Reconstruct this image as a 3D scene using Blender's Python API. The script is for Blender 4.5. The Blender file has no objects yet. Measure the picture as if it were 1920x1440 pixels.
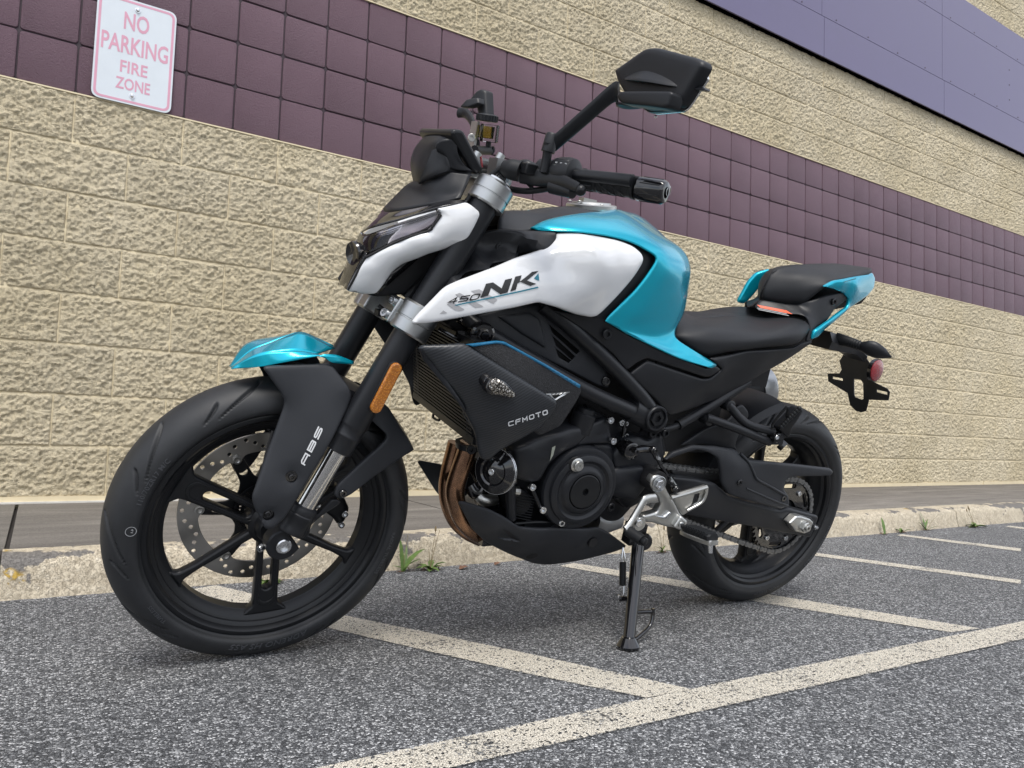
import bpy, bmesh, math, random
import numpy as np
from mathutils import Vector, Matrix, geometry
random.seed(7); RNG = np.random.default_rng(7)
PI = math.pi
S = bpy.context.scene
COL = S.collection

# ------------------------------------------------------------------ camera, sky, sun, exposure
cd = bpy.data.cameras.new('camera'); cam = bpy.data.objects.new('camera', cd); COL.objects.link(cam)
cd.sensor_width = 36.0; cd.lens = 1388.16 * 36 / 1920; cd.clip_start = 0.05; cd.clip_end = 2000
RC = ((0.842676, -0.537295, 0.034797), (0.062771, 0.033849, -0.997454), (0.534749, 0.842715, 0.062251))
m = Matrix.Identity(4)
for i in range(3):
    m[i][0] = RC[0][i]; m[i][1] = -RC[1][i]; m[i][2] = -RC[2][i]
m[0][3], m[1][3], m[2][3] = 0.1639, -3.43257, 0.47206
cam.matrix_world = m
S.camera = cam

SUN_EL, SUN_AZ = math.radians(60), math.radians(205)   # azimuth measured from +Y clockwise
w = bpy.data.worlds.new('World'); S.world = w; w.use_nodes = True
nt = w.node_tree; nt.nodes.clear()
def wn(t, **k):
    n = nt.nodes.new(t)
    for a, b in k.items(): setattr(n, a, b)
    return n
sky = wn('ShaderNodeTexSky', sky_type='NISHITA', sun_disc=False, sun_elevation=SUN_EL, sun_rotation=SUN_AZ, altitude=200, air_density=1.0, dust_density=1.5)
tc = wn('ShaderNodeTexCoord'); sep = wn('ShaderNodeSeparateXYZ')
nt.links.new(tc.outputs['Generated'], sep.inputs[0])
# cloud deck: project the view direction on a high plane
mx = wn('ShaderNodeMath', operation='MAXIMUM'); nt.links.new(sep.outputs['Z'], mx.inputs[0]); mx.inputs[1].default_value = 0.0
ad = wn('ShaderNodeMath', operation='ADD'); nt.links.new(mx.outputs[0], ad.inputs[0]); ad.inputs[1].default_value = 0.22
dv = wn('ShaderNodeVectorMath', operation='DIVIDE'); nt.links.new(tc.outputs['Generated'], dv.inputs[0]); nt.links.new(ad.outputs[0], dv.inputs[1])
nz = wn('ShaderNodeTexNoise'); nz.inputs['Scale'].default_value = 1.6; nz.inputs['Detail'].default_value = 7; nz.inputs['Roughness'].default_value = .55
nt.links.new(dv.outputs[0], nz.inputs['Vector'])
cr = wn('ShaderNodeValToRGB'); cr.color_ramp.elements[0].position = .38; cr.color_ramp.elements[1].position = .62
nt.links.new(nz.outputs['Fac'], cr.inputs[0])
cf = wn('ShaderNodeMath', operation='MULTIPLY_ADD'); nt.links.new(cr.outputs[0], cf.inputs[0]); cf.inputs[1].default_value = .62; cf.inputs[2].default_value = .24
mixc = wn('ShaderNodeMixRGB'); nt.links.new(cf.outputs[0], mixc.inputs[0]); nt.links.new(sky.outputs[0], mixc.inputs[1]); mixc.inputs[2].default_value = (11.0, 11.1, 11.6, 1)
bg = wn('ShaderNodeBackground'); bg.inputs['Strength'].default_value = 0.118
nt.links.new(mixc.outputs[0], bg.inputs['Color'])
ow = wn('ShaderNodeOutputWorld'); nt.links.new(bg.outputs[0], ow.inputs[0])

sl = bpy.data.lights.new('sun', 'SUN'); so = bpy.data.objects.new('sun', sl); COL.objects.link(so)
sl.energy = 2.0; sl.angle = math.radians(22); sl.color = (1, .96, .9)
sd = Vector((math.sin(SUN_AZ) * math.cos(SUN_EL), math.cos(SUN_AZ) * math.cos(SUN_EL), math.sin(SUN_EL)))
so.rotation_euler = sd.to_track_quat('Z', 'Y').to_euler(); so.location = (0, 0, 12)
S.view_settings.view_transform = 'Standard'; S.view_settings.look = 'None'
S.view_settings.exposure = 0.45; S.view_settings.gamma = 1.0; S.view_settings.use_curve_mapping = False
S.render.engine = 'CYCLES'

# ------------------------------------------------------------------ materials
class NT:
    def __init__(s, name):
        s.m = bpy.data.materials.new(name); s.m.use_nodes = True; s.t = s.m.node_tree
        s.b = s.t.nodes['Principled BSDF']; s.o = s.t.nodes['Material Output']
    def n(s, t, inp=None, **k):
        nd = s.t.nodes.new(t)
        for a, b in k.items(): setattr(nd, a, b)
        for a, b in (inp or {}).items():
            if isinstance(b, tuple) and len(b) == 2 and hasattr(b[0], 'outputs'): s.t.links.new(b[0].outputs[b[1]], nd.inputs[a])
            else: nd.inputs[a].default_value = b
        return nd
    def link(s, a, ao, b, bi): s.t.links.new(a.outputs[ao], b.inputs[bi])
    def set(s, **k):
        for a, b in k.items():
            a = a.replace('_', ' ')
            if isinstance(b, tuple) and len(b) == 2 and hasattr(b[0], 'outputs'): s.t.links.new(b[0].outputs[b[1]], s.b.inputs[a])
            else: s.b.inputs[a].default_value = b
        return s
    def pos(s): return s.n('ShaderNodeNewGeometry')
    def noise(s, scale, detail=3, rough=.5, vec=None):
        nd = s.n('ShaderNodeTexNoise', {'Scale': scale, 'Detail': detail, 'Roughness': rough})
        if vec: s.t.links.new(vec[0].outputs[vec[1]], nd.inputs['Vector'])
        return nd
    def ramp(s, src, pts):
        r = s.n('ShaderNodeValToRGB', {0: src}); e = r.color_ramp.elements
        while len(e) > 1: e.remove(e[-1])
        for i, (p, c) in enumerate(pts):
            if i == 0: x = e[0]; x.position = p
            else: x = e.new(p)
            x.color = c if len(c) == 4 else (*c, 1)
        return r
    def mix(s, fac, a, b, mode='MIX'):
        r = s.n('ShaderNodeMixRGB', blend_type=mode)
        for i, v in enumerate((fac, a, b)):
            if isinstance(v, tuple) and len(v) == 2 and hasattr(v[0], 'outputs'): s.t.links.new(v[0].outputs[v[1]], r.inputs[i])
            else: r.inputs[i].default_value = v if i == 0 or len(v) == 4 else (*v, 1)
        return r
    def bump(s, h, strength=.5, dist=.002, normal=None):
        b = s.n('ShaderNodeBump', {'Strength': strength, 'Distance': dist}); s.t.links.new(h[0].outputs[h[1]], b.inputs['Height'])
        if normal: s.t.links.new(normal[0].outputs[normal[1]], b.inputs['Normal'])
        s.t.links.new(b.outputs[0], s.b.inputs['Normal']); return b
G3 = lambda v: (v, v, v, 1)
def simple(name, col, rough=.5, metal=0, coat=0, fine=0, var=.0, spec=.5, fscale=900):
    t = NT(name); t.set(Roughness=rough, Metallic=metal, Coat_Weight=coat, Specular_IOR_Level=spec)
    if coat: t.set(Coat_Roughness=.03)
    p = t.pos()
    nz = t.noise(9, 4, .6, (p, 'Position'))
    r = t.ramp((nz, 'Fac'), [(.3, tuple(c * (1 - var) for c in col)), (.7, tuple(min(1, c * (1 + var)) for c in col))])
    t.set(Base_Color=(r, 'Color'))
    rr = t.n('ShaderNodeMapRange', {0: (nz, 'Fac'), 3: max(0, rough - .05), 4: min(1, rough + .06)})
    t.set(Roughness=(rr, 0))
    if fine:
        n2 = t.noise(fscale, 2, .5, (p, 'Position')); t.bump((n2, 'Fac'), fine, .0004)
    return t.m
M = {}
M['plastic'] = simple('matte_black_plastic', (.0125, .0135, .016), .40, fine=.35, var=.12, spec=.32)
M['plastic_grey'] = simple('textured_grey_black_plastic', (.021, .0228, .0268), .46, fine=.5, var=.1, spec=.32)
M['satin'] = simple('satin_black_paint', (.009, .0098, .0115), .33, fine=.1, var=.1, spec=.32)
M['frame'] = simple('black_frame_paint', (.0135, .0145, .017), .34, fine=.15, var=.08, spec=.32)
M['gloss'] = simple('gloss_black', (.006, .006, .007), .08, coat=.6)
M['engine'] = simple('black_engine_casting', (.0135, .0148, .018), .38, fine=.5, var=.15, fscale=500, spec=.32)
M['dark'] = simple('dark_recess_black', (.006, .006, .007), .7)
M['white'] = simple('gloss_white_paint', (.72, .73, .74), .16, coat=.8)
M['alu'] = simple('cast_aluminium', (.52, .52, .50), .36, metal=1, fine=.25, var=.08)
M['silver'] = simple('silver_clamp_metal', (.42, .43, .43), .34, metal=1, fine=.1, var=.06)
M['steel'] = simple('bright_zinc_bolt', (.62, .63, .64), .24, metal=1)
M['chrome'] = simple('chrome_fork_tube', (.66, .65, .63), .12, metal=1)
M['disc'] = simple('brake_disc_steel', (.44, .43, .41), .36, metal=1, var=.1)
M['chain'] = simple('chain_steel', (.24, .245, .25), .38, metal=1, var=.15)
M['seat'] = simple('seat_vinyl', (.015, .016, .0185), .50, fine=.6, var=.12, fscale=1300, spec=.32)
M['rubber'] = simple('grip_rubber', (.009, .010, .0115), .52, fine=.2, spec=.32)
M['grey_print'] = simple('light_grey_print', (.60, .61, .62), .4)
M['pale_print'] = simple('pale_silver_print', (.36, .37, .38), .5)
M['black_print'] = simple('black_decal', (.008, .008, .009), .25)
M['grey_decal'] = simple('grey_decal', (.36, .36, .37), .3)
M['teal_print'] = simple('teal_decal', (.012, .17, .24), .3)
M['blue_stripe'] = simple('blue_stripe_paint', (.01, .135, .27), .3)
M['orange'] = simple('orange_sticker', (.75, .09, .02), .5)
M['olive'] = simple('pale_green_grey_metal', (.33, .35, .29), .5)
M['muffler'] = simple('silver_muffler_end', (.40, .41, .42), .35, metal=1)
M['tyre_text'] = simple('tyre_raised_lettering', (.050, .053, .060), .40)
M['lamp_silver'] = simple('brushed_lamp_silver', (.62, .61, .66), .42, metal=.7)
def mat_teal():
    t = NT('teal_metallic_paint'); p = t.pos()
    v = t.n('ShaderNodeTexVoronoi', {'Scale': 2600.0, 'Vector': (p, 'Position')})
    lw = t.n('ShaderNodeLayerWeight', {'Blend': .35})
    c = t.ramp((lw, 'Facing'), [(0, (.0, .44, .58)), (.55, (.0, .33, .47)), (1, (.0, .22, .34))])
    f = t.mix(.10, (c, 'Color'), (v, 'Color'), 'OVERLAY')
    t.set(Base_Color=(f, 0), Metallic=.55, Roughness=.24, Coat_Weight=.55, Coat_IOR=1.42, Coat_Roughness=.02)
    return t.m
M['teal'] = mat_teal()
def mat_carbon():
    t = NT('carbon_pattern_plastic'); tcn = t.n('ShaderNodeTexCoord')
    mp = t.n('ShaderNodeMapping', {'Vector': (tcn, 'Object'), 'Rotation': (0, math.radians(58), 0)})
    wv = t.n('ShaderNodeTexWave', {'Vector': (mp, 'Vector'), 'Scale': 62.0, 'Distortion': 0.0}, bands_direction='X')
    r = t.ramp((wv, 'Fac'), [(.35, (.011, .0125, .015)), (.65, (.022, .0245, .029))])
    t.set(Base_Color=(r, 'Color'), Roughness=.38)
    t.bump((wv, 'Fac'), .25, .0006)
    return t.m
M['carbon'] = mat_carbon()
def mat_tyre():
    t = NT('tyre_rubber'); tcn = t.n('ShaderNodeTexCoord')
    n1 = t.noise(14, 5, .65, (tcn, 'Object')); n2 = t.noise(260, 2, .6, (tcn, 'Object')); n3 = t.noise(3.5, 2, .5, (tcn, 'Object'))
    base = t.ramp((n1, 'Fac'), [(.3, (.010, .011, .0125)), (.75, (.019, .0205, .0235))])
    sp = t.ramp((n2, 'Fac'), [(.70, G3(0)), (.78, G3(1))])
    msk = t.ramp((n3, 'Fac'), [(.48, G3(0)), (.66, G3(.55))])
    ff = t.n('ShaderNodeMath', {0: (sp, 'Color'), 1: (msk, 'Color')}, operation='MULTIPLY')
    mx = t.mix((ff, 0), (base, 'Color'), (.16, .15, .135))
    t.set(Base_Color=(mx, 0), Roughness=.56)
    n4 = t.noise(500, 2, .5, (tcn, 'Object')); t.bump((n4, 'Fac'), .2, .0006)
    return t.m
M['tyre'] = mat_tyre()
def mat_copper():
    t = NT('heat_browned_steel'); p = t.pos(); n1 = t.noise(18, 4, .6, (p, 'Position'))
    r = t.ramp((n1, 'Fac'), [(.3, (.17, .092, .058)), (.55, (.34, .20, .125)), (.8, (.22, .145, .11))])
    t.set(Base_Color=(r, 'Color'), Metallic=1.0, Roughness=.27); return t.m
M['copper'] = mat_copper()
def mat_thin(name, tint, refl=.10, rough=.02):
    t = NT(name); nt_ = t.t; nt_.nodes.remove(t.b)
    tr = t.n('ShaderNodeBsdfTransparent', {'Color': (*tint, 1)}); gl = t.n('ShaderNodeBsdfGlossy', {'Roughness': rough})
    fr_ = t.n('ShaderNodeFresnel', {'IOR': 1.5}); mxs = t.n('ShaderNodeMixShader')
    t.link(fr_, 0, mxs, 0); t.link(tr, 0, mxs, 1); t.link(gl, 0, mxs, 2); t.link(mxs, 0, t.o, 0); return t.m
def mat_glass(name, col, rough=.03, trans=1.0):
    t = NT(name); t.set(Base_Color=(*col, 1), Roughness=rough, Transmission_Weight=trans, IOR=1.45); return t.m
M['lens'] = mat_thin('clear_smoked_lens', (.80, .78, .78))
M['clear'] = mat_thin('clear_plastic', (.93, .93, .93))
M['fluid'] = mat_thin('yellow_brake_fluid', (.80, .74, .22), .05)
def mat_reflector(name, c0, c1, sc):
    t = NT(name); tcn = t.n('ShaderNodeTexCoord')
    v = t.n('ShaderNodeTexVoronoi', {'Vector': (tcn, 'Object'), 'Scale': sc})
    r = t.ramp((v, 'Distance'), [(.1, c1), (.6, c0)])
    t.set(Base_Color=(r, 'Color'), Roughness=.2, Coat_Weight=1.0, Specular_IOR_Level=.7); t.bump((v, 'Distance'), .35, .0015); return t.m
M['amber'] = mat_reflector('amber_reflector', (.36, .11, .004), (.62, .24, .02), 330)
M['red'] = mat_reflector('red_reflector', (.20, .004, .010), (.36, .012, .022), 360)
def mat_facet():
    t = NT('faceted_lamp_reflector'); tcn = t.n('ShaderNodeTexCoord')
    v = t.n('ShaderNodeTexVoronoi', {'Vector': (tcn, 'Object'), 'Scale': 190.0})
    r = t.ramp((v, 'Distance'), [(.15, (.85, .83, .78)), (.5, (.35, .32, .28))])
    t.set(Base_Color=(r, 'Color'), Metallic=.8, Roughness=.22); t.bump((v, 'Distance'), 1.0, .004); return t.m
M['facet'] = mat_facet()
def mat_radiator():
    t = NT('radiator_fins_black'); t.set(Base_Color=(.012, .012, .013, 1), Roughness=.45); return t.m
M['fins'] = mat_radiator()
def mat_grit():
    t = NT('rough_black_grip_panel'); p = t.pos(); n1 = t.noise(420, 3, .7, (p, 'Position'))
    r = t.ramp((n1, 'Fac'), [(.4, (.004, .004, .005)), (.72, (.035, .036, .04))])
    t.set(Base_Color=(r, 'Color'), Roughness=.7); t.bump((n1, 'Fac'), .8, .002); return t.m
M['grit'] = mat_grit()

# ---- setting materials
def mat_split(name, c0, c1, c2):
    t = NT(name); p = t.pos(); oi = t.n('ShaderNodeObjectInfo')
    n1 = t.noise(58, 5, .66, (p, 'Position')); n2 = t.noise(170, 4, .65, (p, 'Position')); n3 = t.noise(1.7, 3, .5, (p, 'Position'))
    col = t.ramp((n3, 'Fac'), [(.3, c0), (.7, c1)])
    pit = t.ramp((n2, 'Fac'), [(.28, G3(1)), (.40, G3(0))])
    c = t.mix((pit, 'Color'), (col, 'Color'), c2)  # the rough face's shadow tone is put into the paint colour at pits
    ov = t.n('ShaderNodeMapRange', {0: (oi, 'Random'), 3: .93, 4: 1.05})
    hs = t.n('ShaderNodeHueSaturation', {'Color': (c, 0), 'Value': (ov, 0)})
    t.set(Base_Color=(hs, 0), Roughness=.62, Specular_IOR_Level=.35)
    ad = t.n('ShaderNodeMath', {0: (n1, 'Fac'), 1: (n2, 'Fac')}, operation='ADD')
    t.bump((ad, 0), .95, .014); return t.m
M['split'] = mat_split('cream_painted_split_face', (.635, .545, .365), (.705, .62, .45), (.34, .27, .165))
def mat_purple():
    t = NT('plum_painted_block'); p = t.pos(); oi = t.n('ShaderNodeObjectInfo')
    n1 = t.noise(130, 4, .6, (p, 'Position')); n2 = t.noise(520, 3, .6, (p, 'Position')); n3 = t.noise(2.2, 3, .5, (p, 'Position'))
    col = t.ramp((n3, 'Fac'), [(.3, (.112, .058, .080)), (.7, (.134, .073, .098))])
    pit = t.ramp((n1, 'Fac'), [(.24, G3(.8)), (.31, G3(0))])
    c = t.mix((pit, 'Color'), (col, 'Color'), (.05, .022, .04))
    ov = t.n('ShaderNodeMapRange', {0: (oi, 'Random'), 3: .95, 4: 1.04})
    hs = t.n('ShaderNodeHueSaturation', {'Color': (c, 0), 'Value': (ov, 0)})
    t.set(Base_Color=(hs, 0), Roughness=.42, Specular_IOR_Level=.5)
    ad = t.n('ShaderNodeMath', {0: (n1, 'Fac'), 1: (n2, 'Fac')}, operation='ADD')
    t.bump((ad, 0), .8, .005); return t.m
M['plum'] = mat_purple()
M['plum_joint'] = simple('shade_dark_plum_joint', (.022, .008, .016), .6, var=.2)  # darker than the plum paint: edge shadow put into the joint colour
M['cream_joint'] = simple('cream_painted_joint', (.64, .55, .37), .6, fine=.4, var=.05, fscale=300)
M['fascia'] = simple('violet_metal_panel', (.105, .09, .175), .33, var=.03, spec=.6)
M['fascia_dark'] = simple('dark_metal_soffit', (.035, .018, .028), .5)
def mat_asphalt():
    t = NT('worn_asphalt'); p = t.pos()
    v = t.n('ShaderNodeTexVoronoi', {'Vector': (p, 'Position'), 'Scale': 240.0, 'Randomness': 1.0})
    v2 = t.n('ShaderNodeTexVoronoi', {'Vector': (p, 'Position'), 'Scale': 240.0}, feature='DISTANCE_TO_EDGE')
    n1 = t.noise(230, 3, .6, (p, 'Position')); n2 = t.noise(1.1, 4, .6, (p, 'Position')); n3 = t.noise(9, 4, .6, (p, 'Position'))
    sepc = t.n('ShaderNodeSeparateColor', {0: (v, 'Color')})
    stone = t.ramp((sepc, 0), [(0, (.065, .068, .073)), (.42, (.17, .175, .183)), (.75, (.33, .337, .345)), (1, (.74, .745, .75))])
    gap = t.ramp((v2, 'Distance'), [(.015, G3(1)), (.11, G3(0))])
    c = t.mix((gap, 'Color'), (stone, 'Color'), (.016, .017, .019))
    blot = t.ramp((n2, 'Fac'), [(.3, G3(.82)), (.7, G3(1.12))])
    c2 = t.mix(1.0, (c, 0), (blot, 'Color'), 'MULTIPLY')
    dk = t.ramp((n3, 'Fac'), [(.66, G3(0)), (.76, G3(.55))])
    c3 = t.mix((dk, 'Color'), (c2, 0), (.03, .031, .034))
    t.set(Base_Color=(c3, 0), Roughness=.82, Specular_IOR_Level=.3)
    ad = t.n('ShaderNodeMath', {0: (v2, 'Distance'), 1: (n1, 'Fac')}, operation='ADD')
    t.bump((ad, 0), 1.0, .005); return t.m
M['asphalt'] = mat_asphalt()
def mat_line():
    t = NT('worn_cream_road_paint'); p = t.pos(); at = t.n('ShaderNodeAttribute', attribute_name='edge')
    v2 = t.n('ShaderNodeTexVoronoi', {'Vector': (p, 'Position'), 'Scale': 240.0}, feature='DISTANCE_TO_EDGE')
    v1 = t.n('ShaderNodeTexVoronoi', {'Vector': (p, 'Position'), 'Scale': 240.0})
    n1 = t.noise(150, 4, .7, (p, 'Position')); n2 = t.noise(6, 4, .6, (p, 'Position'))
    sc = t.n('ShaderNodeSeparateColor', {0: (v1, 'Color')})
    # paint holds on the stones and is gone from the deepest gaps and some stone tops; ragged towards the edges
    gap = t.ramp((v2, 'Distance'), [(.02, G3(0)), (.09, G3(1))])
    a1 = t.n('ShaderNodeMath', {0: (n1, 'Fac'), 1: (n2, 'Fac')}, operation='ADD')
    r1 = t.ramp((a1, 0), [(.78, G3(0)), (.90, G3(1))])
    st = t.ramp((sc, 1), [(.06, G3(0)), (.10, G3(1))])
    e1 = t.n('ShaderNodeMath', {0: (at, 'Fac'), 1: (n1, 'Fac')}, operation='MULTIPLY'); e2 = t.ramp((e1, 0), [(.16, G3(0)), (.24, G3(1))])
    m1 = t.n('ShaderNodeMath', {0: (gap, 'Color'), 1: (r1, 'Color')}, operation='MULTIPLY'); m2 = t.n('ShaderNodeMath', {0: (st, 'Color'), 1: (e2, 'Color')}, operation='MULTIPLY')
    m3 = t.n('ShaderNodeMath', {0: (m1, 0), 1: (m2, 0)}, operation='MULTIPLY')
    c = t.ramp((n1, 'Fac'), [(.3, (.66, .60, .49)), (.7, (.80, .75, .64))])
    t.set(Base_Color=(c, 'Color'), Roughness=.7)
    ad = t.n('ShaderNodeMath', {0: (v2, 'Distance'), 1: (n1, 'Fac')}, operation='ADD'); t.bump((ad, 0), .7, .004)
    tr = t.n('ShaderNodeBsdfTransparent'); mxs = t.n('ShaderNodeMixShader'); t.link(m3, 0, mxs, 0); t.link(tr, 0, mxs, 1); t.link(t.b, 0, mxs, 2); t.link(mxs, 0, t.o, 0)
    return t.m
M['line'] = mat_line()
def mat_walk():
    t = NT('old_concrete_walk'); p = t.pos()
    mp = t.n('ShaderNodeMapping', {'Vector': (p, 'Position'), 'Scale': (.7, 4.0, 1)})
    n1 = t.noise(3, 5, .6, (mp, 'Vector')); n2 = t.noise(160, 4, .65, (p, 'Position')); n3 = t.noise(700, 2, .6, (p, 'Position'))
    c = t.ramp((n1, 'Fac'), [(.3, (.16, .145, .128)), (.55, (.225, .205, .18)), (.75, (.31, .285, .25))])
    g = t.ramp((n2, 'Fac'), [(.3, G3(.72)), (.7, G3(1.2))])
    c2 = t.mix(1.0, (c, 'Color'), (g, 'Color'), 'MULTIPLY')
    t.set(Base_Color=(c2, 0), Roughness=.85); 
    ad = t.n('ShaderNodeMath', {0: (n2, 'Fac'), 1: (n3, 'Fac')}, operation='ADD')
    t.bump((ad, 0), .9, .005); return t.m
M['walk'] = mat_walk()
def mat_kerb():
    t = NT('peeling_cream_kerb_paint'); p = t.pos()
    n1 = t.noise(6, 6, .68, (p, 'Position')); n2 = t.noise(60, 5, .65, (p, 'Position')); n3 = t.noise(220, 3, .6, (p, 'Position'))
    v = t.n('ShaderNodeTexVoronoi', {'Vector': (p, 'Position'), 'Scale': 42.0}, feature='DISTANCE_TO_EDGE')
    dist = t.mix(.12, (p, 'Position'), (n2, 'Color'))
    t.link(dist, 0, v, 'Vector')
    paint = t.ramp((n2, 'Fac'), [(.3, (.46, .39, .28)), (.6, (.64, .565, .43)), (.8, (.76, .71, .60))])
    crack = t.ramp((v, 'Distance'), [(.0, G3(1)), (.05, G3(0))])
    c1 = t.mix((crack, 'Color'), (paint, 'Color'), (.25, .20, .145))
    sepz = t.n('ShaderNodeSeparateXYZ', {0: (p, 'Position')})
    top = t.ramp((sepz, 'Z'), [(.086, G3(0)), (.104, G3(.16)), (.112, G3(.05))])
    n1b = t.n('ShaderNodeMath', {0: (n1, 'Fac'), 1: (top, 'Color')}, operation='ADD')
    peel = t.ramp((n1b, 0), [(.60, G3(0)), (.63, G3(1))])
    bare = t.ramp((n3, 'Fac'), [(.3, (.13, .12, .11)), (.7, (.22, .205, .185))])
    c2 = t.mix((peel, 'Color'), (c1, 0), (bare, 'Color'))
    yel = t.noise(3.3, 3, .5, (p, 'Position'))
    ym = t.ramp((yel, 'Fac'), [(.70, G3(0)), (.715, G3(1))])
    ym2 = t.n('ShaderNodeMath', {0: (ym, 'Color'), 1: (peel, 'Color')}, operation='MULTIPLY')
    c3 = t.mix((ym2, 0), (c2, 0), (.52, .34, .06))
    t.set(Base_Color=(c3, 0), Roughness=.7)
    ad = t.n('ShaderNodeMath', {0: (n2, 'Fac'), 1: (crack, 'Color')}, operation='SUBTRACT')
    t.bump((ad, 0), .7, .006); return t.m
M['kerb'] = mat_kerb()
M['crevice'] = simple('dirt_filled_crevice', (.03, .026, .024), .9, var=.3)
M['caulk'] = simple('white_caulk', (.60, .58, .53), .6, var=.1)
def mat_leaf(name, a, b):
    t = NT(name); p = t.pos(); n = t.noise(60, 3, .5, (p, 'Position'))
    r = t.ramp((n, 'Fac'), [(.3, a), (.7, b)]); t.set(Base_Color=(r, 'Color'), Roughness=.55, Subsurface_Weight=.05); return t.m
M['leaf'] = mat_leaf('weed_leaf', (.06, .115, .022), (.12, .19, .045))
M['stem'] = mat_leaf('dry_stem', (.16, .12, .06), (.24, .19, .10))
M['brown_leaf'] = mat_leaf('dead_leaf', (.10, .05, .03), (.20, .10, .06))
M['sign_white'] = simple('reflective_white_sheet', (.60, .645, .68), .35, var=.03)
M['sign_pink'] = simple('faded_red_ink', (.60, .30, .39), .45, var=.05)

# ------------------------------------------------------------------ mesh helpers
def link(name, me, mat=None, parent=None, angle=35, kind=None, mw=None):
    o = bpy.data.objects.new(name, me); COL.objects.link(o)
    if mat is not None and not me.materials: me.materials.append(mat if not isinstance(mat, str) else M[mat])
    if angle is not None and len(me.polygons):
        me.shade_smooth(); me.set_sharp_from_angle(angle=math.radians(angle))
    if parent is not None: o.parent = parent
    if kind: o['kind'] = kind
    return o
def tag(o, label=None, cat=None, group=None, kind=None):
    if label: o['label'] = label
    if cat: o['category'] = cat
    if group: o['group'] = group
    if kind: o['kind'] = kind
    return o
class MB:
    """collects simple solids into one mesh"""
    def __init__(s): s.v = []; s.f = []
    def add(s, v, f):
        k = len(s.v); s.v += [tuple(map(float, p)) for p in v]; s.f += [tuple(i + k for i in q) for q in f]; return s
    def box(s, c, size, R=None):
        hx, hy, hz = (d / 2 for d in size); R = R or Matrix.Identity(3); c = Vector(c)
        v = [c + R @ Vector((x * hx, y * hy, z * hz)) for x in (-1, 1) for y in (-1, 1) for z in (-1, 1)]
        return s.add(v, [(0, 1, 3, 2), (4, 6, 7, 5), (0, 4, 5, 1), (2, 3, 7, 6), (0, 2, 6, 4), (1, 5, 7, 3)])
    def rings(s, rings, close=True, caps=True):
        n = len(rings[0]); v = [p for r in rings for p in r]; f = []
        for i in range(len(rings) - 1):
            for j in range(n if close else n - 1):
                a = i * n + j; b = i * n + (j + 1) % n; f.append((a, b, b + n, a + n))
        if caps and close:
            f.append(tuple(range(n))[::-1]); f.append(tuple((len(rings) - 1) * n + j for j in range(n)))
        return s.add(v, f)
    def lathe(s, prof, o, d, n=32, caps=True, up=None):
        """prof: (t, r) along the axis d from o"""
        d = Vector(d).normalized(); o = Vector(o)
        a = d.orthogonal().normalized() if up is None else (Vector(up) - d * Vector(up).dot(d)).normalized()
        b = d.cross(a)
        return s.rings([[o + d * t + (a * math.cos(2 * PI * k / n) + b * math.sin(2 * PI * k / n)) * r for k in range(n)] for t, r in prof], caps=caps)
    def cyl(s, p0, p1, r, r1=None, n=24, ch=None):
        p0, p1 = Vector(p0), Vector(p1); L = (p1 - p0).length; r1 = r if r1 is None else r1
        if ch: return s.lathe([(0, r - ch), (ch, r), (L - ch, r1), (L, r1 - ch)], p0, p1 - p0, n)
        return s.lathe([(0, r), (L, r1)], p0, p1 - p0, n)
    def bolt(s, c, d, r, h=None, n=16, hexr=None):
        """cap head with a hex socket"""
        h = h or r * .8; hexr = hexr or r * .5; c = Vector(c); d = Vector(d).normalized()
        s.lathe([(0, r), (h * .8, r), (h, r * .88), (h, hexr)], c, d, n, caps=False)
        s.lathe([(h, hexr), (h * .35, hexr), (h * .35, .0001)], c, d, n, caps=False); return s
    def tube(s, path, r, n=14, sm=6, caps=True, closed=False):
        P = [Vector(p) for p in path]
        if sm and len(P) > 2: P = crom(P, sm)
        rr = r if callable(r) else (lambda t: r)
        rings = []; t0 = (P[1] - P[0]).normalized(); a = t0.orthogonal().normalized()
        for i, p in enumerate(P):
            t = (P[min(i + 1, len(P) - 1)] - P[max(i - 1, 0)])
            if t.length < 1e-9: continue
            t.normalize(); a = (a - t * a.dot(t)).normalized(); b = t.cross(a)
            q = rr(i / (len(P) - 1)); rings.append([p + (a * math.cos(2 * PI * k / n) + b * math.sin(2 * PI * k / n)) * q for k in range(n)])
        return s.rings(rings, caps=caps)
    def sphere(s, c, r, n=20, m_=12, sc=(1, 1, 1)):
        c = Vector(c); rings = []
        for i in range(1, m_):
            t = PI * i / m_
            rings.append([c + Vector((r * sc[0] * math.sin(t) * math.cos(2 * PI * k / n), r * sc[1] * math.sin(t) * math.sin(2 * PI * k / n), r * sc[2] * math.cos(t))) for k in range(n)])
        return s.rings(rings)
    def mesh(s, name):
        me = bpy.data.meshes.new(name); me.from_pydata(s.v, [], s.f); me.validate(); 
        b = bmesh.new(); b.from_mesh(me); bmesh.ops.recalc_face_normals(b, faces=b.faces); b.to_mesh(me); b.free()
        return me
    def build(s, name, mat, parent=None, angle=35, kind=None): return link(name, s.mesh(name), mat, parent, angle, kind)
def crom(P, k):
    out = []; n = len(P)
    for i in range(n - 1):
        p0 = P[i - 1] if i else P[0] * 2 - P[1]; p1, p2 = P[i], P[i + 1]; p3 = P[i + 2] if i + 2 < n else P[-1] * 2 - P[-2]
        for j in range(k):
            t = j / k
            out.append(.5 * ((2 * p1) + (p2 - p0) * t + (2 * p0 - 5 * p1 + 4 * p2 - p3) * t * t + (3 * p1 - p0 - 3 * p2 + p3) * t ** 3))
    out.append(P[-1].copy()); return out
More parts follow.
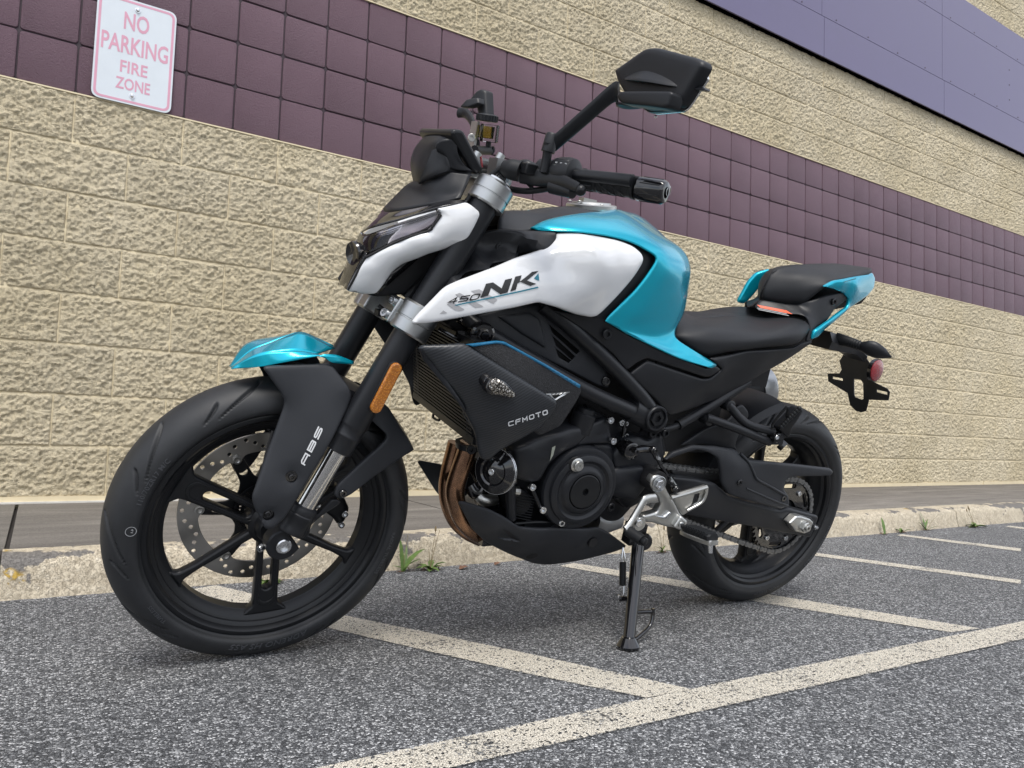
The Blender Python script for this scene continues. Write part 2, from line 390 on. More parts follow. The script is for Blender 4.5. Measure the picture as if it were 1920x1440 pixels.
def round_poly(pts, r, seg=4):
    """2-D polygon with rounded corners; r a number or a list"""
    n = len(pts); out = []
    for i in range(n):
        p = Vector(pts[i]); a = Vector(pts[i - 1]) - p; b = Vector(pts[(i + 1) % n]) - p
        ri = r[i] if isinstance(r, (list, tuple)) else r
        d = min(ri, a.length * .45, b.length * .45)
        if d < 1e-5 or abs(a.normalized().dot(b.normalized())) > .995: out.append(p.copy()); continue
        A = p + a.normalized() * d; B = p + b.normalized() * d
        for k in range(seg + 1):
            t = k / seg; out.append((1 - t) ** 2 * A + 2 * t * (1 - t) * p + t * t * B)
    return out
def plate_mesh(name, outline, holes=(), depth=.004, bevel=.0008, r=0, axis='y', y=0.0, res=1):
    """flat plate: outline (x,z) with holes, its middle at lateral y, made as a filled curve"""
    cu = bpy.data.curves.new(name, 'CURVE'); cu.dimensions = '2D'; cu.fill_mode = 'BOTH'
    cu.extrude = max(depth / 2 - bevel, 1e-5); cu.bevel_depth = bevel; cu.bevel_resolution = res; cu.offset = -bevel
    for k, lp in enumerate([outline] + list(holes)):
        q = round_poly(lp, r) if (r and k == 0) else [Vector(p) for p in lp]
        sp = cu.splines.new('POLY'); sp.points.add(len(q) - 1); sp.use_cyclic_u = True
        for i, p in enumerate(q): sp.points[i].co = (p[0], p[1], 0, 1)
    o = bpy.data.objects.new('tmp', cu); me = bpy.data.meshes.new_from_object(o)
    bpy.data.objects.remove(o); bpy.data.curves.remove(cu); me.name = name
    # local (x, y, z) -> (x, y0 - z, y): plate stands in the x-z plane, front towards +y
    me.transform(Matrix(((1, 0, 0, 0), (0, 0, 1, y), (0, 1, 0, 0), (0, 0, 0, 1)))); me.flip_normals()
    return me
def plate(name, outline, mat, parent, y, depth=.004, bevel=.0008, r=0, holes=(), angle=35):
    return link(name, plate_mesh(name, outline, holes, depth, bevel, r, 'y', y), mat, parent, angle)
def circle2(cx, cz, r, n=24): return [(cx + r * math.cos(2 * PI * k / n), cz + r * math.sin(2 * PI * k / n)) for k in range(n)]
def slot2(x0, z0, x1, z1, r, n=8):
    a = math.atan2(z1 - z0, x1 - x0); out = []
    for k in range(n + 1): t = a - PI / 2 + PI * k / n; out.append((x1 + r * math.cos(t), z1 + r * math.sin(t)))
    for k in range(n + 1): t = a + PI / 2 + PI * k / n; out.append((x0 + r * math.cos(t), z0 + r * math.sin(t)))
    return out
def tps(pts, vals, lam=1e-7):
    P = np.array(pts, float); n = len(P); c = P.mean(0); s = np.abs(P - c).max(); P = (P - c) / s
    d = np.linalg.norm(P[:, None] - P[None], axis=2); K = np.where(d > 0, d * d * np.log(d + 1e-12), 0) + lam * np.eye(n)
    Q = np.hstack([np.ones((n, 1)), P]); A = np.block([[K, Q], [Q.T, np.zeros((3, 3))]])
    sol = np.linalg.lstsq(A, np.concatenate([np.array(vals, float), np.zeros(3)]), rcond=None)[0]
    def f(X):
        X = (np.atleast_2d(np.array(X, float)) - c) / s; d = np.linalg.norm(X[:, None] - P[None], axis=2)
        return np.where(d > 0, d * d * np.log(d + 1e-12), 0) @ sol[:n] + sol[n] + X @ sol[n + 1:]
    return f
def seg_dist(X, loop):
    A = np.array(loop, float); B = np.roll(A, -1, 0); out = np.full(len(X), 9.0)
    for a, b in zip(A, B):
        ab = b - a; t = np.clip(((X - a) @ ab) / max(ab @ ab, 1e-12), 0, 1); out = np.minimum(out, np.linalg.norm(X - a - t[:, None] * ab, axis=1))
    return out
def inside(X, loop):
    A = np.array(loop, float); B = np.roll(A, -1, 0); c = np.zeros(len(X), bool)
    for a, b in zip(A, B):
        cond = (a[1] > X[:, 1]) != (b[1] > X[:, 1])
        with np.errstate(divide='ignore', invalid='ignore'): xx = (b[0] - a[0]) * (X[:, 1] - a[1]) / (b[1] - a[1]) + a[0]
        c ^= cond & (X[:, 0] < xx)
    return c
def panel(name, ctrl, mat, parent, inner=(), thick=.004, ew=.006, ed=.004, step=.014, r=.006, holes=(), angle=40, right=False, yoff=0.0, fn=None, back=None, lin=False):
    """moulded body panel seen from the side: 3-D control outline (x,y,z) plus inner control points; the lateral height y(x,z)
    is a smooth surface through them, the rim is rounded off and turned in, the back is closed. right=True mirrors it."""
    ctrl = [tuple(p) for p in ctrl]; allp = ctrl + [tuple(p) for p in inner]
    if fn is None:
        if lin:
            Q = np.array([(p[0], p[2], 1.0) for p in allp]); co = np.linalg.lstsq(Q, np.array([p[1] for p in allp]), rcond=None)[0]
            fn = lambda X: np.atleast_2d(X) @ co[:2] + co[2]
        else: fn = tps([(p[0], p[2]) for p in allp], [p[1] for p in allp], 1e-5)
    loop0 = round_poly([(p[0], p[2]) for p in ctrl], r)
    def resample(lp):
        o = []
        for i, p in enumerate(lp):
            q = lp[(i + 1) % len(lp)]; L = (Vector(q) - Vector(p)).length; k = max(1, int(math.ceil(L / step)))
            o += [tuple(Vector(p).lerp(Vector(q), j / k)) for j in range(k)]
        return o
    loop = resample(loop0); hl = [resample([Vector(q) for q in h]) for h in holes]
    L = np.array(loop); ar = .5 * np.sum(L[:, 0] * np.roll(L[:, 1], -1) - np.roll(L[:, 0], -1) * L[:, 1])
    if ar < 0: loop = loop[::-1]; L = L[::-1]
    loops = [loop] + hl
    def dist(X):
        d = seg_dist(X, loop)
        for h in hl: d = np.minimum(d, seg_dist(X, h))
        return d
    pts = [p for lp in loops for p in lp]; edges = []; k = 0
    for lp in loops:
        n = len(lp); edges += [(k + i, k + (i + 1) % n) for i in range(n)]; k += n
    T = np.roll(L, -1, 0) - np.roll(L, 1, 0); T /= np.linalg.norm(T, axis=1)[:, None] + 1e-12; N = np.stack([-T[:, 1], T[:, 0]], 1)
    extra = []
    for d in (ew * .15, ew * .45, ew):
        X = L + N * d; ok = inside(X, loop) & (dist(X) > d * .93)
        for h in hl: ok &= ~inside(X, h)
        extra.append(X[ok])
    lo, hi = L.min(0), L.max(0); gx = np.arange(lo[0], hi[0], step); gz = np.arange(lo[1], hi[1], step)
    X = np.array([(a + (j % 2) * step / 2, b) for j, b in enumerate(gz) for a in gx])
    if len(X):
        ok = inside(X, loop)
        for h in hl: ok &= ~inside(X, h)
        X = X[ok]; X = X[dist(X) > ew + step * .45]; extra.append(X)
    ex = np.concatenate(extra) if extra else np.zeros((0, 2))
    V = [Vector(p) for p in pts] + [Vector(p) for p in ex]
    vv, ee, ff, ov, oe, of = geometry.delaunay_2d_cdt(V, edges, [], 1, 1e-6)
    X2 = np.array([tuple(p) for p in vv]); F = [tuple(f) for f in ff]
    if hl:
        keep = []
        C = np.array([np.mean([X2[i] for i in f], axis=0) for f in F])
        bad = np.zeros(len(F), bool)
        for h in hl: bad |= inside(C, h)
        F = [f for f, b_ in zip(F, bad) if not b_]
    d = np.minimum(dist(X2) / max(ew, 1e-6), 1); Y = fn(X2) + yoff - ed * (1 - np.sqrt(np.maximum(0, 1 - (1 - d) ** 2)))
    n = len(X2); v = [(a[0], y, a[1]) for a, y in zip(X2, Y)]
    bk = fn(X2) + yoff - ed - thick if back is None else np.full(n, back)
    v += [(a[0], y, a[1]) for a, y in zip(X2, bk)]
    faces = list(F) + [tuple(i + n for i in f[::-1]) for f in F]
    cnt = {}
    for f in F:
        for i in range(len(f)):
            e = (f[i], f[(i + 1) % len(f)]); cnt[e] = 1
    for (a, b_) in list(cnt):
        if (b_, a) not in cnt: faces.append((b_, a, a + n, b_ + n))
    def mk(sg):
        me = bpy.data.meshes.new(name); me.from_pydata([(p[0], p[1] * sg, p[2]) for p in v], [], faces); me.validate()
        b = bmesh.new(); b.from_mesh(me); bmesh.ops.recalc_face_normals(b, faces=b.faces); b.to_mesh(me); b.free(); return me
    o = None if right == 'only' else link(name, mk(1), mat, parent, angle); o2 = None
    if right: o2 = link(name, mk(-1), mat, parent, angle)
    if o is None: return o2
    PANEL_FN[o.name] = fn
    return (o, o2) if right else o
PANEL_FN = {}
def gpatch(name, rows, mat, parent, ku=5, kv=5, thick=.004, right=False, angle=45, sm=True):
    """smooth skin through a grid of control points; thickened inwards by a solidify modifier"""
    R = [[Vector(p) for p in r] for r in rows]
    A = [crom(r, kv) if len(r) > 2 else [r[0].lerp(r[1], j / kv) for j in range(kv + 1)] for r in R]
    n = len(A[0]); B = []
    cols = [[A[i][j] for i in range(len(A))] for j in range(n)]
    cols = [crom(c, ku) if len(c) > 2 else [c[0].lerp(c[1], j / ku) for j in range(ku + 1)] for c in cols]
    m_ = len(cols[0]); v = [cols[j][i] for i in range(m_) for j in range(n)]
    f = [(i * n + j, i * n + j + 1, (i + 1) * n + j + 1, (i + 1) * n + j) for i in range(m_ - 1) for j in range(n - 1)]
    def mk(sg):
        me = bpy.data.meshes.new(name); me.from_pydata([(p.x, p.y * sg, p.z) for p in v], [], f if sg > 0 else [q[::-1] for q in f]); me.validate(); return me
    out = []
    for sg in ((1, -1) if right else (1,)):
        o = link(name, mk(sg), mat, parent, angle)
        if thick:
            md = o.modifiers.new('thickness', 'SOLIDIFY'); md.thickness = thick; md.offset = -1
        out.append(o)
    return tuple(out) if right else out[0]
_font = None
def text_mesh(s, size=1.0, shear=0, extrude=0.0, sx=1.0, bold=0.0, space=1.0, align='LEFT'):
    cu = bpy.data.curves.new('txt', 'FONT'); cu.body = s; cu.size = size; cu.shear = shear; cu.extrude = extrude; cu.offset = bold; cu.space_character = space
    cu.align_x = align; cu.resolution_u = 3
    o = bpy.data.objects.new('tmp', cu); me = bpy.data.meshes.new_from_object(o); bpy.data.objects.remove(o); bpy.data.curves.remove(cu)
    me.transform(Matrix.Diagonal((sx, 1, 1, 1))); return me

GLY = {'4': [[(.74, 0), (.74, 1), (0, .28), (1, .28)]], '5': [[(1, 1), (0, 1), (0, .55), (.86, .55), (1, .42), (1, .12), (.86, 0), (0, 0)]], '0': [[(.5, 1), (.84, 1), (1, .84), (1, .16), (.84, 0), (.16, 0), (0, .16), (0, .84), (.16, 1), (.5, 1)]],
 'A': [[(0, 0), (0, .7), (.18, 1), (1, 1), (1, 0)], [(0, .38), (1, .38)]], 'B': [[(0, 0), (0, 1), (.85, 1), (1, .88), (1, .6), (.9, .52), (0, .52)], [(.9, .5), (1, .42), (1, .12), (.85, 0), (0, 0)]],
 'S': [[(1, 1), (.14, 1), (0, .88), (0, .62), (.14, .5), (.86, .5), (1, .38), (1, .12), (.86, 0), (0, 0)]], 'C': [[(1, 1), (.16, 1), (0, .84), (0, .16), (.16, 0), (1, 0)]],
 'F': [[(0, 0), (0, .84), (.16, 1), (1, 1)], [(0, .46), (.88, .46)]], 'M': [[(0, 0), (0, 1), (.5, .34), (1, 1), (1, 0)]], 'O': [[(.5, 1), (.84, 1), (1, .84), (1, .16), (.84, 0), (.16, 0), (0, .16), (0, .84), (.16, 1), (.5, 1)]], 'T': [[(-.02, 1), (1.02, 1)], [(.5, 1), (.5, 0)]]}
def stroke_text(name, s, O, E, H, mat, fn, parent, w=.18, gap=.30, off=.0013):
    """block lettering drawn as flat ribbons on a panel: O and E are the first and last corners of the baseline, H the top of the first letter"""
    O, E, H = (np.array(p, float) for p in (O, E, H)); n = len(s); wd = 1 / (n + (n - 1) * gap); bx = E - O; hy = H - O; v, f = [], []
    lx, ly = np.linalg.norm(bx) * wd, np.linalg.norm(hy)
    for i, ch in enumerate(s):
        for path in GLY[ch]:
            P = np.array([((i * (1 + gap) + min(1, max(0, p[0])) * (1 - w * ly / lx) + .5 * w * ly / lx) * lx, (w / 2 + p[1] * (1 - w)) * ly) for p in path]); L = []
            for k in range(len(P)):
                a = P[k] - P[k - 1] if k else P[1] - P[0]; b = P[k + 1] - P[k] if k < len(P) - 1 else P[-1] - P[-2]
                a = a / np.linalg.norm(a); b = b / np.linalg.norm(b); m_ = a + b; m_ /= np.linalg.norm(m_) + 1e-9; nn = np.array((-m_[1], m_[0])); c = max(.45, abs(m_ @ a))
                e = np.zeros(2)
                if k == 0: e = -a * w * ly * .5
                if k == len(P) - 1: e = b * w * ly * .5
                L.append((P[k] + e + nn * w * ly / 2 / c, P[k] + e - nn * w * ly / 2 / c))
            k0 = len(v)
            for p in L:
                for q in p:
                    X = O + bx / np.linalg.norm(bx) * q[0] + hy / np.linalg.norm(hy) * q[1]; v.append((X[0], float(fn([X])[0]) + off, X[1]))
            f += [(k0 + 2 * k, k0 + 2 * k + 1, k0 + 2 * k + 3, k0 + 2 * k + 2) for k in range(len(L) - 1)]
    me = bpy.data.meshes.new(name); me.from_pydata(v, [], f); return link(name, me, mat, parent, None)

# ------------------------------------------------------------------ the setting
U = 0.2032; ZP = 1.7696        # block module, height of the plum band's lower edge
def vnoise(shape, cell, seed):
    """smooth value noise on a grid"""
    r = np.random.default_rng(seed); ny, nx = shape; gy, gx = int(ny / cell) + 3, int(nx / cell) + 3
    g = r.random((gy, gx)); y = np.arange(ny) / cell; x = np.arange(nx) / cell
    yi, xi = y.astype(int), x.astype(int); fy = (y - yi)[:, None]; fx = (x - xi)[None]
    fy, fx = fy * fy * (3 - 2 * fy), fx * fx * (3 - 2 * fx)
    a = g[yi][:, xi]; b = g[yi][:, xi + 1]; c = g[yi + 1][:, xi]; d = g[yi + 1][:, xi + 1]
    return (a * (1 - fx) + b * fx) * (1 - fy) + (c * (1 - fx) + d * fx) * fy
def split_mesh(seed, W=2 * U - .005, H=U - .006, nx=84, ny=42):
    h = (vnoise((ny + 1, nx + 1), 10, seed) - .5) * .35 + (vnoise((ny + 1, nx + 1), 3.2, seed + 50) - .5) * .75 + (vnoise((ny + 1, nx + 1), 1.5, seed + 90) - .5) * 1.1
    X, Z = np.meshgrid(np.linspace(-W / 2, W / 2, nx + 1), np.linspace(-H / 2, H / 2, ny + 1))
    e = np.minimum(np.minimum(X + W / 2, W / 2 - X), np.minimum(Z + H / 2, H / 2 - Z)); t = np.clip(e / .009, 0, 1)
    Y = -(.004 + h * .0115 * (.5 + .5 * t)) * 1.0 + (1 - t) ** 2 * .004
    v = [(X[j, i], Y[j, i], Z[j, i]) for j in range(ny + 1) for i in range(nx + 1)]; n = nx + 1
    f = [(j * n + i, j * n + i + 1, (j + 1) * n + i + 1, (j + 1) * n + i) for j in range(ny) for i in range(nx)]
    rim = [i for i in range(n)] + [j * n + nx for j in range(1, ny + 1)] + [ny * n + i for i in range(nx - 1, -1, -1)] + [j * n for j in range(ny - 1, 0, -1)]
    k = len(v); v += [(v[i][0], .05, v[i][2]) for i in rim]; q = len(rim)
    f += [(rim[i], k + i, k + (i + 1) % q, rim[(i + 1) % q]) for i in range(q)] + [tuple(range(k, k + q))]
    me = bpy.data.meshes.new('split_face_block'); me.from_pydata(v, [], f); me.materials.append(M['split']); me.shade_smooth(); return me
def square_mesh(seed, s=U - .0065):
    b = bmesh.new(); bmesh.ops.create_cube(b, size=1); bmesh.ops.scale(b, vec=(s, .05, s), verts=b.verts); bmesh.ops.translate(b, vec=(0, .025, 0), verts=b.verts)
    ed = [e for e in b.edges if abs(e.verts[0].co.y - e.verts[1].co.y) > .01]
    bmesh.ops.bevel(b, geom=ed, offset=.013, segments=3, affect='EDGES', profile=.5)
    ed = [e for e in b.edges if all(v.co.y < .001 for v in e.verts)]
    bmesh.ops.bevel(b, geom=ed, offset=.003, segments=2, affect='EDGES', profile=.5)
    r = random.Random(seed)
    for v in b.verts:
        if v.co.y < .02: v.co.x += r.uniform(-.0006, .0006); v.co.z += r.uniform(-.0006, .0006)
    me = bpy.data.meshes.new('square_block'); b.to_mesh(me); b.free(); me.materials.append(M['plum']); me.shade_smooth(); me.set_sharp_from_angle(angle=math.radians(50)); return me
def pix(p):
    d = Vector(p) - cam.location; z = d.dot(Vector(RC[2]))
    if z < .1: return None
    return 960 + 1388.16 * d.dot(Vector(RC[0])) / z, 720 + 1388.16 * d.dot(Vector(RC[1])) / z
def seen(p, mg=90):
    q = pix(p); return q is not None and -mg < q[0] < 1920 + mg and -mg < q[1] < 1440 + mg

wall = bpy.data.objects.new('block_wall', None); COL.objects.link(wall)
tag(wall, 'long block wall, cream split face courses with a plum band of square blocks', 'wall')
X0, X1 = -4.0, 12.4
SV = [split_mesh(10 + i) for i in range(9)]; QV = [square_mesh(i) for i in range(4)]
rest = []
def lay(z, par, kind):
    step = 2 * U if kind == 's' else U
    k0 = int(math.floor(X0 / step)); k1 = int(math.ceil(X1 / step))
    for k in range(k0, k1):
        c = ((k * 2 * U + (U if par else 0) + U) if kind == 's' else (k + .5) * U, 0, z)
        me = random.choice(SV if kind == 's' else QV)
        fl = 1 if random.random() < .5 else -1
        mw = Matrix.Translation((c[0], random.uniform(-.0015, .0015), c[2])) @ (Matrix.Rotation(PI, 4, 'Y') if fl < 0 else Matrix.Identity(4))
        if any(seen((c[0] + a * step / 2, 0, c[2])) for a in (-1, 0, 1)):
            o = bpy.data.objects.new(me.name.split('.')[0], me); COL.objects.link(o); o.parent = wall; o.matrix_basis = mw
        elif not hidden_far(c): rest.append((me, mw))
def hidden_far(c): return c[0] < -3 or c[0] > 11.5
for k in range(8): lay(ZP - (k + .5) * U, 1 if k % 2 == 0 else 0, 's')
for k in range(4): lay(ZP + (k + .5) * U, 0, 'q')
for k in range(4): lay(ZP + (4 + k + .5) * U, k % 2, 's')
for k in range(9, 16): lay(ZP + (4 + k + .5) * U, k % 2, 's')
# blocks beyond the picture's edges, joined
v, f, mi = [], [], []
for me, mw in rest:
    k = len(v); v += [tuple(mw @ p.co) for p in me.vertices]
    f += [tuple(i + k for i in p.vertices) for p in me.polygons]; mi += [0 if me.name.startswith('split') else 1] * len(me.polygons)
if v:
    me = bpy.data.meshes.new('outlying_blocks'); me.from_pydata(v, [], f); me.materials.append(M['split']); me.materials.append(M['plum'])
    me.polygons.foreach_set('material_index', mi); me.shade_smooth()
    link('outlying_blocks', me, None, wall, None, 'stuff')
MB().box(((X0 + X1) / 2, .0525, (.05 + ZP) / 2), (X1 - X0, .10, ZP - .05)).box(((X0 + X1) / 2, .0525, (ZP + 4 * U + 6.0) / 2), (X1 - X0, .10, 6.0 - ZP - 4 * U)).build('mortar', 'cream_joint', wall)
MB().box(((X0 + X1) / 2, .0565, ZP + 2 * U), (X1 - X0, .10, 4 * U)).build('plum_mortar', 'plum_joint', wall)
# thin paint ledges where the colours change, base lip and white caulk
MB().box(((X0 + X1) / 2, .004, ZP - .001), (X1 - X0, .02, .006)).box(((X0 + X1) / 2, .005, ZP + 4 * U + .001), (X1 - X0, .02, .006)).build('paint_ledge', 'cream_joint', wall)
b = MB()
for i in range(60):
    x = X0 + (X1 - X0) * i / 60; L = (X1 - X0) / 60
    b.box((x + L / 2, .006 - .004 * random.random(), .132), (L + .002, .03, .036 + .004 * random.random()))
b.build('base_lip', 'cream_joint', wall)
# fascia of violet metal panels
zf = (3.382, 3.698, 4.287, 4.567)
for row in range(3):
    off = (6.731, 6.70, 6.70)[row]; n = 0
    xs = [off + k * 1.72 for k in range(-7, 4)]
    for a in xs:
        z0, z1 = zf[row] + .002, zf[row + 1] - .002
        MB().box((a + .86, -.02, (z0 + z1) / 2), (1.72 - .004, .064, z1 - z0)).build('fascia_panel', 'fascia', wall, None)
b = MB(); sc = MB()
b.box((4.3, .0, (zf[0] + zf[3]) / 2), (19, .05, zf[3] - zf[0] - .02)); b.box((4.3, -.006, zf[0] + .008), (18.9, .07, .012))
b.build('fascia_backing', 'fascia_dark', wall)
for row in (1, 2):
    for k in range(-10, 12): sc.cyl((6.0 + k * .42, -.0515, zf[row] + .022), (6.0 + k * .42, -.0545, zf[row] + .022), .006, n=8)
for z in (3.85, 4.0, 4.15): sc.cyl((7.93, -.0515, z), (7.93, -.0545, z), .006, n=8)
sc.build('fascia_screw', 'fascia_dark', wall, kind='stuff')

# sign on the wall
sign = bpy.data.objects.new('parking_sign', None); COL.objects.link(sign)
tag(sign, 'white no parking fire zone sign with faded pink lettering bolted on the plum blocks', 'sign')
sx0, sx1, sz0, sz1 = .2560, .5548, 1.7700, 2.2170; scx, scz = (sx0 + sx1) / 2, (sz0 + sz1) / 2
def rrect(x0, z0, x1, z1, r): return round_poly([(x0, z0), (x1, z0), (x1, z1), (x0, z1)], r, 8)
link('sign_plate', plate_mesh('sign_plate', rrect(sx0, sz0, sx1, sz1, .034), (), .0026, .0005, 0, 'y', -.0135), 'sign_white', sign)
def sign_print(me, name, mat='sign_pink'):
    o = link(name, me, mat, sign, None); return o
sign_print(plate_mesh('border_line', rrect(sx0 + .007, sz0 + .007, sx1 - .007, sz1 - .007, .029), [rrect(sx0 + .0165, sz0 + .0165, sx1 - .0165, sz1 - .0165, .021)], .0006, .0001, 0, 'y', -.0150), 'border_line')
def sign_text(s, x0, x1, z0, z1, dz=0):
    me = text_mesh(s, 1.0, bold=.018)
    co = np.array([tuple(p.co) for p in me.vertices]); lo, hi = co.min(0), co.max(0)
    me.transform(Matrix(((1, 0, 0, 0), (0, 0, 1, 0), (0, 1, 0, 0), (0, 0, 0, 1))))
    me.transform(Matrix(((( x1 - x0) / (hi[0] - lo[0]), 0, 0, x0 - lo[0] * (x1 - x0) / (hi[0] - lo[0])), (0, 1, 0, -.0154), (0, 0, (z1 - z0) / (hi[1] - lo[1]), z0 - lo[1] * (z1 - z0) / (hi[1] - lo[1])), (0, 0, 0, 1))))
    return sign_print(me, 'lettering')
sign_text('NO', .357, .4515, 2.084, 2.160); sign_text('PARKING', .2793, .5303, 1.981, 2.057)
sign_text('FIRE', .3536, .456, 1.900, 1.951); sign_text('ZONE', .3408, .4697, 1.8285, 1.879)
for x, z in ((.4045, 2.1784), (.4048, 1.8086)):
    b = MB(); b.lathe([(0, .011), (.002, .011), (.0025, .0075), (.006, .0075), (.0095, .005), (.0105, .001)], (x, -.0148, z), (0, -1, 0), 18); b.build('bolt', 'steel', sign)

# asphalt, painted lines, kerb, pavement
def sheet(name, x0, x1, y0, y1, z, mat, kind='structure'):
    return MB().add([(x0, y0, z), (x1, y0, z), (x1, y1, z), (x0, y1, z)], [(0, 1, 2, 3)]).build(name, mat, None, None, kind)
sheet('ground', -220, 220, -220, -1.0, 0, 'asphalt')
def strip(pts_a, pts_b, z=.004):
    n = len(pts_a); k = 26; A = [Vector(p) for p in pts_a]; B = [Vector(p) for p in pts_b]; v = []; f = []
    def sam(P, t):
        q = t * (len(P) - 1); i = min(int(q), len(P) - 2); return P[i].lerp(P[i + 1], q - i)
    for i in range(k + 1):
        pa, pb_ = sam(A, i / k), sam(B, i / k); d = (pb_ - pa); w_ = d.length or 1; d = d / w_
        for q, e in ((pa - d * .010, 0), (pa + d * .008, 1), (pb_ - d * .008, 1), (pb_ + d * .010, 0)): v.append((q.x, q.y, z)); EDGE.append(e)
    f = [(4 * i + j, 4 * i + 4 + j, 4 * i + 5 + j, 4 * i + 1 + j) for i in range(k) for j in range(3)]; return v, f
EDGE = []
mark = MB()
lines = [
 ([(0.6143,-1.1832),(0.8302,-1.6621),(1.0641,-2.1142),(1.217,-2.4305)], [(0.537,-1.2177),(0.7447,-1.7197),(0.9895,-2.207),(1.1155,-2.4249)]),
 ([(1.8167,-1.2821),(1.9677,-1.6956),(2.0744,-1.9814),(2.2463,-2.4452)], [(1.7393,-1.3066),(1.8932,-1.7678),(1.9564,-2.0173),(2.1384,-2.4333)]),
 ([(2.9007,-1.2678),(2.9673,-1.5399),(3.1457,-2.1601)], [(2.8305,-1.2957),(2.8979,-1.5869),(3.0707,-2.192)]),
 ([(3.9834,-1.2463),(4.0242,-1.5178),(4.0764,-1.764)], [(3.9148,-1.2632),(3.941,-1.5591),(3.9687,-1.8098)]),
 ([(5.1281,-1.2559),(5.118,-1.4345)], [(5.0516,-1.2693),(5.0076,-1.4789)]),
]
for k, (a, b_) in enumerate(lines):
    if k in (2, 3, 4):
        ex = lambda P: P + [tuple(Vector(P[-1]) + (Vector(P[-1]) - Vector(P[-2])).normalized() * (1.0 - .2 * k))]
    v, f = strip(a, b_, .0025); mark.add(v, f)
v, f = strip([(-6, -2.418), (.547, -2.423), (1.30, -2.437), (2.389, -2.464), (9, -2.60)], [(-6, -2.50), (.65, -2.503), (1.33, -2.522), (2.2, -2.55), (9, -2.70)], .0042); mark.add(v, f)
pl = mark.build('painted_lines', 'line', None, None, 'structure')
at = pl.data.attributes.new('edge', 'FLOAT', 'POINT'); at.data.foreach_set('value', EDGE)

def ky(x): return -1.150 + .012 * math.sin(x * 1.3) + .006 * math.sin(x * 4.1 + 1)
kerb = MB().box((4, -1.02, .02), (24, .2, .08)).build('kerb', 'crevice', None, None, 'structure')
cuts = [-6.5, -3.0, .10, 4.72, 7.7, 10.7, 14]
for a, b_ in zip(cuts[:-1], cuts[1:]):
    n = int((b_ - a) / .035); rings = []
    for i in range(n + 1):
        x = a + .004 + (b_ - a - .008) * i / n; y = ky(x); r = lambda s: random.uniform(-s, s)
        chip = -.012 * max(0, math.sin(x * 2.3) * math.sin(x * 7.7 + 2) - .45)
        rings.append([(x, y - .022 + r(.004), -.01), (x, y - .018 + r(.003), .012 + r(.003)), (x, y - .010 + r(.003), .05), (x, y - .004 + r(.002), .082 + r(.002)), (x, y + .006 + r(.002), .098 + chip + r(.002)),
                      (x, y + .024, .108 + chip * .5 + r(.0015)), (x, y + .055, .1105 + r(.001)), (x, y + .092, .112 + r(.0008)), (x, y + .098, .09), (x, y + .098, -.01)])
    MB().rings(rings).build('kerb_stone', 'kerb', kerb, 60)
pave = MB().box((4, -.5, .06), (24, 1.05, .09)).build('pavement', 'crevice', None, None, 'structure')
cuts = [-6.0, -4.5, -2.95, -1.42, .112, 1.66, 3.2, 4.73, 6.27, 7.8, 9.3, 10.9, 13]
for a, b_ in zip(cuts[:-1], cuts[1:]):
    n = 16; rings = []
    for i in range(n + 1):
        x = a + .006 + (b_ - a - .012) * i / n; y = ky(x) + .1005
        rings.append([(x, y, .02), (x, y, .108), (x, y + .006, .113), (x, -.5, .1205), (x, -.016, .126), (x, -.010, .122), (x, -.010, .02)])
    MB().rings(rings).build('slab', 'walk', pave, 40)
b = MB()
for i in range(46):
    x = -2 + i * .07
    b.box((x, -.014 - .004 * random.random(), .1285), (.072, .018 + .006 * random.random(), .008))
b.build('caulk_line', 'caulk', pave, None)

# weeds along the kerb
def leaf(b, o, d, L, wd, curl=.35, up=.6, nseg=6, lob=0):
    """a bent leaf blade from o towards heading d"""
    o = Vector(o); h = Vector((math.cos(d), math.sin(d), 0)); s = Vector((-h.y, h.x, 0)); v = []; e = up
    p = o.copy(); 
    for i in range(nseg + 1):
        t = i / nseg; w_ = wd * math.sin(PI * min(1, .12 + t * .88)) ** .8 * (1 + lob * math.sin(t * 19))
        if i == nseg: w_ = .0004
        c = p.copy(); v += [c - s * w_ / 2 + Vector((0, 0, w_ * .18)), c - Vector((0, 0, 0)), c + s * w_ / 2 + Vector((0, 0, w_ * .18))]
        p = p + (h * math.cos(e) + Vector((0, 0, math.sin(e)))) * (L / nseg); e -= curl * 2.2 / nseg
        if p.z < .004: p.z = .004
    f = []
    for i in range(nseg):
        a = i * 3; f += [(a, a + 1, a + 4, a + 3), (a + 1, a + 2, a + 5, a + 4)]
    b.add(v, f)
def weed(x, y, label, leaves, stalks=(), seed=1, name='weed'):
    o = bpy.data.objects.new(name, None); COL.objects.link(o); o.location = (x, y, 0); tag(o, label, 'weed', 'weeds growing along the kerb')
    r = random.Random(seed); lf = []
    for (d, L, wd, up, curl) in leaves:
        b = MB(); leaf(b, (r.uniform(-.008, .008), r.uniform(-.006, .006), .002), math.radians(d), L, wd, curl, up, 7, .12); lf.append(b)
    for b in lf: b.build('leaf', 'leaf', o, 60)
    for (dx, dy, H, head) in stalks:
        b = MB(); b.tube([(0, 0, 0), (dx * .4, dy * .4, H * .5), (dx, dy, H)], lambda t: .0011 - .0004 * t, 6, 4)
        if head: b.lathe([(0, .001), (.004, .0035), (.014, .003), (.02, .0006)], (dx, dy, H), (dx * .3, dy * .3, H), 8)
        b.build('stalk', 'stem', o, 60)
    b = MB()
    for i in range(14):
        a = r.uniform(0, 6.28); leaf(b, (r.uniform(-.03, .03), r.uniform(-.012, .012), .002), a, r.uniform(.015, .035), .004, .2, .35, 3)
    b.build('dry_litter', 'brown_leaf', o, 60)
    return o
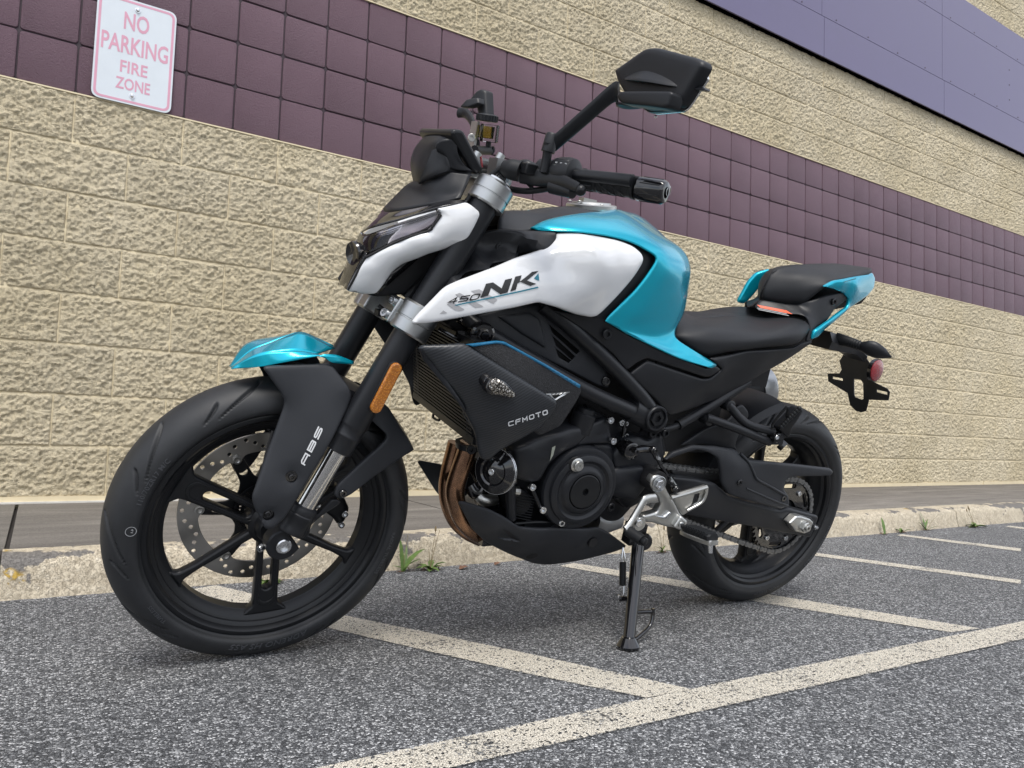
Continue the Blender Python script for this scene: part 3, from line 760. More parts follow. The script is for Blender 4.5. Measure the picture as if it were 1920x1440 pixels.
weed(.755, -1.205, 'low matted weed clump at the kerb foot seen through the front wheel spokes', [(r_, random.uniform(.025, .05), random.uniform(.010, .017), random.uniform(.1, .7), .3) for r_ in np.linspace(170, 380, 26)], (), 3)
weed(1.19, -1.195, 'weed with two tall dock leaves beside the front tyre', [(100, .11, .016, 1.45, .1), (15, .115, .026, .95, .35), (-10, .08, .013, .8, .3), (60, .09, .012, 1.25, .2), (150, .05, .01, .8, .5)], [(.012, 0, .12, 0)], 4)
weed(1.285, -1.20, 'rosette weed with brown seed stalks on the kerb below the exhaust pipes', [(d_, random.uniform(.045, .065), .019, random.uniform(.25, .95), .5) for d_ in (170, 200, 240, 290, 330, 10, 60, 130)], [(.016, .004, .125, 1), (.032, .004, .13, 0), (-.005, .006, .07, 0)], 5)
weed(2.31, -1.225, 'dry weed against the kerb left of the rear tyre', [(d_, random.uniform(.03, .055), .008, random.uniform(.3, 1.2), .4) for d_ in (150, 200, 250, 300, 20, 80)], [(-.02, .01, .11, 1), (.015, .01, .09, 1)], 6)
weed(3.89, -1.21, 'weed with a single upright leaf over dead litter near the end of a painted line', [(70, .09, .018, 1.4, .15), (190, .03, .01, .4, .4)], (), 7)
weed(4.06, -1.205, 'smallest green weed, short leaves at the kerb foot', [(d_, .045, .014, .9, .5) for d_ in (20, 120, 220, 300)], (), 8)
weed(4.32, -1.195, 'spiky grass weed with long narrow blades at the kerb foot', [(110, .115, .014, 1.35, .15), (20, .12, .009, .8, .25), (160, .07, .010, 1.0, .3), (300, .06, .010, .8, .4), (60, .10, .009, 1.15, .2)], [(.10, -.01, .085, 0)], 9)
weed(4.80, -1.215, 'broad leafy weed with a brown dead head at the far kerb joint', [(d_, random.uniform(.06, .095), .024, random.uniform(.2, .8), .4) for d_ in (10, 340, 310, 50, 180, 200, 90)], [(-.03, .02, .105, 1), (-.045, .02, .09, 1), (-.02, .02, .095, 1)], 10)
for (x, y, lab, s_) in ((1.379, -1.235, 'reddish dead leaf lying on the asphalt below the belly pan', .028), (1.53, -1.21, 'dark curled dead leaf on the asphalt by the kerb', .022)):
    b = MB(); leaf(b, (0, 0, .003), .4, s_ * 1.6, s_, .1, .18, 5, .2); o = b.build('dead_leaf', 'brown_leaf', None, 60); o.location = (x, y, 0); tag(o, lab, 'leaf')

# ------------------------------------------------------------------ the motorcycle
# bike frame: x forward from the rear axle, y to the rider's left (towards the camera), z up; the root leans it on its stand
bike = bpy.data.objects.new('motorcycle', None); COL.objects.link(bike)
tag(bike, 'teal white and black naked motorcycle leaning on its side stand in the fire zone', 'motorcycle')
RB = ((-.99871, -.04779, -.01716), (.05072, -.954, -.29548), (-.00225, -.29597, .9552))
m = Matrix.Identity(4)
for i in range(3):
    for j in range(3): m[i][j] = RB[i][j]
m[0][3], m[1][3], m[2][3] = 1.93209, -1.90852, .00492
bike.matrix_world = m
# steering: everything on the fork turns about the steering axis
RS = ((.99821, -.05982, -.00082), (.05982, .99784, .02726), (-.00082, -.02726, .99963)); PV = Vector((1.33815, 0, .27799))
ST = Matrix.Identity(4)
for i in range(3):
    for j in range(3): ST[i][j] = RS[i][j]
ST = Matrix.Translation(PV) @ ST @ Matrix.Translation(-PV)
def fr(o):
    """put a part built in straight-ahead coordinates onto the turned fork"""
    for x in (o if isinstance(o, tuple) else (o,)): x.matrix_basis = ST @ x.matrix_basis
    return o
def sub(o, p):
    """hang a sub-part (built in the same coordinates) under part p"""
    for x in (o if isinstance(o, tuple) else (o,)): x.parent = p; x.matrix_basis = Matrix.Identity(4)
    return o
ZF, ZR, WBX = .2925, .2991, 1.370

def wheel_at(o, cx, cz):
    o.matrix_basis = Matrix.Translation((cx, 0, cz)); return o
def make_tyre(R, w, fr_, fy, parent, grooves, NA=960, NP=64):
    h = R - .218; prof = []
    for i in range(NP + 1):
        a = -PI / 2 + PI * i / NP; prof.append((w / 2 * math.sin(a), R - h * .62 * (1 - math.cos(a))))
    q_ = R - h * .62 - fr_; side = [(w / 2 * .988, fr_ + q_ * .68), (w / 2 * .945, fr_ + q_ * .36), (fy + .0055, fr_ + .0022), (fy + .0012, fr_ + .0012), (fy + .0002, fr_ - .0022), (fy - .004, fr_ - .004)]
    full = [(-y, r) for y, r in side[::-1]] + prof + side
    P = np.array(full); ang = 2 * PI * np.arange(NA) / NA
    A, Sx = np.meshgrid(ang, np.linspace(-1, 1, NP + 1))          # s across the tread
    dep = np.zeros_like(A); Rr = np.array([p[1] for p in prof])[:, None]
    ww = (np.abs(Sx) * PI / 2 * w / 2 * .9)
    for a0, s0, s1, slant, bow, sg, wd in grooves:
        u = np.clip((Sx * sg - s0) / (s1 - s0), 0, 1); cen = a0 + slant * u + bow * u * u
        d = np.abs((A - cen + PI) % (2 * PI) - PI) * Rr * .62
        inb = np.clip(np.minimum(Sx * sg - s0, s1 - Sx * sg) / .06, 0, 1)
        wid = wd * (.35 + .65 * np.sin(PI * u))
        dep = np.maximum(dep, inb * np.clip(1.6 * (1 - d / wid), 0, 1))
    k = len(side); v = np.zeros((len(full), NA, 3))
    nrm_y = np.gradient(P[:, 0]); nrm_r = np.gradient(P[:, 1]); ln = np.hypot(nrm_y, nrm_r) + 1e-9
    ny, nr = -nrm_r / ln, nrm_y / ln
    D = np.zeros((len(full), NA)); D[k:k + NP + 1] = dep * .007
    rr = P[:, 1][:, None] - nr[:, None] * D; yy = P[:, 0][:, None] - ny[:, None] * D
    v[..., 0] = rr * np.cos(ang); v[..., 1] = yy; v[..., 2] = rr * np.sin(ang)
    n = len(full); idx = np.arange(n * NA).reshape(n, NA); j = np.roll(idx, -1, 1)
    F = np.stack([idx[:-1], idx[1:], j[1:], j[:-1]], -1).reshape(-1, 4)
    me = bpy.data.meshes.new('tyre'); me.from_pydata(v.reshape(-1, 3).tolist(), [], F.tolist())
    o = link('tyre', me, 'tyre', parent, None); me.shade_smooth(); return o
def ring_text(s, r, y, size, a_mid, parent, flip=1, sx=1.0, tilt=0.0, mat='tyre_text', depth=.0006, bold=.006, shear=0, spc=1.06):
    """raised lettering bent round the sidewall; the letters' feet point to the hub"""
    me = text_mesh(s, size, shear=shear, extrude=depth, sx=sx, bold=bold * size, space=spc, align='CENTER')
    for p in me.vertices:
        a = a_mid + flip * p.co.x / r; q = r + flip * -1 * 0 + p.co.y * 1.0; p.co = (q * math.cos(a), y + p.co.z - (p.co.y) * tilt, q * math.sin(a))
    o = link('lettering', me, mat, parent, None); return o
def rim_prof(fr_, fy, rc):
    return [(fy, fr_ - .0005), (fy + .0015, fr_ - .003), (fy + .0012, fr_ - .010), (fy - .004, fr_ - .0155), (fy * .80, fr_ - .0165), (fy * .72, fr_ - .0225), (fy * .70, fr_ - .0235), (fy * .62, fr_ - .0245), (fy * .50, fr_ - .034), (fy * .30, rc + .002), (fy * .26, rc)]
def wheel_mesh(name, fr_, fy, rc, twin, single, hub_r, hub_w, a0, spoke_y, sd):
    """cast wheel: rim, hub, three slotted twin spokes and three single ones; each spoke is welded in as part of the casting"""
    b = MB(); p = rim_prof(fr_, fy, rc); full = p + [(-y, r) for y, r in p[::-1]] + [(-fy + .012, fr_ - .012), (0, rc + .012), (fy - .012, fr_ - .012)]
    n = 128; b.rings([[(r * math.cos(2 * PI * k / n), y, r * math.sin(2 * PI * k / n)) for k in range(n)] for y, r in full + [full[0]]], caps=False)
    b.lathe([(-hub_w, hub_r * .62), (-hub_w + .004, hub_r * .7), (-hub_w * .55, hub_r * .78), (-hub_w * .4, hub_r), (hub_w * .4, hub_r), (hub_w * .55, hub_r * .78), (hub_w - .004, hub_r * .7), (hub_w, hub_r * .62)], (0, 0, 0), (0, 1, 0), 48)
    o = link(name, b.mesh(name), 'satin', bike, 40); return o
def spokes(parent, rc, hub_r, a0, yc, sd, w_tw, w_si):
    for k in range(6):
        a = a0 + k * PI / 3; c, s = math.cos(a), math.sin(a); rot = lambda P: [(x * c - z * s, x * s + z * c) for x, z in P]
        if k % 2 == 0:
            w0, w1 = w_tw * .46, w_tw * .5
            out = [(hub_r * .7, -w0), (rc - .030, -w1), (rc - .012, -w1 * 1.05), (rc + .006, -w1 * 2.0), (rc + .006, w1 * 2.0), (rc - .012, w1 * 1.05), (rc - .030, w1), (hub_r * .7, w0)]
            hole = slot2(hub_r + .012, 0, rc - .056, 0, w_tw * .21)
            sp = plate('spoke', rot(out), 'satin', parent, yc, sd, .0035, .006, [rot(hole)], 50)
            g = plate_mesh('spoke_rib', rot(slot2(hub_r + .006, 0, rc - .030, 0, w_tw * .40)), [rot(slot2(hub_r + .008, 0, rc - .034, 0, w_tw * .31))], .003, .001, 0, 'y', yc + sd / 2)
            link('spoke_rib', g, 'satin', parent, 50)
        else:
            out = [(hub_r * .7, -w_si * .55), (rc - .04, -w_si * .40), (rc - .008, -w_si * .55), (rc + .006, -w_si * 1.3), (rc + .006, w_si * 1.3), (rc - .008, w_si * .55), (rc - .04, w_si * .40), (hub_r * .7, w_si * .55)]
            plate('spoke', rot(out), 'satin', parent, yc, sd * .85, .005, .006, (), 50)

# ---- front wheel
gf = []
for i in range(10):
    a = math.radians(36 * i + 8)
    for sg in (1, -1):
        gf.append((a + (0 if sg > 0 else .31), .10, .86, -.10, -.24, sg, .0042)); gf.append((a + .33 + (0 if sg > 0 else .31), .45, .84, -.05, -.10, sg, .0034))
wf = wheel_at(wheel_mesh('wheel', .2335, .0427, .192, .046, .022, .044, .052, 0, .0, .026), WBX, ZF)
wf['label'] = 'front wheel with slotted twin spokes and perforated disc'
make_tyre(ZF, .112, .2335, .0427, wf, gf)
spokes(wf, .192, .044, math.radians(30 - 3), .010, .024, .047, .0175)
ring_text('ADRENO HS AS5', .2450, .0564, .0165, math.radians(-94), wf, 1, 1.15, .10, shear=.25)
ring_text('RADIAL TUBELESS', .2460, .0564, .0105, math.radians(196), wf, 1, 1.1, .10)
ring_text('110/70ZR17 M/C', .2460, .0564, .0115, math.radians(26), wf, 1, 1.1, .10)
ring_text('TUBELESS', .2460, .0564, .0095, math.radians(-38), wf, 1, 1.1, .10)
ring_text('13', .2470, .0562, .0085, math.radians(4), wf, 1, 1.0, .3, mat='pale_print')
b = MB(); cx, cz = .2505 * math.cos(math.radians(4)), .2505 * math.sin(math.radians(4))
b.rings([[(cx + math.cos(t) * r, .0566, cz + math.sin(t) * r) for t in np.linspace(0, 2 * PI, 20, endpoint=False)] for r in (.0082, .0092)], caps=False)
b.build('circle_mark', 'pale_print', wf, None)
def brake_disc(R, r_in, y, th, nh, parent, car_r, hub_r):
    hs = []
    for k in range(nh):
        a = 2 * PI * k / nh
        for q, da in ((.945, 0), (.885, .35), (.825, .7)) if k % 2 == 0 else ((.915, .5), (.855, .15)):
            hs.append(circle2(R * q * math.cos(a + da * 2 * PI / nh), R * q * math.sin(a + da * 2 * PI / nh), .0042, 10))
    inn = []
    for k in range(180):
        a = 2 * PI * k / 180; lob = max(0, math.cos(6 * a)) ** 6; inn.append(((r_in - .013 * lob) * math.cos(a), (r_in - .013 * lob) * math.sin(a)))
    outc = [(R * math.cos(2 * PI * k / 120), R * math.sin(2 * PI * k / 120)) for k in range(120)]
    d = plate('brake_disc', outc, 'disc', parent, y, th, .0005, 0, [inn] + hs)
    # carrier: spider between hub and six buttons
    out = []
    for k in range(6):
        a = 2 * PI * k / 6
        for da, r in ((-.20, car_r * .62), (-.10, car_r), (.10, car_r), (.20, car_r * .62), (.40, car_r * .52), (.64, car_r * .52)): out.append((r * math.cos(a + da), r * math.sin(a + da)))
    hl = [circle2(car_r * .68 * math.cos(2 * PI * (k + .5) / 6), car_r * .68 * math.sin(2 * PI * (k + .5) / 6), .001) for k in range(0)]
    plate('disc_carrier', out, 'satin', parent, y, th * 1.2, .001, .005, [circle2(0, 0, hub_r, 32)] + [circle2(car_r * .76 * math.cos(2 * PI * k / 6), car_r * .76 * math.sin(2 * PI * k / 6), .0085, 12) for k in range(6)])
    for k in range(6):
        a = 2 * PI * k / 6; b = MB(); c = (.985 * r_in * math.cos(a), y + th, .985 * r_in * math.sin(a))
        b.lathe([(-.008, .0095), (.001, .0095), (.0018, .006), (.0005, .004), (.0005, .0005)], c, (0, 1, 0), 18); b.build('disc_button', 'alu', parent)
    return d
brake_disc(.160, .122, -.058, .0045, 20, wf, .118, .045)
b = MB()   # slotted tone ring for the speed sensor
outl = [( (.058 if k % 2 else .054) * math.cos(2 * PI * k / 96), (.058 if k % 2 else .054) * math.sin(2 * PI * k / 96)) for k in range(96)]
sl_ = [[(r * math.cos(2 * PI * k / 40 + d), r * math.sin(2 * PI * k / 40 + d)) for r, d in ((.044, -.035), (.053, -.035), (.053, .035), (.044, .035))] for k in range(40)]
plate('tone_ring', circle2(0, 0, .057, 64), 'satin', wf, -.047, .002, .0003, 0, [circle2(0, 0, .036, 40)] + sl_)
MB().cyl((0, -.085, 0), (0, .085, 0), .0145, n=24).build('axle', 'satin', wf)
fr(wf)

# ---- rear wheel
gr = []
for i in range(9):
    a = math.radians(40 * i)
    for sg in (1, -1):
        gr.append((a + (0 if sg > 0 else .35), .10, .88, -.14, -.30, sg, .0042)); gr.append((a + .36 + (0 if sg > 0 else .35), .45, .86, -.06, -.12, sg, .0027))
wr = wheel_at(wheel_mesh('wheel', .2295, .0655, .188, .05, .022, .050, .062, 0, .0, .03), 0, ZR)
wr['label'] = 'rear wheel with wide tyre and chain sprocket'
make_tyre(ZR, .1515, .2295, .0655, wr, gr)
spokes(wr, .188, .050, math.radians(20), -.012, .030, .050, .022)
ring_text('ADRENO HS AS5', .2470, .0763, .0165, math.radians(207), wr, 1, 1.15, .10, shear=.25)
ring_text('RADIAL TUBELESS', .2475, .0763, .0105, math.radians(-100), wr, 1, 1.1, .10)
ring_text('150/60ZR17 M/C', .2475, .0763, .0105, math.radians(-150), wr, 1, 1.1, .10)
# sprocket, its bolts, the carrier hub
SPY, NT_ = .094, 44; rs = .1075
tooth = []
for k in range(NT_):
    a = 2 * PI * k / NT_; q = 2 * PI / NT_
    for da, r in ((-.30, rs - .0035), (-.13, rs + .0045), (.13, rs + .0045), (.30, rs - .0035)): tooth.append((r * math.cos(a + da * q), r * math.sin(a + da * q)))
hol = [slot2(.088 * math.cos(t - .2), .088 * math.sin(t - .2), .088 * math.cos(t + .2), .088 * math.sin(t + .2), .0065, 6) for t in [math.radians(60 * k + 30) for k in range(6)]]
spk = plate('sprocket', tooth, 'gloss', wr, SPY, .006, .0008, 0, [circle2(0, 0, .048, 40)] + hol)
b = MB(); b.lathe([(0.0, .066), (.02, .064), (.028, .056), (.030, .046), (.030, .030)], (0, .060, 0), (0, 1, 0), 48); b.build('sprocket_hub', 'satin', wr)
for k in range(6):
    a = math.radians(60 * k + 3); b = MB(); b.bolt((.077 * math.cos(a), SPY + .002, .077 * math.sin(a)), (0, 1, 0), .0075, .006, 14); b.build('sprocket_bolt', 'steel', wr)
brake_disc(.110, .080, -.075, .0045, 26, wr, .078, .035)

# ---- drive chain: every link that shows is its own piece
CX, CZ, cr_ = .560, .414, .038       # gearbox sprocket centre and pitch radius, bike frame
def chain_path():
    A = np.array((0.0, ZR)); B = np.array((CX, CZ)); R1, R2 = rs, cr_; d = np.linalg.norm(B - A); th = math.atan2(*(B - A)[::-1]); al = math.acos((R1 - R2) / d); P = []
    for t in np.linspace(th + al, th + 2 * PI - al, 200): P.append(A + R1 * np.array((math.cos(t), math.sin(t))))
    lo0, lo1 = P[-1], B + R2 * np.array((math.cos(th - al), math.sin(th - al)))
    for t in np.linspace(0, 1, 160)[1:]: P.append(lo0 * (1 - t) + lo1 * t + np.array((0, -.010 * 4 * t * (1 - t))))
    for t in np.linspace(th - al, th + al, 40)[1:]: P.append(B + R2 * np.array((math.cos(t), math.sin(t))))
    up0 = P[-1]
    for t in np.linspace(0, 1, 160)[1:-1]: P.append(up0 * (1 - t) + P[0] * t + np.array((0, -.004 * 4 * t * (1 - t))))
    return np.array(P + [P[0]])
CP = chain_path(); cl_ = np.concatenate([[0], np.cumsum(np.linalg.norm(np.diff(CP, axis=0), axis=1))])
NL = int(round(cl_[-1] / .01588)); NL -= NL % 2; pit = cl_[-1] / NL
pins = [np.array((np.interp(i * pit, cl_, CP[:, 0]), np.interp(i * pit, cl_, CP[:, 1]))) for i in range(NL)]
def link_mesh(outer):
    """one chain link: two figure-eight plates with pins and rollers, lying along x"""
    h = pit / 2; o = []
    for s, c in ((1, h), (-1, -h)):
        for t in np.linspace(-PI / 2, PI / 2, 7): o.append((c + s * .0072 * math.cos(t), s * .0072 * math.sin(t)))
    o = o[:7] + [(0, .0052)] + o[7:] + [(0, -.0052)]
    b = MB(); y0 = .0068 if outer else .0048
    for sg in (1, -1):
        b.rings([[(x, sg * y0, z) for x, z in o], [(x, sg * (y0 + .0017), z) for x, z in o]])
    for c in (h, -h):
        if outer: b.lathe([(-y0 - .0030, .0022), (-y0 - .0026, .0026), (y0 + .0026, .0026), (y0 + .0030, .0022)], (c, 0, 0), (0, 1, 0), 8)
        else: b.lathe([(-.0047, .005), (.0047, .005)], (c, 0, 0), (0, 1, 0), 10)
    me = b.mesh('chain_link'); me.materials.append(M['chain']); me.shade_smooth(); me.set_sharp_from_angle(angle=math.radians(35)); return me
LM = (link_mesh(False), link_mesh(True))
chain = MB().lathe([(-.006, .026), (.006, .026)], (CX, SPY, CZ), (0, 1, 0), 24).build('drive_chain', 'dark', bike)
for i in range(NL):
    a, c = pins[i], pins[(i + 1) % NL]; mid = (a + c) / 2; ag = math.atan2(c[1] - a[1], c[0] - a[0])
    o = bpy.data.objects.new('chain_link', LM[i % 2]); COL.objects.link(o); o.parent = chain
    o.matrix_basis = Matrix.Translation((mid[0], SPY, mid[1])) @ Matrix.Rotation(-ag, 4, 'Y')

# ------------------------------------------------------------------ front end
FA = Vector((1.3352, 0, .3667)); FD = (Vector((1.0665, 0, .9838)) - FA).normalized(); FN = Vector((FD.z, 0, -FD.x)); LY = .102
def lg(t, y=LY): return FA + FD * t + Vector((0, y, 0))
def P3(l): return [Vector(p) for p in l]
for s in (1, -1):
    y = LY * s
    up = MB().lathe([(.118, .0225), (.120, .0262), (.150, .0262), (.151, .0268), (.154, .0268), (.155, .0262), (.172, .0262), (.173, .0268), (.176, .0268), (.177, .0270), (.70, .0270)], lg(0, y), FD, 40).build('fork_tube', 'frame', bike); fr(up)
    st = MB().lathe([(-.03, .0195), (.13, .0195)], lg(0, y), FD, 36).build('chrome_tube', 'chrome', bike); fr(st)
    b = MB(); b.lathe([(-.056, .022), (-.054, .0285), (-.048, .0292), (-.044, .0275), (-.026, .0275), (-.022, .0292), (-.016, .0292), (-.014, .0278), (-.006, .0278), (-.002, .0262), (.001, .0215)], lg(0, y), FD, 36)
    ax = Vector((1.370, y, ZF)); tp = lg(-.078, y); d_ = (tp - ax).normalized(); nn = Vector((d_.z, 0, -d_.x)); out = []
    for k in range(13): a = PI + PI * k / 12; out.append(ax + (nn * -math.cos(a) + d_ * math.sin(a)) * .031)
    out += [tp + nn * -.027 + d_ * .015, tp + nn * .027 + d_ * .015]
    y0, y1 = (y - .018 * s, y + .012 * s)
    b.rings([[Vector((p.x, yy, p.z)) + (ax - Vector((p.x, y, p.z))) * k for p in out] for yy, k in ((y0, 0), (y1 - .003 * s, 0), (y1, .10))])
    fo = b.build('fork_foot', 'plastic', bike, 30); fr(fo)
    if s > 0:
        b = MB(); b.lathe([(0, .0145), (.006, .0145), (.008, .0125), (.008, .0095), (.001, .0090), (.001, .0001)], ax + Vector((0, .0115, 0)), (0, 1, 0), 6 * 5); sub(b.build('axle_nut', 'steel', bike), fo)
        b = MB(); b.bolt(Vector([(1.4002,0.088,0.279)][0]), (.7, .5, -.2), .007, .010); sub(b.build('pinch_bolt', 'steel', bike), fo)
# triple clamps
def clamp(t0, t1, r, mat):
    tops = []
    for s in (1, -1):
        c0 = lg(t0, LY * s); h = t1 - t0; b = MB()
        b.lathe([(0, r - .003), (.003, r), (h * .42, r), (h * .44, r - .0015), (h * .47, r - .0015), (h * .49, r), (h - .004, r), (h, r - .004), (h, .027)], c0, FD, 44)
        b.lathe([(h * .999, .0285), (0, .0285)], c0, FD, 44, caps=False)
        tops.append(b)
    b = MB(); n1 = lg((t0 + t1) / 2, 0)
    R = Matrix((( FN.x, 0, FD.x), (0, 1, 0), (FN.z, 0, FD.z)))
    b.box(n1 - FN * .012, (.062, LY * 2 - .03, (t1 - t0) * .8), R); o = b.build('triple_clamp', mat, bike); fr(o)
    for k, q in enumerate(tops): x = q.build('clamp_ring', mat, bike); sub(x, o)
    return o
lowc = clamp(.372, .432, .0385, 'silver')
for t in (.414, .386):   # pinch lug with two socket bolts, inner front side of the left leg
    c = lg(t, LY - .040) + FN * .026
    b = MB(); b.bolt(c + FN * .012, FN + Vector((0, .35, 0)), .0092, .010, 18); sub(b.build('pinch_bolt', 'steel', bike), lowc)
R_ = Matrix(((FN.x, 0, FD.x), (0, 1, 0), (FN.z, 0, FD.z)))
for s in (1, -1):
    b = MB(); b.box(lg(.400, s * (LY - .038)) + FN * .020, (.040, .036, .052), R_); x = b.build('clamp_lug', 'silver', bike, 30)
    md = x.modifiers.new('bevel', 'BEVEL'); md.width = .004; md.segments = 3; sub(x, lowc)
    b = MB(); b.bolt(lg(.414, -LY + .040) + FN * .038, FN, .0088, .009); 
topc = clamp(.655, .703, .0375, 'silver')
for s in (1, -1):
    b = MB(); b.lathe([(0, .026), (.008, .026), (.010, .024), (.011, .018)], lg(.700, LY * s), FD, 36); b.lathe([(0, .0165), (.016, .0165), (.018, .014), (.018, .0005)], lg(.709, LY * s), FD, 6); sub(b.build('fork_cap', 'steel', bike, 30), topc)
    b = MB(); b.lathe([(0, .020), (.035, .017), (.042, .017)], (1.0212 + .005, .048 * s, .985), FD, 24); b.box((1.0212, .048 * s, 1.040), (.040, .034, .040)); b.lathe([(0, .0085), (.012, .0085), (.013, .0045), (.004, .004)], (1.030, .048 * s, 1.058), FD, 16); sub(b.build('bar_riser', 'silver', bike, 30), topc)
b = MB(); b.lathe([(0, .024), (.33, .024)], lg(.385, 0) - FN * .038, FD, 24); fr(b.build('steering_stem', 'dark', bike))

# amber reflector on the left fork tube
rp = [Vector((p[0], 0, p[2])) for p in [(1.2132,0.13,0.6486),(1.2397,0.13,0.5735)]]
dd = (rp[1] - rp[0]); a_ = math.atan2(dd.z, dd.x)
ou = slot2(rp[0].x, rp[0].z, rp[1].x, rp[1].z, .0115, 10)
ref = plate('reflector', ou, 'amber', bike, .135, .009, .0028); fr(ref); ref['label'] = 'amber side reflector'
x = plate('reflector_base', slot2(rp[0].x, rp[0].z, rp[1].x, rp[1].z, .0125, 10), 'plastic', bike, .1275, .007, .001); fr(x)

# front mudguard: teal beak, black side panels, rear stays
fend = gpatch('mudguard', [
 [(1.4739,0.01,0.5982),(1.4399,0.045,0.6133),(1.4155,0.056,0.6224),(1.3918,0.064,0.6314),(1.3622,0.069,0.6407),(1.3344,0.071,0.6484)],
 [(1.4743,0.01,0.599),(1.4422,0.043,0.6169),(1.418,0.054,0.6272),(1.3943,0.062,0.6363),(1.3642,0.067,0.6449),(1.3364,0.069,0.6494)],
 [(1.4739,0.006,0.5993),(1.4504,0.036,0.6277),(1.4293,0.046,0.6403),(1.3988,0.053,0.6473),(1.3677,0.055,0.6508),(1.337,0.055,0.6487)]], 'teal', bike, 5, 6, .003, True, 35); fr(fend)
mg2 = gpatch('mudguard_crest', [
 [(1.4739,0.006,0.5993),(1.4504,0.036,0.6277),(1.4293,0.046,0.6403),(1.3988,0.053,0.6473),(1.3677,0.055,0.6508),(1.337,0.055,0.6487)],
 [(1.4732,0.0,0.5994),(1.4401,0.0,0.633),(1.41,0.0,0.6493),(1.3746,0.0,0.6675),(1.347,0.0,0.6741),(1.2846,0.0,0.6487)]], 'teal', bike, 6, 6, .003, True, 35); sub(mg2, fend[0]); fr(mg2[0]); fr(mg2[1])
for x in mg2: x.matrix_basis = Matrix.Identity(4)
ft = gpatch('mudguard_tail', [[(1.3392,0.071,0.6476),(1.3261,0.072,0.6524),(1.3036,0.068,0.6506),(1.2676,0.06,0.6383)], [(1.3261,0.073,0.6444),(1.3134,0.073,0.6374),(1.2952,0.07,0.6356),(1.2683,0.062,0.6333)]], 'teal', bike, 3, 5, .003, True); fr(ft)
b = MB(); b.rings([[(WBX + r * math.cos(a), y, ZF + r * math.sin(a)) for y, r in ((-.064, .292), (-.062, .309), (-.03, .316), (0, .318), (.03, .316), (.062, .309), (.064, .292), (.060, .292), (.058, .306), (0, .314), (-.058, .306), (-.060, .292))] for a in np.linspace(math.radians(93), math.radians(147), 40)])
fr(b.build('mudguard_liner', 'plastic', bike, 40))
hol = [circle2(*[(1.375,0.4339)][0], .0105, 18), circle2(*[(1.4092,0.3637)][0], .0105, 18)]
sp = panel('mudguard_side', [(1.4357,0.072,0.6211),(1.3137,0.074,0.6342),(1.2816,0.098,0.5981),(1.2752,0.101,0.5832),(1.2791,0.104,0.5618),(1.3099,0.124,0.5018),(1.3511,0.133,0.4171),(1.38,0.136,0.3567),(1.3997,0.136,0.3359),(1.4136,0.136,0.3385),(1.4376,0.132,0.3842),(1.4409,0.13,0.3993),(1.418,0.108,0.4722),(1.3931,0.088,0.5496),(1.3916,0.086,0.5627),(1.4,0.083,0.5778)], 'plastic_grey', bike,
 [(1.3548,0.086,0.5914),(1.3357,0.106,0.5471),(1.3581,0.12,0.4843),(1.3959,0.133,0.4027)], .004, .007, .004, .012, .010, hol, right=True); fr(sp)
for c in [(1.3743,0.128,0.433),(1.4095,0.131,0.3642)]:
    b = MB(); b.lathe([(0, .0125), (.001, .0125)], (c[0], c[1] - .006, c[2]), (0, 1, 0), 18); b.bolt((c[0], c[1] - .005, c[2]), (0, 1, 0), .0062, .004); x = b.build('bolt', 'gloss', bike); fr(x)
stay = panel('mudguard_stay', [(1.2872,0.118,0.3914),(1.2841,0.116,0.4086),(1.2687,0.112,0.4237),(1.2015,0.09,0.4753),(1.1845,0.083,0.489),(1.1846,0.081,0.5),(1.2209,0.076,0.5283),(1.2313,0.074,0.5532),(1.2077,0.068,0.5667),(1.1828,0.066,0.5518),(1.1544,0.066,0.5154),(1.1211,0.066,0.4756),(1.1154,0.066,0.4643),(1.1202,0.068,0.4574),(1.2013,0.092,0.4151),(1.2524,0.115,0.3899),(1.2689,0.118,0.3829),(1.2805,0.118,0.3843)], 'plastic_grey', bike, (), .005, .006, .003, .012, .010, (), right=True); fr(stay)
c = [(1.2718,0.119,0.395)][0]
b = MB(); b.bolt((c[0], c[1] - .003, c[2]), (0, 1, 0), .0075, .006); fr(b.build('bolt', 'gloss', bike))
for s in (1, -1):
    x = plate('fork_arm', [(1.3435,0.3026),(1.3232,0.3426),(1.3102,0.3474),(1.2866,0.3775),(1.2742,0.3769),(1.266,0.3692),(1.2771,0.3604),(1.2995,0.3449),(1.3193,0.3258),(1.32,0.3055),(1.3332,0.2953)], 'plastic', bike, .098 * s, .016, .003, .006); fr(x)
# front brake caliper on the right leg (seen through the wheel) and its hose
cal = panel('brake_caliper', [(1.2558,-0.045,0.3038),(1.2495,-0.045,0.328),(1.2274,-0.045,0.3353),(1.2001,-0.045,0.3095),(1.1853,-0.045,0.2838),(1.1854,-0.045,0.2712),(1.1931,-0.045,0.2484),(1.2066,-0.045,0.2451),(1.2168,-0.045,0.2604),(1.2385,-0.045,0.2763)], 'satin', bike, (), .07, .008, .006, .012, .010); fr(cal)
for q in ((872,735),(833,855)):
    c = Vector([(1.1975,-0.042,0.2743),(1.2017,-0.042,0.2494)][0 if q[0] == 872 else 1]); b = MB(); b.bolt(c, (0, 1, 0), .0075, .008); sub(fr(b.build('caliper_bolt', 'steel', bike)), cal)
cal2 = panel('caliper_body', [(1.2729,-0.04,0.3769),(1.2508,-0.04,0.4081),(1.2144,-0.04,0.3957),(1.1953,-0.04,0.3731),(1.2063,-0.04,0.3408),(1.2401,-0.04,0.3318)], 'satin', bike, (), .08, .010, .008, .012, .014); fr(cal2)
b = MB(); b.tube([(1.4106,0.075,0.3441),(1.4254,0.085,0.3743),(1.4203,0.09,0.4171),(1.4139,0.085,0.4672),(1.4061,0.08,0.5052)], .0028, 8); fr(b.build('sensor_cable', 'dark', bike))

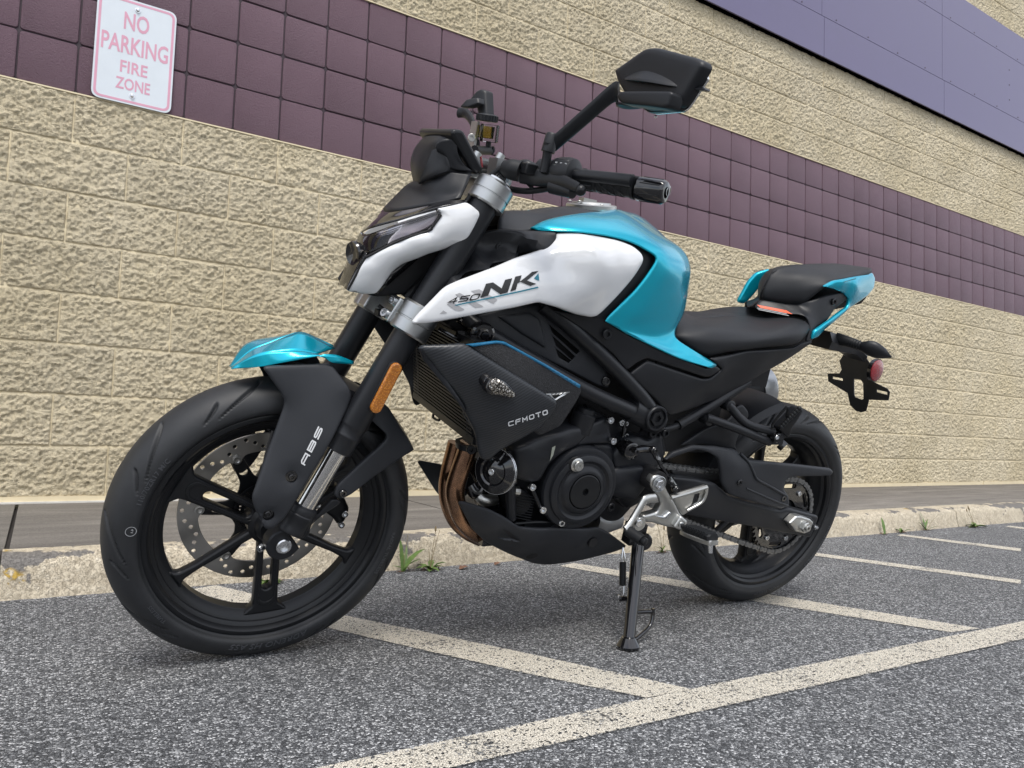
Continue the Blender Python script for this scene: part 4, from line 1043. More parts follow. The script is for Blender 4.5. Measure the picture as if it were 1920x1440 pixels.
# ---- headlight
shr = panel('headlight_shroud', [(1.2949,0.052,0.7698),(1.2863,0.058,0.801),(1.2761,0.066,0.8324),(1.2717,0.07,0.8388),(1.2267,0.094,0.8767),(1.1813,0.11,0.9033),(1.1758,0.113,0.9116),(1.1641,0.117,0.9361),(1.1665,0.116,0.9413),(1.1717,0.114,0.9456),(1.1198,0.122,0.9667),(1.1107,0.126,0.9633),(1.0952,0.13,0.9549),(1.093,0.131,0.9485),(1.0975,0.131,0.9333),(1.1083,0.128,0.9033),(1.1137,0.124,0.8948),(1.1304,0.114,0.8827),(1.1671,0.098,0.8613),(1.207,0.08,0.8348),(1.2181,0.074,0.8212),(1.2223,0.071,0.8139),(1.2358,0.062,0.7809),(1.2406,0.058,0.771),(1.257,0.054,0.7669),(1.2881,0.05,0.7674)], 'white', bike,
 [(1.2561,0.082,0.818),(1.2408,0.09,0.8343),(1.2026,0.108,0.8643),(1.1634,0.122,0.8903),(1.1203,0.131,0.9114),(1.1204,0.131,0.9463),(1.1546,0.128,0.9178),(1.1935,0.116,0.8863),(1.2307,0.099,0.859),(1.2681,0.078,0.822),(1.2694,0.068,0.7925),(1.1536,0.123,0.943)], .004, .006, .004, .010, .010); fr(shr)
fr(panel('headlight_shroud', [(1.2482,0.06,0.8216),(1.2678,0.06,0.8378),(1.2233,0.086,0.8762),(1.1784,0.104,0.903),(1.1734,0.108,0.9113),(1.1621,0.113,0.936),(1.165,0.113,0.9413),(1.1707,0.112,0.9456),(1.1198,0.122,0.9667),(1.1107,0.126,0.9633),(1.0952,0.13,0.9549),(1.093,0.131,0.9485),(1.0975,0.131,0.9333),(1.1083,0.128,0.9033),(1.1137,0.124,0.8948),(1.1304,0.114,0.8827),(1.1671,0.098,0.8613),(1.207,0.08,0.8348),(1.2223,0.071,0.8139)], 'white', bike, (), .004, .006, .004, .014, .010, right='only'))
lens = gpatch('headlight_lens', [
 [(1.2436,-0.06,0.8689),(1.2547,0.02,0.8748),(1.2218,0.07,0.9066),(1.1943,0.095,0.9251),(1.1701,0.112,0.9424)],
 [(1.2484,-0.058,0.8554),(1.2643,0.035,0.8591),(1.2227,0.082,0.892),(1.1927,0.104,0.9121),(1.1658,0.115,0.9371)],
 [(1.255,-0.055,0.8466),(1.268,0.058,0.8433),(1.2249,0.089,0.8781),(1.1919,0.104,0.8983),(1.1758,0.112,0.9142)]], 'lens', bike, 4, 5, .0025, False); fr(lens)
lens2 = gpatch('headlight_lens', [
 [(1.2543,-0.055,0.8483),(1.2649,0.005,0.8486),(1.2687,0.058,0.8429)], [(1.2673,-0.05,0.803),(1.2771,0.005,0.809),(1.2818,0.056,0.8128)], [(1.2783,-0.045,0.7645),(1.2878,0.005,0.7706),(1.2941,0.05,0.7711)]], 'lens', bike, 5, 5, .0025, False); fr(lens2)
refl = gpatch('lamp_reflector', [
 [(1.2481,-0.01,0.8617),(1.2452,0.014,0.8716),(1.2168,0.06,0.9017),(1.1875,0.085,0.9214),(1.1648,0.101,0.9377)], [(1.2538,0.0,0.8527),(1.2545,0.022,0.8587),(1.2167,0.068,0.8912),(1.1871,0.09,0.9114),(1.1626,0.103,0.9342)], [(1.2592,0.02,0.8405),(1.2593,0.04,0.8465),(1.2191,0.078,0.8806),(1.1873,0.093,0.9003),(1.1715,0.102,0.916)]], 'lamp_silver', bike, 4, 6, .002, False); fr(refl)
r2 = gpatch('lamp_reflector', [[(1.2638,-0.04,0.8246),(1.2686,0.01,0.8283),(1.2689,0.045,0.8336)], [(1.2792,-0.036,0.771),(1.2877,0.01,0.7751),(1.2898,0.042,0.776)]], 'gloss', bike, 4, 5, .002, False); fr(r2)
b = MB(); b.tube([(1.2501,0.02,0.8724),(1.2222,0.062,0.8995),(1.1919,0.088,0.9198),(1.1667,0.104,0.9371)], .0022, 8); fr(b.build('light_strip', 'clear', bike))
b = MB(); b.tube([(1.2225,0.066,0.9061),(1.1939,0.09,0.9262),(1.1706,0.106,0.9402)], .0035, 8); fr(b.build('light_strip', 'white', bike))
hs = gpatch('headlight_housing', [
 [(1.2431,-0.055,0.8696),(1.24,0.0,0.8722),(1.2087,0.045,0.9012),(1.1536,0.08,0.9356)], [(1.2536,-0.05,0.8426),(1.2542,0.005,0.8438),(1.2113,0.06,0.8794),(1.1503,0.085,0.915)], [(1.2646,-0.046,0.804),(1.2727,0.015,0.8112),(1.2657,0.05,0.8115),(1.1677,0.07,0.859)], [(1.2764,-0.042,0.7653),(1.2863,0.01,0.7713),(1.2882,0.045,0.7689),(1.2357,0.048,0.7722)]], 'gloss', bike, 4, 5, .004, False); fr(hs)
b = MB(); c = [(1.2681,0.012,0.8366)][0]; b.lathe([(0, .020), (.012, .024), (.016, .022), (.010, .008)], c, (1, .25, -.15), 24); fr(b.build('projector_lamp', 'gloss', bike))
brow = gpatch('gloss_brow', [[(1.2031,-0.062,0.9204),(1.2103,0.0,0.9218),(1.1782,0.06,0.9418),(1.1408,0.09,0.9617),(1.115,0.112,0.9689)], [(1.2226,-0.064,0.8931),(1.2335,0.005,0.9037),(1.1944,0.064,0.9272),(1.1632,0.098,0.9502),(1.1157,0.114,0.9673)], [(1.2429,-0.062,0.8694),(1.2518,0.012,0.886),(1.2149,0.07,0.915),(1.1698,0.11,0.9456),(1.1165,0.116,0.9658)]], 'gloss', bike, 4, 5, .003, False); fr(brow)
lip = MB(); lip.tube([(1.2463,-0.05,0.8698),(1.2524,-0.01,0.8674),(1.2546,0.022,0.8699),(1.2468,0.034,0.8754)], .003, 8); fr(lip.build('lens_trim', 'gloss', bike))
trim = MB(); trim.tube([(1.2945,0.052,0.7711),(1.2758,0.064,0.8331),(1.2723,0.07,0.8396),(1.2269,0.094,0.8778),(1.1815,0.11,0.9043),(1.1765,0.113,0.9124),(1.165,0.117,0.9363)], .0022, 8, 5); fr(trim.build('lens_gasket', 'dark', bike))
core = panel('headlight_back', [(1.2719,0.045,0.7684),(1.2296,0.06,0.8489),(1.1416,0.085,0.9149),(1.0855,0.085,0.9473),(1.0825,0.085,0.9241),(1.1086,0.085,0.8821),(1.147,0.06,0.8185),(1.1787,0.05,0.774),(1.2329,0.045,0.7623)], 'dark', bike, (), .06, .008, .006, .02, .01, back=-.085); fr(core)
b = MB(); b.tube([(1.1402,0.04,0.8413),(1.1479,0.035,0.8174),(1.1567,0.03,0.7891),(1.1688,0.03,0.7662)], .012, 10); fr(b.build('lamp_bracket', 'plastic', bike))
b = MB()
for q in [(1.193,-0.02,0.7233),(1.1939,0.0,0.7248),(1.2132,0.01,0.7413),(1.1877,0.02,0.7162)]: b.tube([q, (q[0] - .03, q[1] + .03, q[2] - .015), (q[0] - .07, q[1] + .02, q[2] + .02)], .004, 8)
b.box([(1.197,0.0,0.7259)][0], (.03, .02, .012)); fr(b.build('wiring', 'dark', bike))

# ---- fly screen, dash
cowl = gpatch('fly_screen', [[(1.1582,-0.035,0.9849),(1.1536,0.02,0.9992),(1.1324,0.058,1.0148),(1.0977,0.076,1.0179)], [(1.1667,-0.045,0.9765),(1.1596,0.025,0.9812),(1.1393,0.068,0.988),(1.1082,0.086,0.995)], [(1.1743,-0.052,0.9649),(1.1674,0.02,0.9591),(1.1481,0.066,0.9663),(1.1162,0.092,0.9795)], [(1.2032,-0.062,0.9211),(1.2099,0.0,0.922),(1.1773,0.058,0.9421),(1.122,0.098,0.9702)]], 'plastic', bike, 5, 6, .004, False); fr(cowl)
dbk = gpatch('dash_housing', [
 [(1.144,-0.05,1.074),(1.1482,-0.01,1.0745),(1.1462,0.03,1.075),(1.1374,0.052,1.0734)], [(1.1574,-0.055,1.0503),(1.1581,-0.008,1.0555),(1.1549,0.036,1.0596),(1.1289,0.058,1.0642)], [(1.1626,-0.055,1.0252),(1.1645,0.0,1.0319),(1.1481,0.043,1.043),(1.1126,0.062,1.0388)],
 [(1.1594,-0.05,1.0035),(1.1666,0.003,1.0066),(1.1497,0.048,1.0201),(1.0958,0.066,1.0254)], [(1.1546,-0.04,0.9824),(1.1603,0.008,0.9885),(1.1384,0.052,1.0063),(1.0941,0.07,1.0159)]], 'plastic', bike, 5, 6, .004, False); fr(dbk)
pl = gpatch('dash_cheek', [[(1.1648,0.046,1.0593),(1.1564,0.05,1.0687),(1.1404,0.058,1.0735),(1.1318,0.064,1.0698)], [(1.1631,0.046,1.0519),(1.1489,0.052,1.0515),(1.1369,0.06,1.0505),(1.1265,0.068,1.0484)], [(1.1478,0.05,1.0509),(1.14,0.056,1.0406),(1.1287,0.064,1.0341),(1.1097,0.07,1.0305)], [(1.1335,0.056,1.0298),(1.1315,0.06,1.0227),(1.1175,0.068,1.0213),(1.0962,0.074,1.0242)]], 'plastic', bike, 5, 5, .006, False); fr(pl)
sc = gpatch('dash_scoop', [[(1.161,0.028,1.0475),(1.1544,0.038,1.0522),(1.1468,0.048,1.0511)], [(1.1689,0.024,1.0151),(1.1558,0.042,1.0308),(1.1425,0.056,1.0401)], [(1.1698,0.01,0.9877),(1.1577,0.046,1.0123),(1.1346,0.06,1.0252)], [(1.1657,0.012,0.9889),(1.1553,0.048,1.0037),(1.1356,0.06,1.0166)]], 'plastic', bike, 5, 5, .004, False); fr(sc)
b = MB(); b.bolt([(1.1414,0.056,1.0209)][0], (.3, 1, .1), .0065, .003); fr(b.build('bolt', 'plastic', bike))
dash = link('dash_display', plate_mesh('dash_display', round_poly([(1.1525,1.0818),(1.1481,1.0902),(1.1287,1.093),(1.0748,1.036),(1.0764,1.0264),(1.086,1.0199),(1.0972,1.0254)], .008, 4), (), .150, .006, 0, 'y', 0.0, 3), 'satin', bike, 40); fr(dash)
b = MB()
for q in [(1.1214,-0.012,1.0835),(1.1369,-0.055,1.0779)]: b.box(q, (.006, .004, .018))
fr(b.build('dash_slot', 'dark', bike))
b = MB(); b.tube([(1.0439,0.0,1.0595),(1.0397,0.0,1.049),(1.0368,0.0,1.0398)], .0025, 8); x = b.build('key_tag', 'red', bike); fr(x)

# ---- handlebar
gi, go_, ge = P3([(0.9736,0.236,1.0516),(0.9327,0.343,1.0551),(0.9048,0.386,1.0602)]); GD = (go_ - gi).normalized()
BA = gi - GD * .075                     # inner straight end of the grip section
bar = MB(); bar.tube([(1.0212, -.02, 1.040), (1.0212, .055, 1.040), tuple(Vector((1.0212, .10, 1.043))), tuple(BA * .45 + Vector((1.0212, .10, 1.043)) * .55 + Vector((.006, 0, .008))), tuple(BA), tuple(go_)], lambda t: .0140 if t < .35 else .0140 - .003 * min(1, (t - .35) / .15), 18, 8)
mir = Vector((1, -1, 1))
bar.tube([(1.0212, .02, 1.040), (1.0212, -.055, 1.040), (1.0212, -.10, 1.043), tuple((BA * .45 + Vector((1.0212, .10, 1.043)) * .55 + Vector((.006, 0, .008))) * mir), tuple(BA * mir), tuple(go_ * mir)], .0125, 18, 8)
hb = bar.build('handlebar', 'frame', bike); fr(hb)
up_ = GD.orthogonal().normalized()
for s in (1, -1):
    q = lambda p: Vector((p.x, p.y * s, p.z)); ax = Vector((GD.x, GD.y * s, GD.z))
    prof = [(0, .0165), (.002, .0205), (.005, .0205), (.006, .0172), (.030, .0172), (.032, .0182)]
    L = (go_ - gi).length
    for k in range(5): a = .034 + k * (L - .05) / 5; prof += [(a, .0180), (a + .002, .0168), (a + .0035, .0168), (a + .006, .0182), (a + (L - .05) / 5 * .6, .0178)]
    prof += [(L - .012, .0178), (L - .010, .0200), (L - .004, .0200), (L - .003, .0165)]
    g = MB().lathe(prof, q(gi), ax, 32).build('grip', 'rubber', bike, 30); sub(fr(g) and g, hb); fr(g)
    if s > 0:
        b = MB()
        for k in range(14):       # ribs of the collar and chevrons of the grip
            a = 2 * PI * k / 14; u = up_ * math.cos(a) + GD.cross(up_) * math.sin(a); b.tube([gi + GD * .008 + u * .0172, gi + GD * .029 + u * .0172], .0016, 6, 0)
        for k in range(4):
            for j in range(8):
                a0 = 2 * PI * j / 8 + k * .4; pt = []
                for t in np.linspace(0, 1, 5):
                    a = a0 + .5 * t; u = up_ * math.cos(a) + GD.cross(up_) * math.sin(a); pt.append(gi + GD * (.040 + k * (L - .05) / 5 + .013 * t) + u * .0180)
                b.tube(pt, .0009, 5, 0)
        x = b.build('grip_ribs', 'rubber', bike, None); sub(x, hb); fr(x)
    e = MB(); Lb = (ge - go_).length
    r0 = [(0, .0150), (.001, .0205), (.006, .0208), (Lb - .006, .0205), (Lb - .001, .0175), (Lb, .0150), (Lb, .0095), (Lb - .010, .0090), (Lb - .010, .0002)]
    e.lathe(r0, q(go_), ax, 40)
    x = e.build('bar_end', 'gloss', bike, 35); sub(x, hb); fr(x)
    if s > 0:
        b = MB()
        for k in range(7):
            a = 2 * PI * k / 7 + .3; u = up_ * math.cos(a) + GD.cross(up_) * math.sin(a); c = go_ + GD * (Lb * .5) + u * .0206
            b.box(c, (.001, .001, .001)); b.tube([go_ + GD * .008 + u * .0203, go_ + GD * (Lb - .007) + u * .0200], .0013, 6, 0)
        x = b.build('bar_end_flutes', 'dark', bike, None); sub(x, hb); fr(x)
        b = MB(); b.lathe([(0, .0092), (.0008, .0092), (.001, .0078), (-.004, .0075)], ge - GD * .0005, GD, 24, caps=False); x = b.build('bar_end_ring', 'steel', bike); sub(x, hb); fr(x)
# switch pod (left)
pod = MB(); c0 = gi - GD * .046
pod.lathe([(0, .017), (.002, .0255), (.012, .0275), (.030, .0285), (.041, .0265), (.044, .020)], c0, GD, 28)
uz = Vector((0, 0, 1)); uz = (uz - GD * uz.dot(GD)).normalized(); ux = GD.cross(uz).normalized()   # ux points backwards / forwards across the bar
if ux.x < 0: ux = -ux
R_ = Matrix(((ux.x, GD.x, uz.x), (ux.y, GD.y, uz.y), (ux.z, GD.z, uz.z)))
x = pod.build('switch_pod', 'plastic', bike, 30); fr(x); sw = x
b = MB(); b.box(c0 + GD * .018 + ux * .012 + uz * .004, (.046, .034, .050), R_); x = b.build('switch_body', 'plastic', bike, 30); md = x.modifiers.new('bevel', 'BEVEL'); md.width = .006; md.segments = 3; sub(x, sw); fr(x)
b = MB()
for k, qy in enumerate((-.009, .001, .011)): b.box(c0 + GD * (.018 + qy) + ux * .0355 + uz * .012, (.003, .008, .010), R_)
b.box(c0 + GD * .018 + ux * .0355 - uz * .008, (.003, .026, .014), R_)
x = b.build('switch_button', 'gloss', bike, 30); sub(x, sw); fr(x)
b = MB()
for qy in (-.009, .001, .011): b.box(c0 + GD * (.018 + qy) + ux * .0357 + uz * .0205, (.0015, .004, .0025), R_)
x = b.build('switch_symbol', 'pale_print', bike, None); sub(x, sw); fr(x)
# clutch perch, lever, boot, cable
pc = P3([(1.0207,0.165,1.0489),(1.0091,0.178,1.0519)])
b = MB(); b.lathe([(-.012, .019), (-.012, .0215), (.012, .0215), (.012, .019)], BA + GD * .006, GD, 24); b.box((BA + GD * .006 + Vector([(1.0368,0.16,1.0434)][0])) / 2, (.050, .022, .020)); per = b.build('lever_perch', 'satin', bike, 30); md = per.modifiers.new('bevel', 'BEVEL'); md.width = .003; md.segments = 2; fr(per)
b = MB(); lp = P3([(1.0343,0.15,1.0375),(1.0228,0.165,1.036),(1.0147,0.185,1.0345),(1.0073,0.208,1.0363),(1.0003,0.232,1.0351),(0.9948,0.255,1.0306),(0.9903,0.275,1.0264)])
b.rings([[p + (Vector((0, 0, 1)) * math.cos(a) * h + Vector((.75, .35, 0)) * math.sin(a) * w_) for a in np.linspace(0, 2 * PI, 14, endpoint=False)] for p, h, w_ in zip(crom(lp, 5), np.linspace(.0185, .0095, 31), np.linspace(.007, .0055, 31))])
b.sphere([(0.9894,0.28,1.0238)][0], .0098); lv = b.build('clutch_lever', 'satin', bike, 40); fr(lv)
bt = P3([(1.0598,0.12,1.0432),(1.0512,0.13,1.0411),(1.0362,0.148,1.0398)])
b = MB(); b.tube([bt[0], bt[1], bt[2]], lambda t: .0115 + .0075 * min(1, t * 1.6), 14, 6); x = b.build('cable_boot', 'rubber', bike, 40); fr(x)
bl = [(1.065,0.15,1.0436),(1.0519,0.158,1.0425)]
b = MB(); b.tube([(1.0569,0.12,1.0416),(1.0647,0.112,1.0344),(1.0789,0.104,1.0152),(1.094,0.098,0.9948),(1.1035,0.095,0.9757),(1.104,0.09,0.9665),(1.0752,0.06,0.9532)], .0052, 10); fr(b.build('clutch_cable', 'rubber', bike))
b = MB(); b.tube([(1.0397,0.02,1.0013),(1.0289,0.06,1.0084),(1.0213,0.115,1.0067),(1.012,0.15,1.0089),(0.9968,0.18,1.0176),(0.9924,0.195,1.0226)], .0058, 10); b.tube([(1.0193,0.15,1.023),(1.0123,0.158,1.0163),(1.0089,0.165,1.0106)], .0035, 8); b.tube([(1.0634,0.0,0.9863),(1.0463,0.03,1.0065),(1.0294,0.06,1.0105)], .0045, 8); fr(b.build('switch_cable', 'rubber', bike))
b = MB(); b.tube([(0.9996,0.205,1.0241),(0.9916,0.232,1.0214),(0.9866,0.255,1.0189)], lambda t: .014 - .003 * t, 12, 6); x = b.build('switch_underside', 'plastic', bike); fr(x)
# ---- mirrors
def ypanel(name, ctrl, mat, inner=(), **k):
    """panel whose face looks forwards: control points (x,y,z), height measured along x"""
    o = panel(name, [(p[1], p[0], p[2]) for p in ctrl], mat, bike, [(p[1], p[0], p[2]) for p in inner], **k)
    for x in (o if isinstance(o, tuple) else (o,)):
        x.data.transform(Matrix(((0, 1, 0, 0), (1, 0, 0, 0), (0, 0, 1, 0), (0, 0, 0, 1)))); x.data.flip_normals()
    return o
mh = ypanel('mirror_shell', [(0.966,0.2674,1.2296),(0.966,0.2731,1.2341),(0.958,0.3281,1.2639),(0.956,0.351,1.2641),(0.946,0.4406,1.2446),(0.943,0.4537,1.2394),(0.943,0.4582,1.2318),(0.948,0.4328,1.1774),(0.95,0.4124,1.1724),(0.955,0.3652,1.1677),(0.956,0.3466,1.1701),(0.96,0.318,1.18),(0.965,0.2799,1.2117)], 'plastic', thick=.014, ew=.012, ed=.008, step=.012, r=.012, lin=True); fr(mh)
mc = ypanel('mirror_cowl', [(0.982,0.2914,1.2234),(0.968,0.3334,1.2466),(0.966,0.3535,1.2455),(0.956,0.4571,1.2159),(0.964,0.466,1.2112),(0.984,0.4002,1.2123),(0.99,0.3076,1.2188)], 'plastic', thick=.008, ew=.006, ed=.004, step=.010, r=.006); sub(mc, mh); fr(mc)
mg = ypanel('mirror_glass', [(0.94,0.2398,1.2378),(0.93,0.2952,1.2701),(0.918,0.4087,1.2504),(0.915,0.4208,1.2412),(0.92,0.3961,1.1875),(0.928,0.331,1.1783),(0.938,0.2538,1.2181)], 'chrome', thick=.003, ew=.002, ed=.001, step=.02, r=.010); sub(mg, mh); fr(mg)
rc = ypanel('mirror_recess', [(0.967,0.3226,1.2165),(0.957,0.4303,1.2115),(0.957,0.4186,1.1816),(0.96,0.3496,1.1747),(0.965,0.316,1.189)], 'satin', thick=.006, ew=.006, ed=.004, step=.012, r=.008); sub(rc, mh); fr(rc)
st = P3([(1.0168,0.196,1.0743),(1.0208,0.198,1.0968),(1.0212,0.205,1.1106)]); 
b = MB(); b.tube([st[0] - Vector((0, 0, .03)), st[0], st[1]], .0085, 14, 3); b.lathe([(0, .0125), (.030, .0125), (.033, .010)], st[0] + Vector((0, 0, .006)), Vector((-.1, 0, 1)), 20); ms = b.build('mirror_stem', 'plastic', bike, 40); fr(ms)
arm = P3([(1.0211,0.2,1.1044),(0.9936,0.232,1.1561),(0.9716,0.262,1.2006),(0.9672,0.275,1.2041)])
b = MB(); b.rings([[p + (Vector((.35, .1, .88)) * math.cos(a) * h + Vector((.8, .55, 0)) * math.sin(a) * .0085) for a in np.linspace(0, 2 * PI, 14, endpoint=False)] for p, h in zip(crom(arm, 6), np.linspace(.0165, .0185, 19))]); x = b.build('mirror_arm', 'plastic', bike, 40); sub(x, ms); fr(x)
hk = ypanel('mirror_foot', [(1.01,0.3184,1.1891),(1.01,0.3263,1.1964),(0.995,0.4243,1.2014),(0.994,0.43,1.1982),(0.994,0.4291,1.1789),(0.996,0.4202,1.1758),(1.008,0.3304,1.1782)], 'plastic', thick=.022, ew=.006, ed=.004, step=.010, r=.010); sub(hk, ms); fr(hk)
u = gpatch('mirror_foot_underside', [[(0.9662,0.272,1.1885),(0.9483,0.3,1.1914),(0.9339,0.34,1.1939)], [(0.9535,0.262,1.1859),(0.9436,0.285,1.1841),(0.9254,0.33,1.1952)]], 'teal_print', bike, 3, 5, .003); sub(u, ms); fr(u); u.data.materials.clear(); u.data.materials.append(M['plastic'])
b = MB(); b.sphere([(0.962,0.3724,1.1686)][0], .0028, 10, 6); x = b.build('mirror_screw', 'steel', bike); sub(x, mh); fr(x)
# right mirror and brake reservoir beyond the dash
mr = ypanel('mirror_shell', [(0.975,-0.2539,1.1774),(0.96,-0.2368,1.2138),(0.955,-0.2236,1.2188),(0.95,-0.213,1.2155),(0.95,-0.1866,1.1606),(0.955,-0.2142,1.1553),(0.96,-0.2237,1.1797)], 'plastic', thick=.016, ew=.008, ed=.006, step=.012, r=.006); fr(mr)
b = MB(); b.rings([[p + (Vector((0, 0, 1)) * math.cos(a) * .012 + Vector((.9, .2, 0)) * math.sin(a) * .008) for a in np.linspace(0, 2 * PI, 12, endpoint=False)] for p in crom(P3([(0.9459,-0.33,1.1689),(0.9379,-0.31,1.1693),(0.9384,-0.27,1.1505),(0.9484,-0.22,1.1139),(0.9505,-0.2,1.0967)]), 5)]); x = b.build('mirror_arm', 'plastic', bike, 40); fr(x)
mr2 = ypanel('mirror_shell_cap', [(0.995,-0.2344,1.1694),(0.985,-0.2274,1.1885),(0.97,-0.2021,1.1957),(0.97,-0.1927,1.1831),(0.985,-0.2114,1.1715)], 'plastic', thick=.012, ew=.005, ed=.004, step=.012, r=.004); fr(mr2)
cb, ct = P3([(0.9368,-0.175,1.1056),(0.9404,-0.175,1.1428)]); ud = (ct - cb).normalized(); hR = (ct - cb).length
res = MB().lathe([(0, .018), (.002, .0205), (hR - .002, .0215), (hR, .0215)], cb, ud, 32).build('brake_reservoir', 'clear', bike); fr(res)
x = MB().lathe([(.002, .0175), (.003, .0190), (hR * .72, .0198), (hR * .74, .0195)], cb, ud, 28).build('brake_fluid', 'fluid', bike); sub(x, res); fr(x)
b = MB(); b.lathe([(0, .0225), (.001, .0235), (.013, .0235), (.015, .0215), (.016, .016)], ct, ud, 40)
for k in range(22):
    a = 2 * PI * k / 22; o_ = ud.orthogonal().normalized(); u_ = o_ * math.cos(a) + ud.cross(o_) * math.sin(a); b.tube([ct + u_ * .0235 + ud * .001, ct + u_ * .0235 + ud * .013], .0016, 6, 0)
x = b.build('reservoir_cap', 'plastic', bike, 35); sub(x, res); fr(x)
b = MB(); b.tube([cb - ud * .012, cb + ud * .002], .006, 10, 0); b.tube([(0.9245,-0.178,1.0972),(0.9208,-0.18,1.0905),(0.925,-0.18,1.0841)], .006, 8); b.tube([(0.9233,-0.185,1.0898),(0.9674,-0.15,1.0827),(0.9975,-0.12,1.0783)], .0095, 12); x = b.build('brake_hose', 'rubber', bike); fr(x)
b = MB(); b.tube([(0.8609,-0.18,1.1699),(0.8604,-0.18,1.1773)], .003); 
b = MB(); b.box([(0.9646,-0.2,1.1173)][0], (.006, .03, .055)); b.bolt([(0.9733,-0.19,1.1074)][0], (.4, .9, 0), .009, .006); x = b.build('reservoir_bracket', 'alu', bike); fr(x)

# ------------------------------------------------------------------ tank, seat, tail
tank = gpatch('fuel_tank', [
 [(0.943,0.078,0.9371),(0.9154,0.085,0.9577),(0.8499,0.08,0.9799),(0.77,0.06,0.9981),(0.6958,0.036,1.0097),(0.6051,0.078,0.9712),(0.5615,0.096,0.9499),(0.5406,0.106,0.9166),(0.5386,0.112,0.8698),(0.5406,0.118,0.8299),(0.5476,0.122,0.8069),(0.5636,0.13,0.7789),(0.5605,0.138,0.7592),(0.519,0.148,0.7406),(0.4434,0.154,0.7124)],
 [(0.942,0.082,0.9374),(0.9174,0.094,0.9545),(0.8563,0.094,0.9748),(0.7835,0.084,0.9909),(0.7182,0.074,0.9989),(0.6397,0.092,0.9744),(0.5812,0.106,0.9518),(0.5557,0.117,0.9159),(0.5598,0.127,0.867),(0.5708,0.134,0.8231),(0.5859,0.138,0.7909),(0.5964,0.142,0.7656),(0.5716,0.146,0.7459),(0.5214,0.153,0.7338),(0.4447,0.157,0.7123)],
 [(0.9404,0.087,0.9376),(0.9183,0.104,0.9494),(0.8631,0.112,0.9656),(0.7987,0.114,0.9791),(0.7393,0.114,0.9824),(0.6756,0.119,0.97),(0.6157,0.129,0.9479),(0.5931,0.141,0.9115),(0.6087,0.15,0.8622),(0.6294,0.153,0.8164),(0.6518,0.154,0.7825),(0.6473,0.153,0.7582),(0.5884,0.154,0.7362),(0.5271,0.158,0.7268),(0.4451,0.159,0.7119)],
 [(0.9387,0.09,0.9372),(0.9179,0.112,0.9439),(0.8676,0.129,0.9552),(0.8087,0.14,0.9629),(0.7517,0.147,0.9628),(0.7045,0.153,0.9547),(0.6648,0.16,0.937),(0.6528,0.166,0.9043),(0.6745,0.168,0.857),(0.7038,0.168,0.811),(0.7314,0.165,0.7792),(0.7113,0.164,0.7619),(0.6279,0.163,0.7374),(0.5385,0.163,0.7169),(0.4496,0.161,0.709)],
 [(0.9384,0.092,0.9363),(0.9158,0.117,0.9399),(0.8674,0.139,0.9472),(0.8105,0.154,0.9504),(0.7557,0.161,0.947),(0.7165,0.167,0.9365),(0.6929,0.17,0.9256),(0.7018,0.172,0.9008),(0.7283,0.172,0.858),(0.7591,0.169,0.8192),(0.7816,0.165,0.7868),(0.7688,0.166,0.7785),(0.6803,0.166,0.7519),(0.5642,0.165,0.7205),(0.4624,0.163,0.7054)]], 'teal', bike, 5, 5, .004, True, 50)[0]
hump = gpatch('tank_hump', [[(0.7408,0.0,1.0005),(0.7058,0.0,1.0072),(0.6728,0.0,1.0123),(0.6276,0.0,1.0103),(0.5805,0.0,0.9939),(0.5479,0.0,0.9792)], [(0.771,0.045,0.997),(0.7341,0.045,1.0033),(0.6983,0.045,1.0058),(0.657,0.045,1.0018),(0.618,0.045,0.9872),(0.5786,0.045,0.9742)], [(0.7763,0.07,0.9954),(0.7481,0.075,0.997),(0.7187,0.08,0.9952),(0.6837,0.085,0.9859),(0.6537,0.09,0.9744),(0.6122,0.092,0.9665)]], 'teal', bike, 5, 5, .003, True, 50); sub(hump, tank)
c_ = P3([(0.6051,0.078,0.9712),(0.5615,0.096,0.9499),(0.5406,0.106,0.9166),(0.5386,0.112,0.8698),(0.5406,0.118,0.8299),(0.5476,0.122,0.8069)])
bk_ = gpatch('tank_rear', [[tuple(p) for p in c_], [(p.x - .012, p.y * .6, p.z) for p in c_], [(p.x - .018, 0, p.z) for p in c_]], 'teal', bike, 4, 4, .003, True, 50); sub(bk_, tank)
base = panel('tank_trim', [(0.9025,0.11,0.9392),(0.8615,0.13,0.9492),(0.8048,0.146,0.9524),(0.7469,0.153,0.9494),(0.7054,0.158,0.9383),(0.6797,0.16,0.9256),(0.6891,0.163,0.9002),(0.7172,0.164,0.8559),(0.7488,0.162,0.8156),(0.772,0.158,0.7831),(0.7911,0.158,0.7858),(0.8717,0.16,0.7959),(0.8954,0.145,0.8711)], 'plastic', bike, (), .006, .003, .001, .016, .008, right=True)[0]; sub(base, tank)
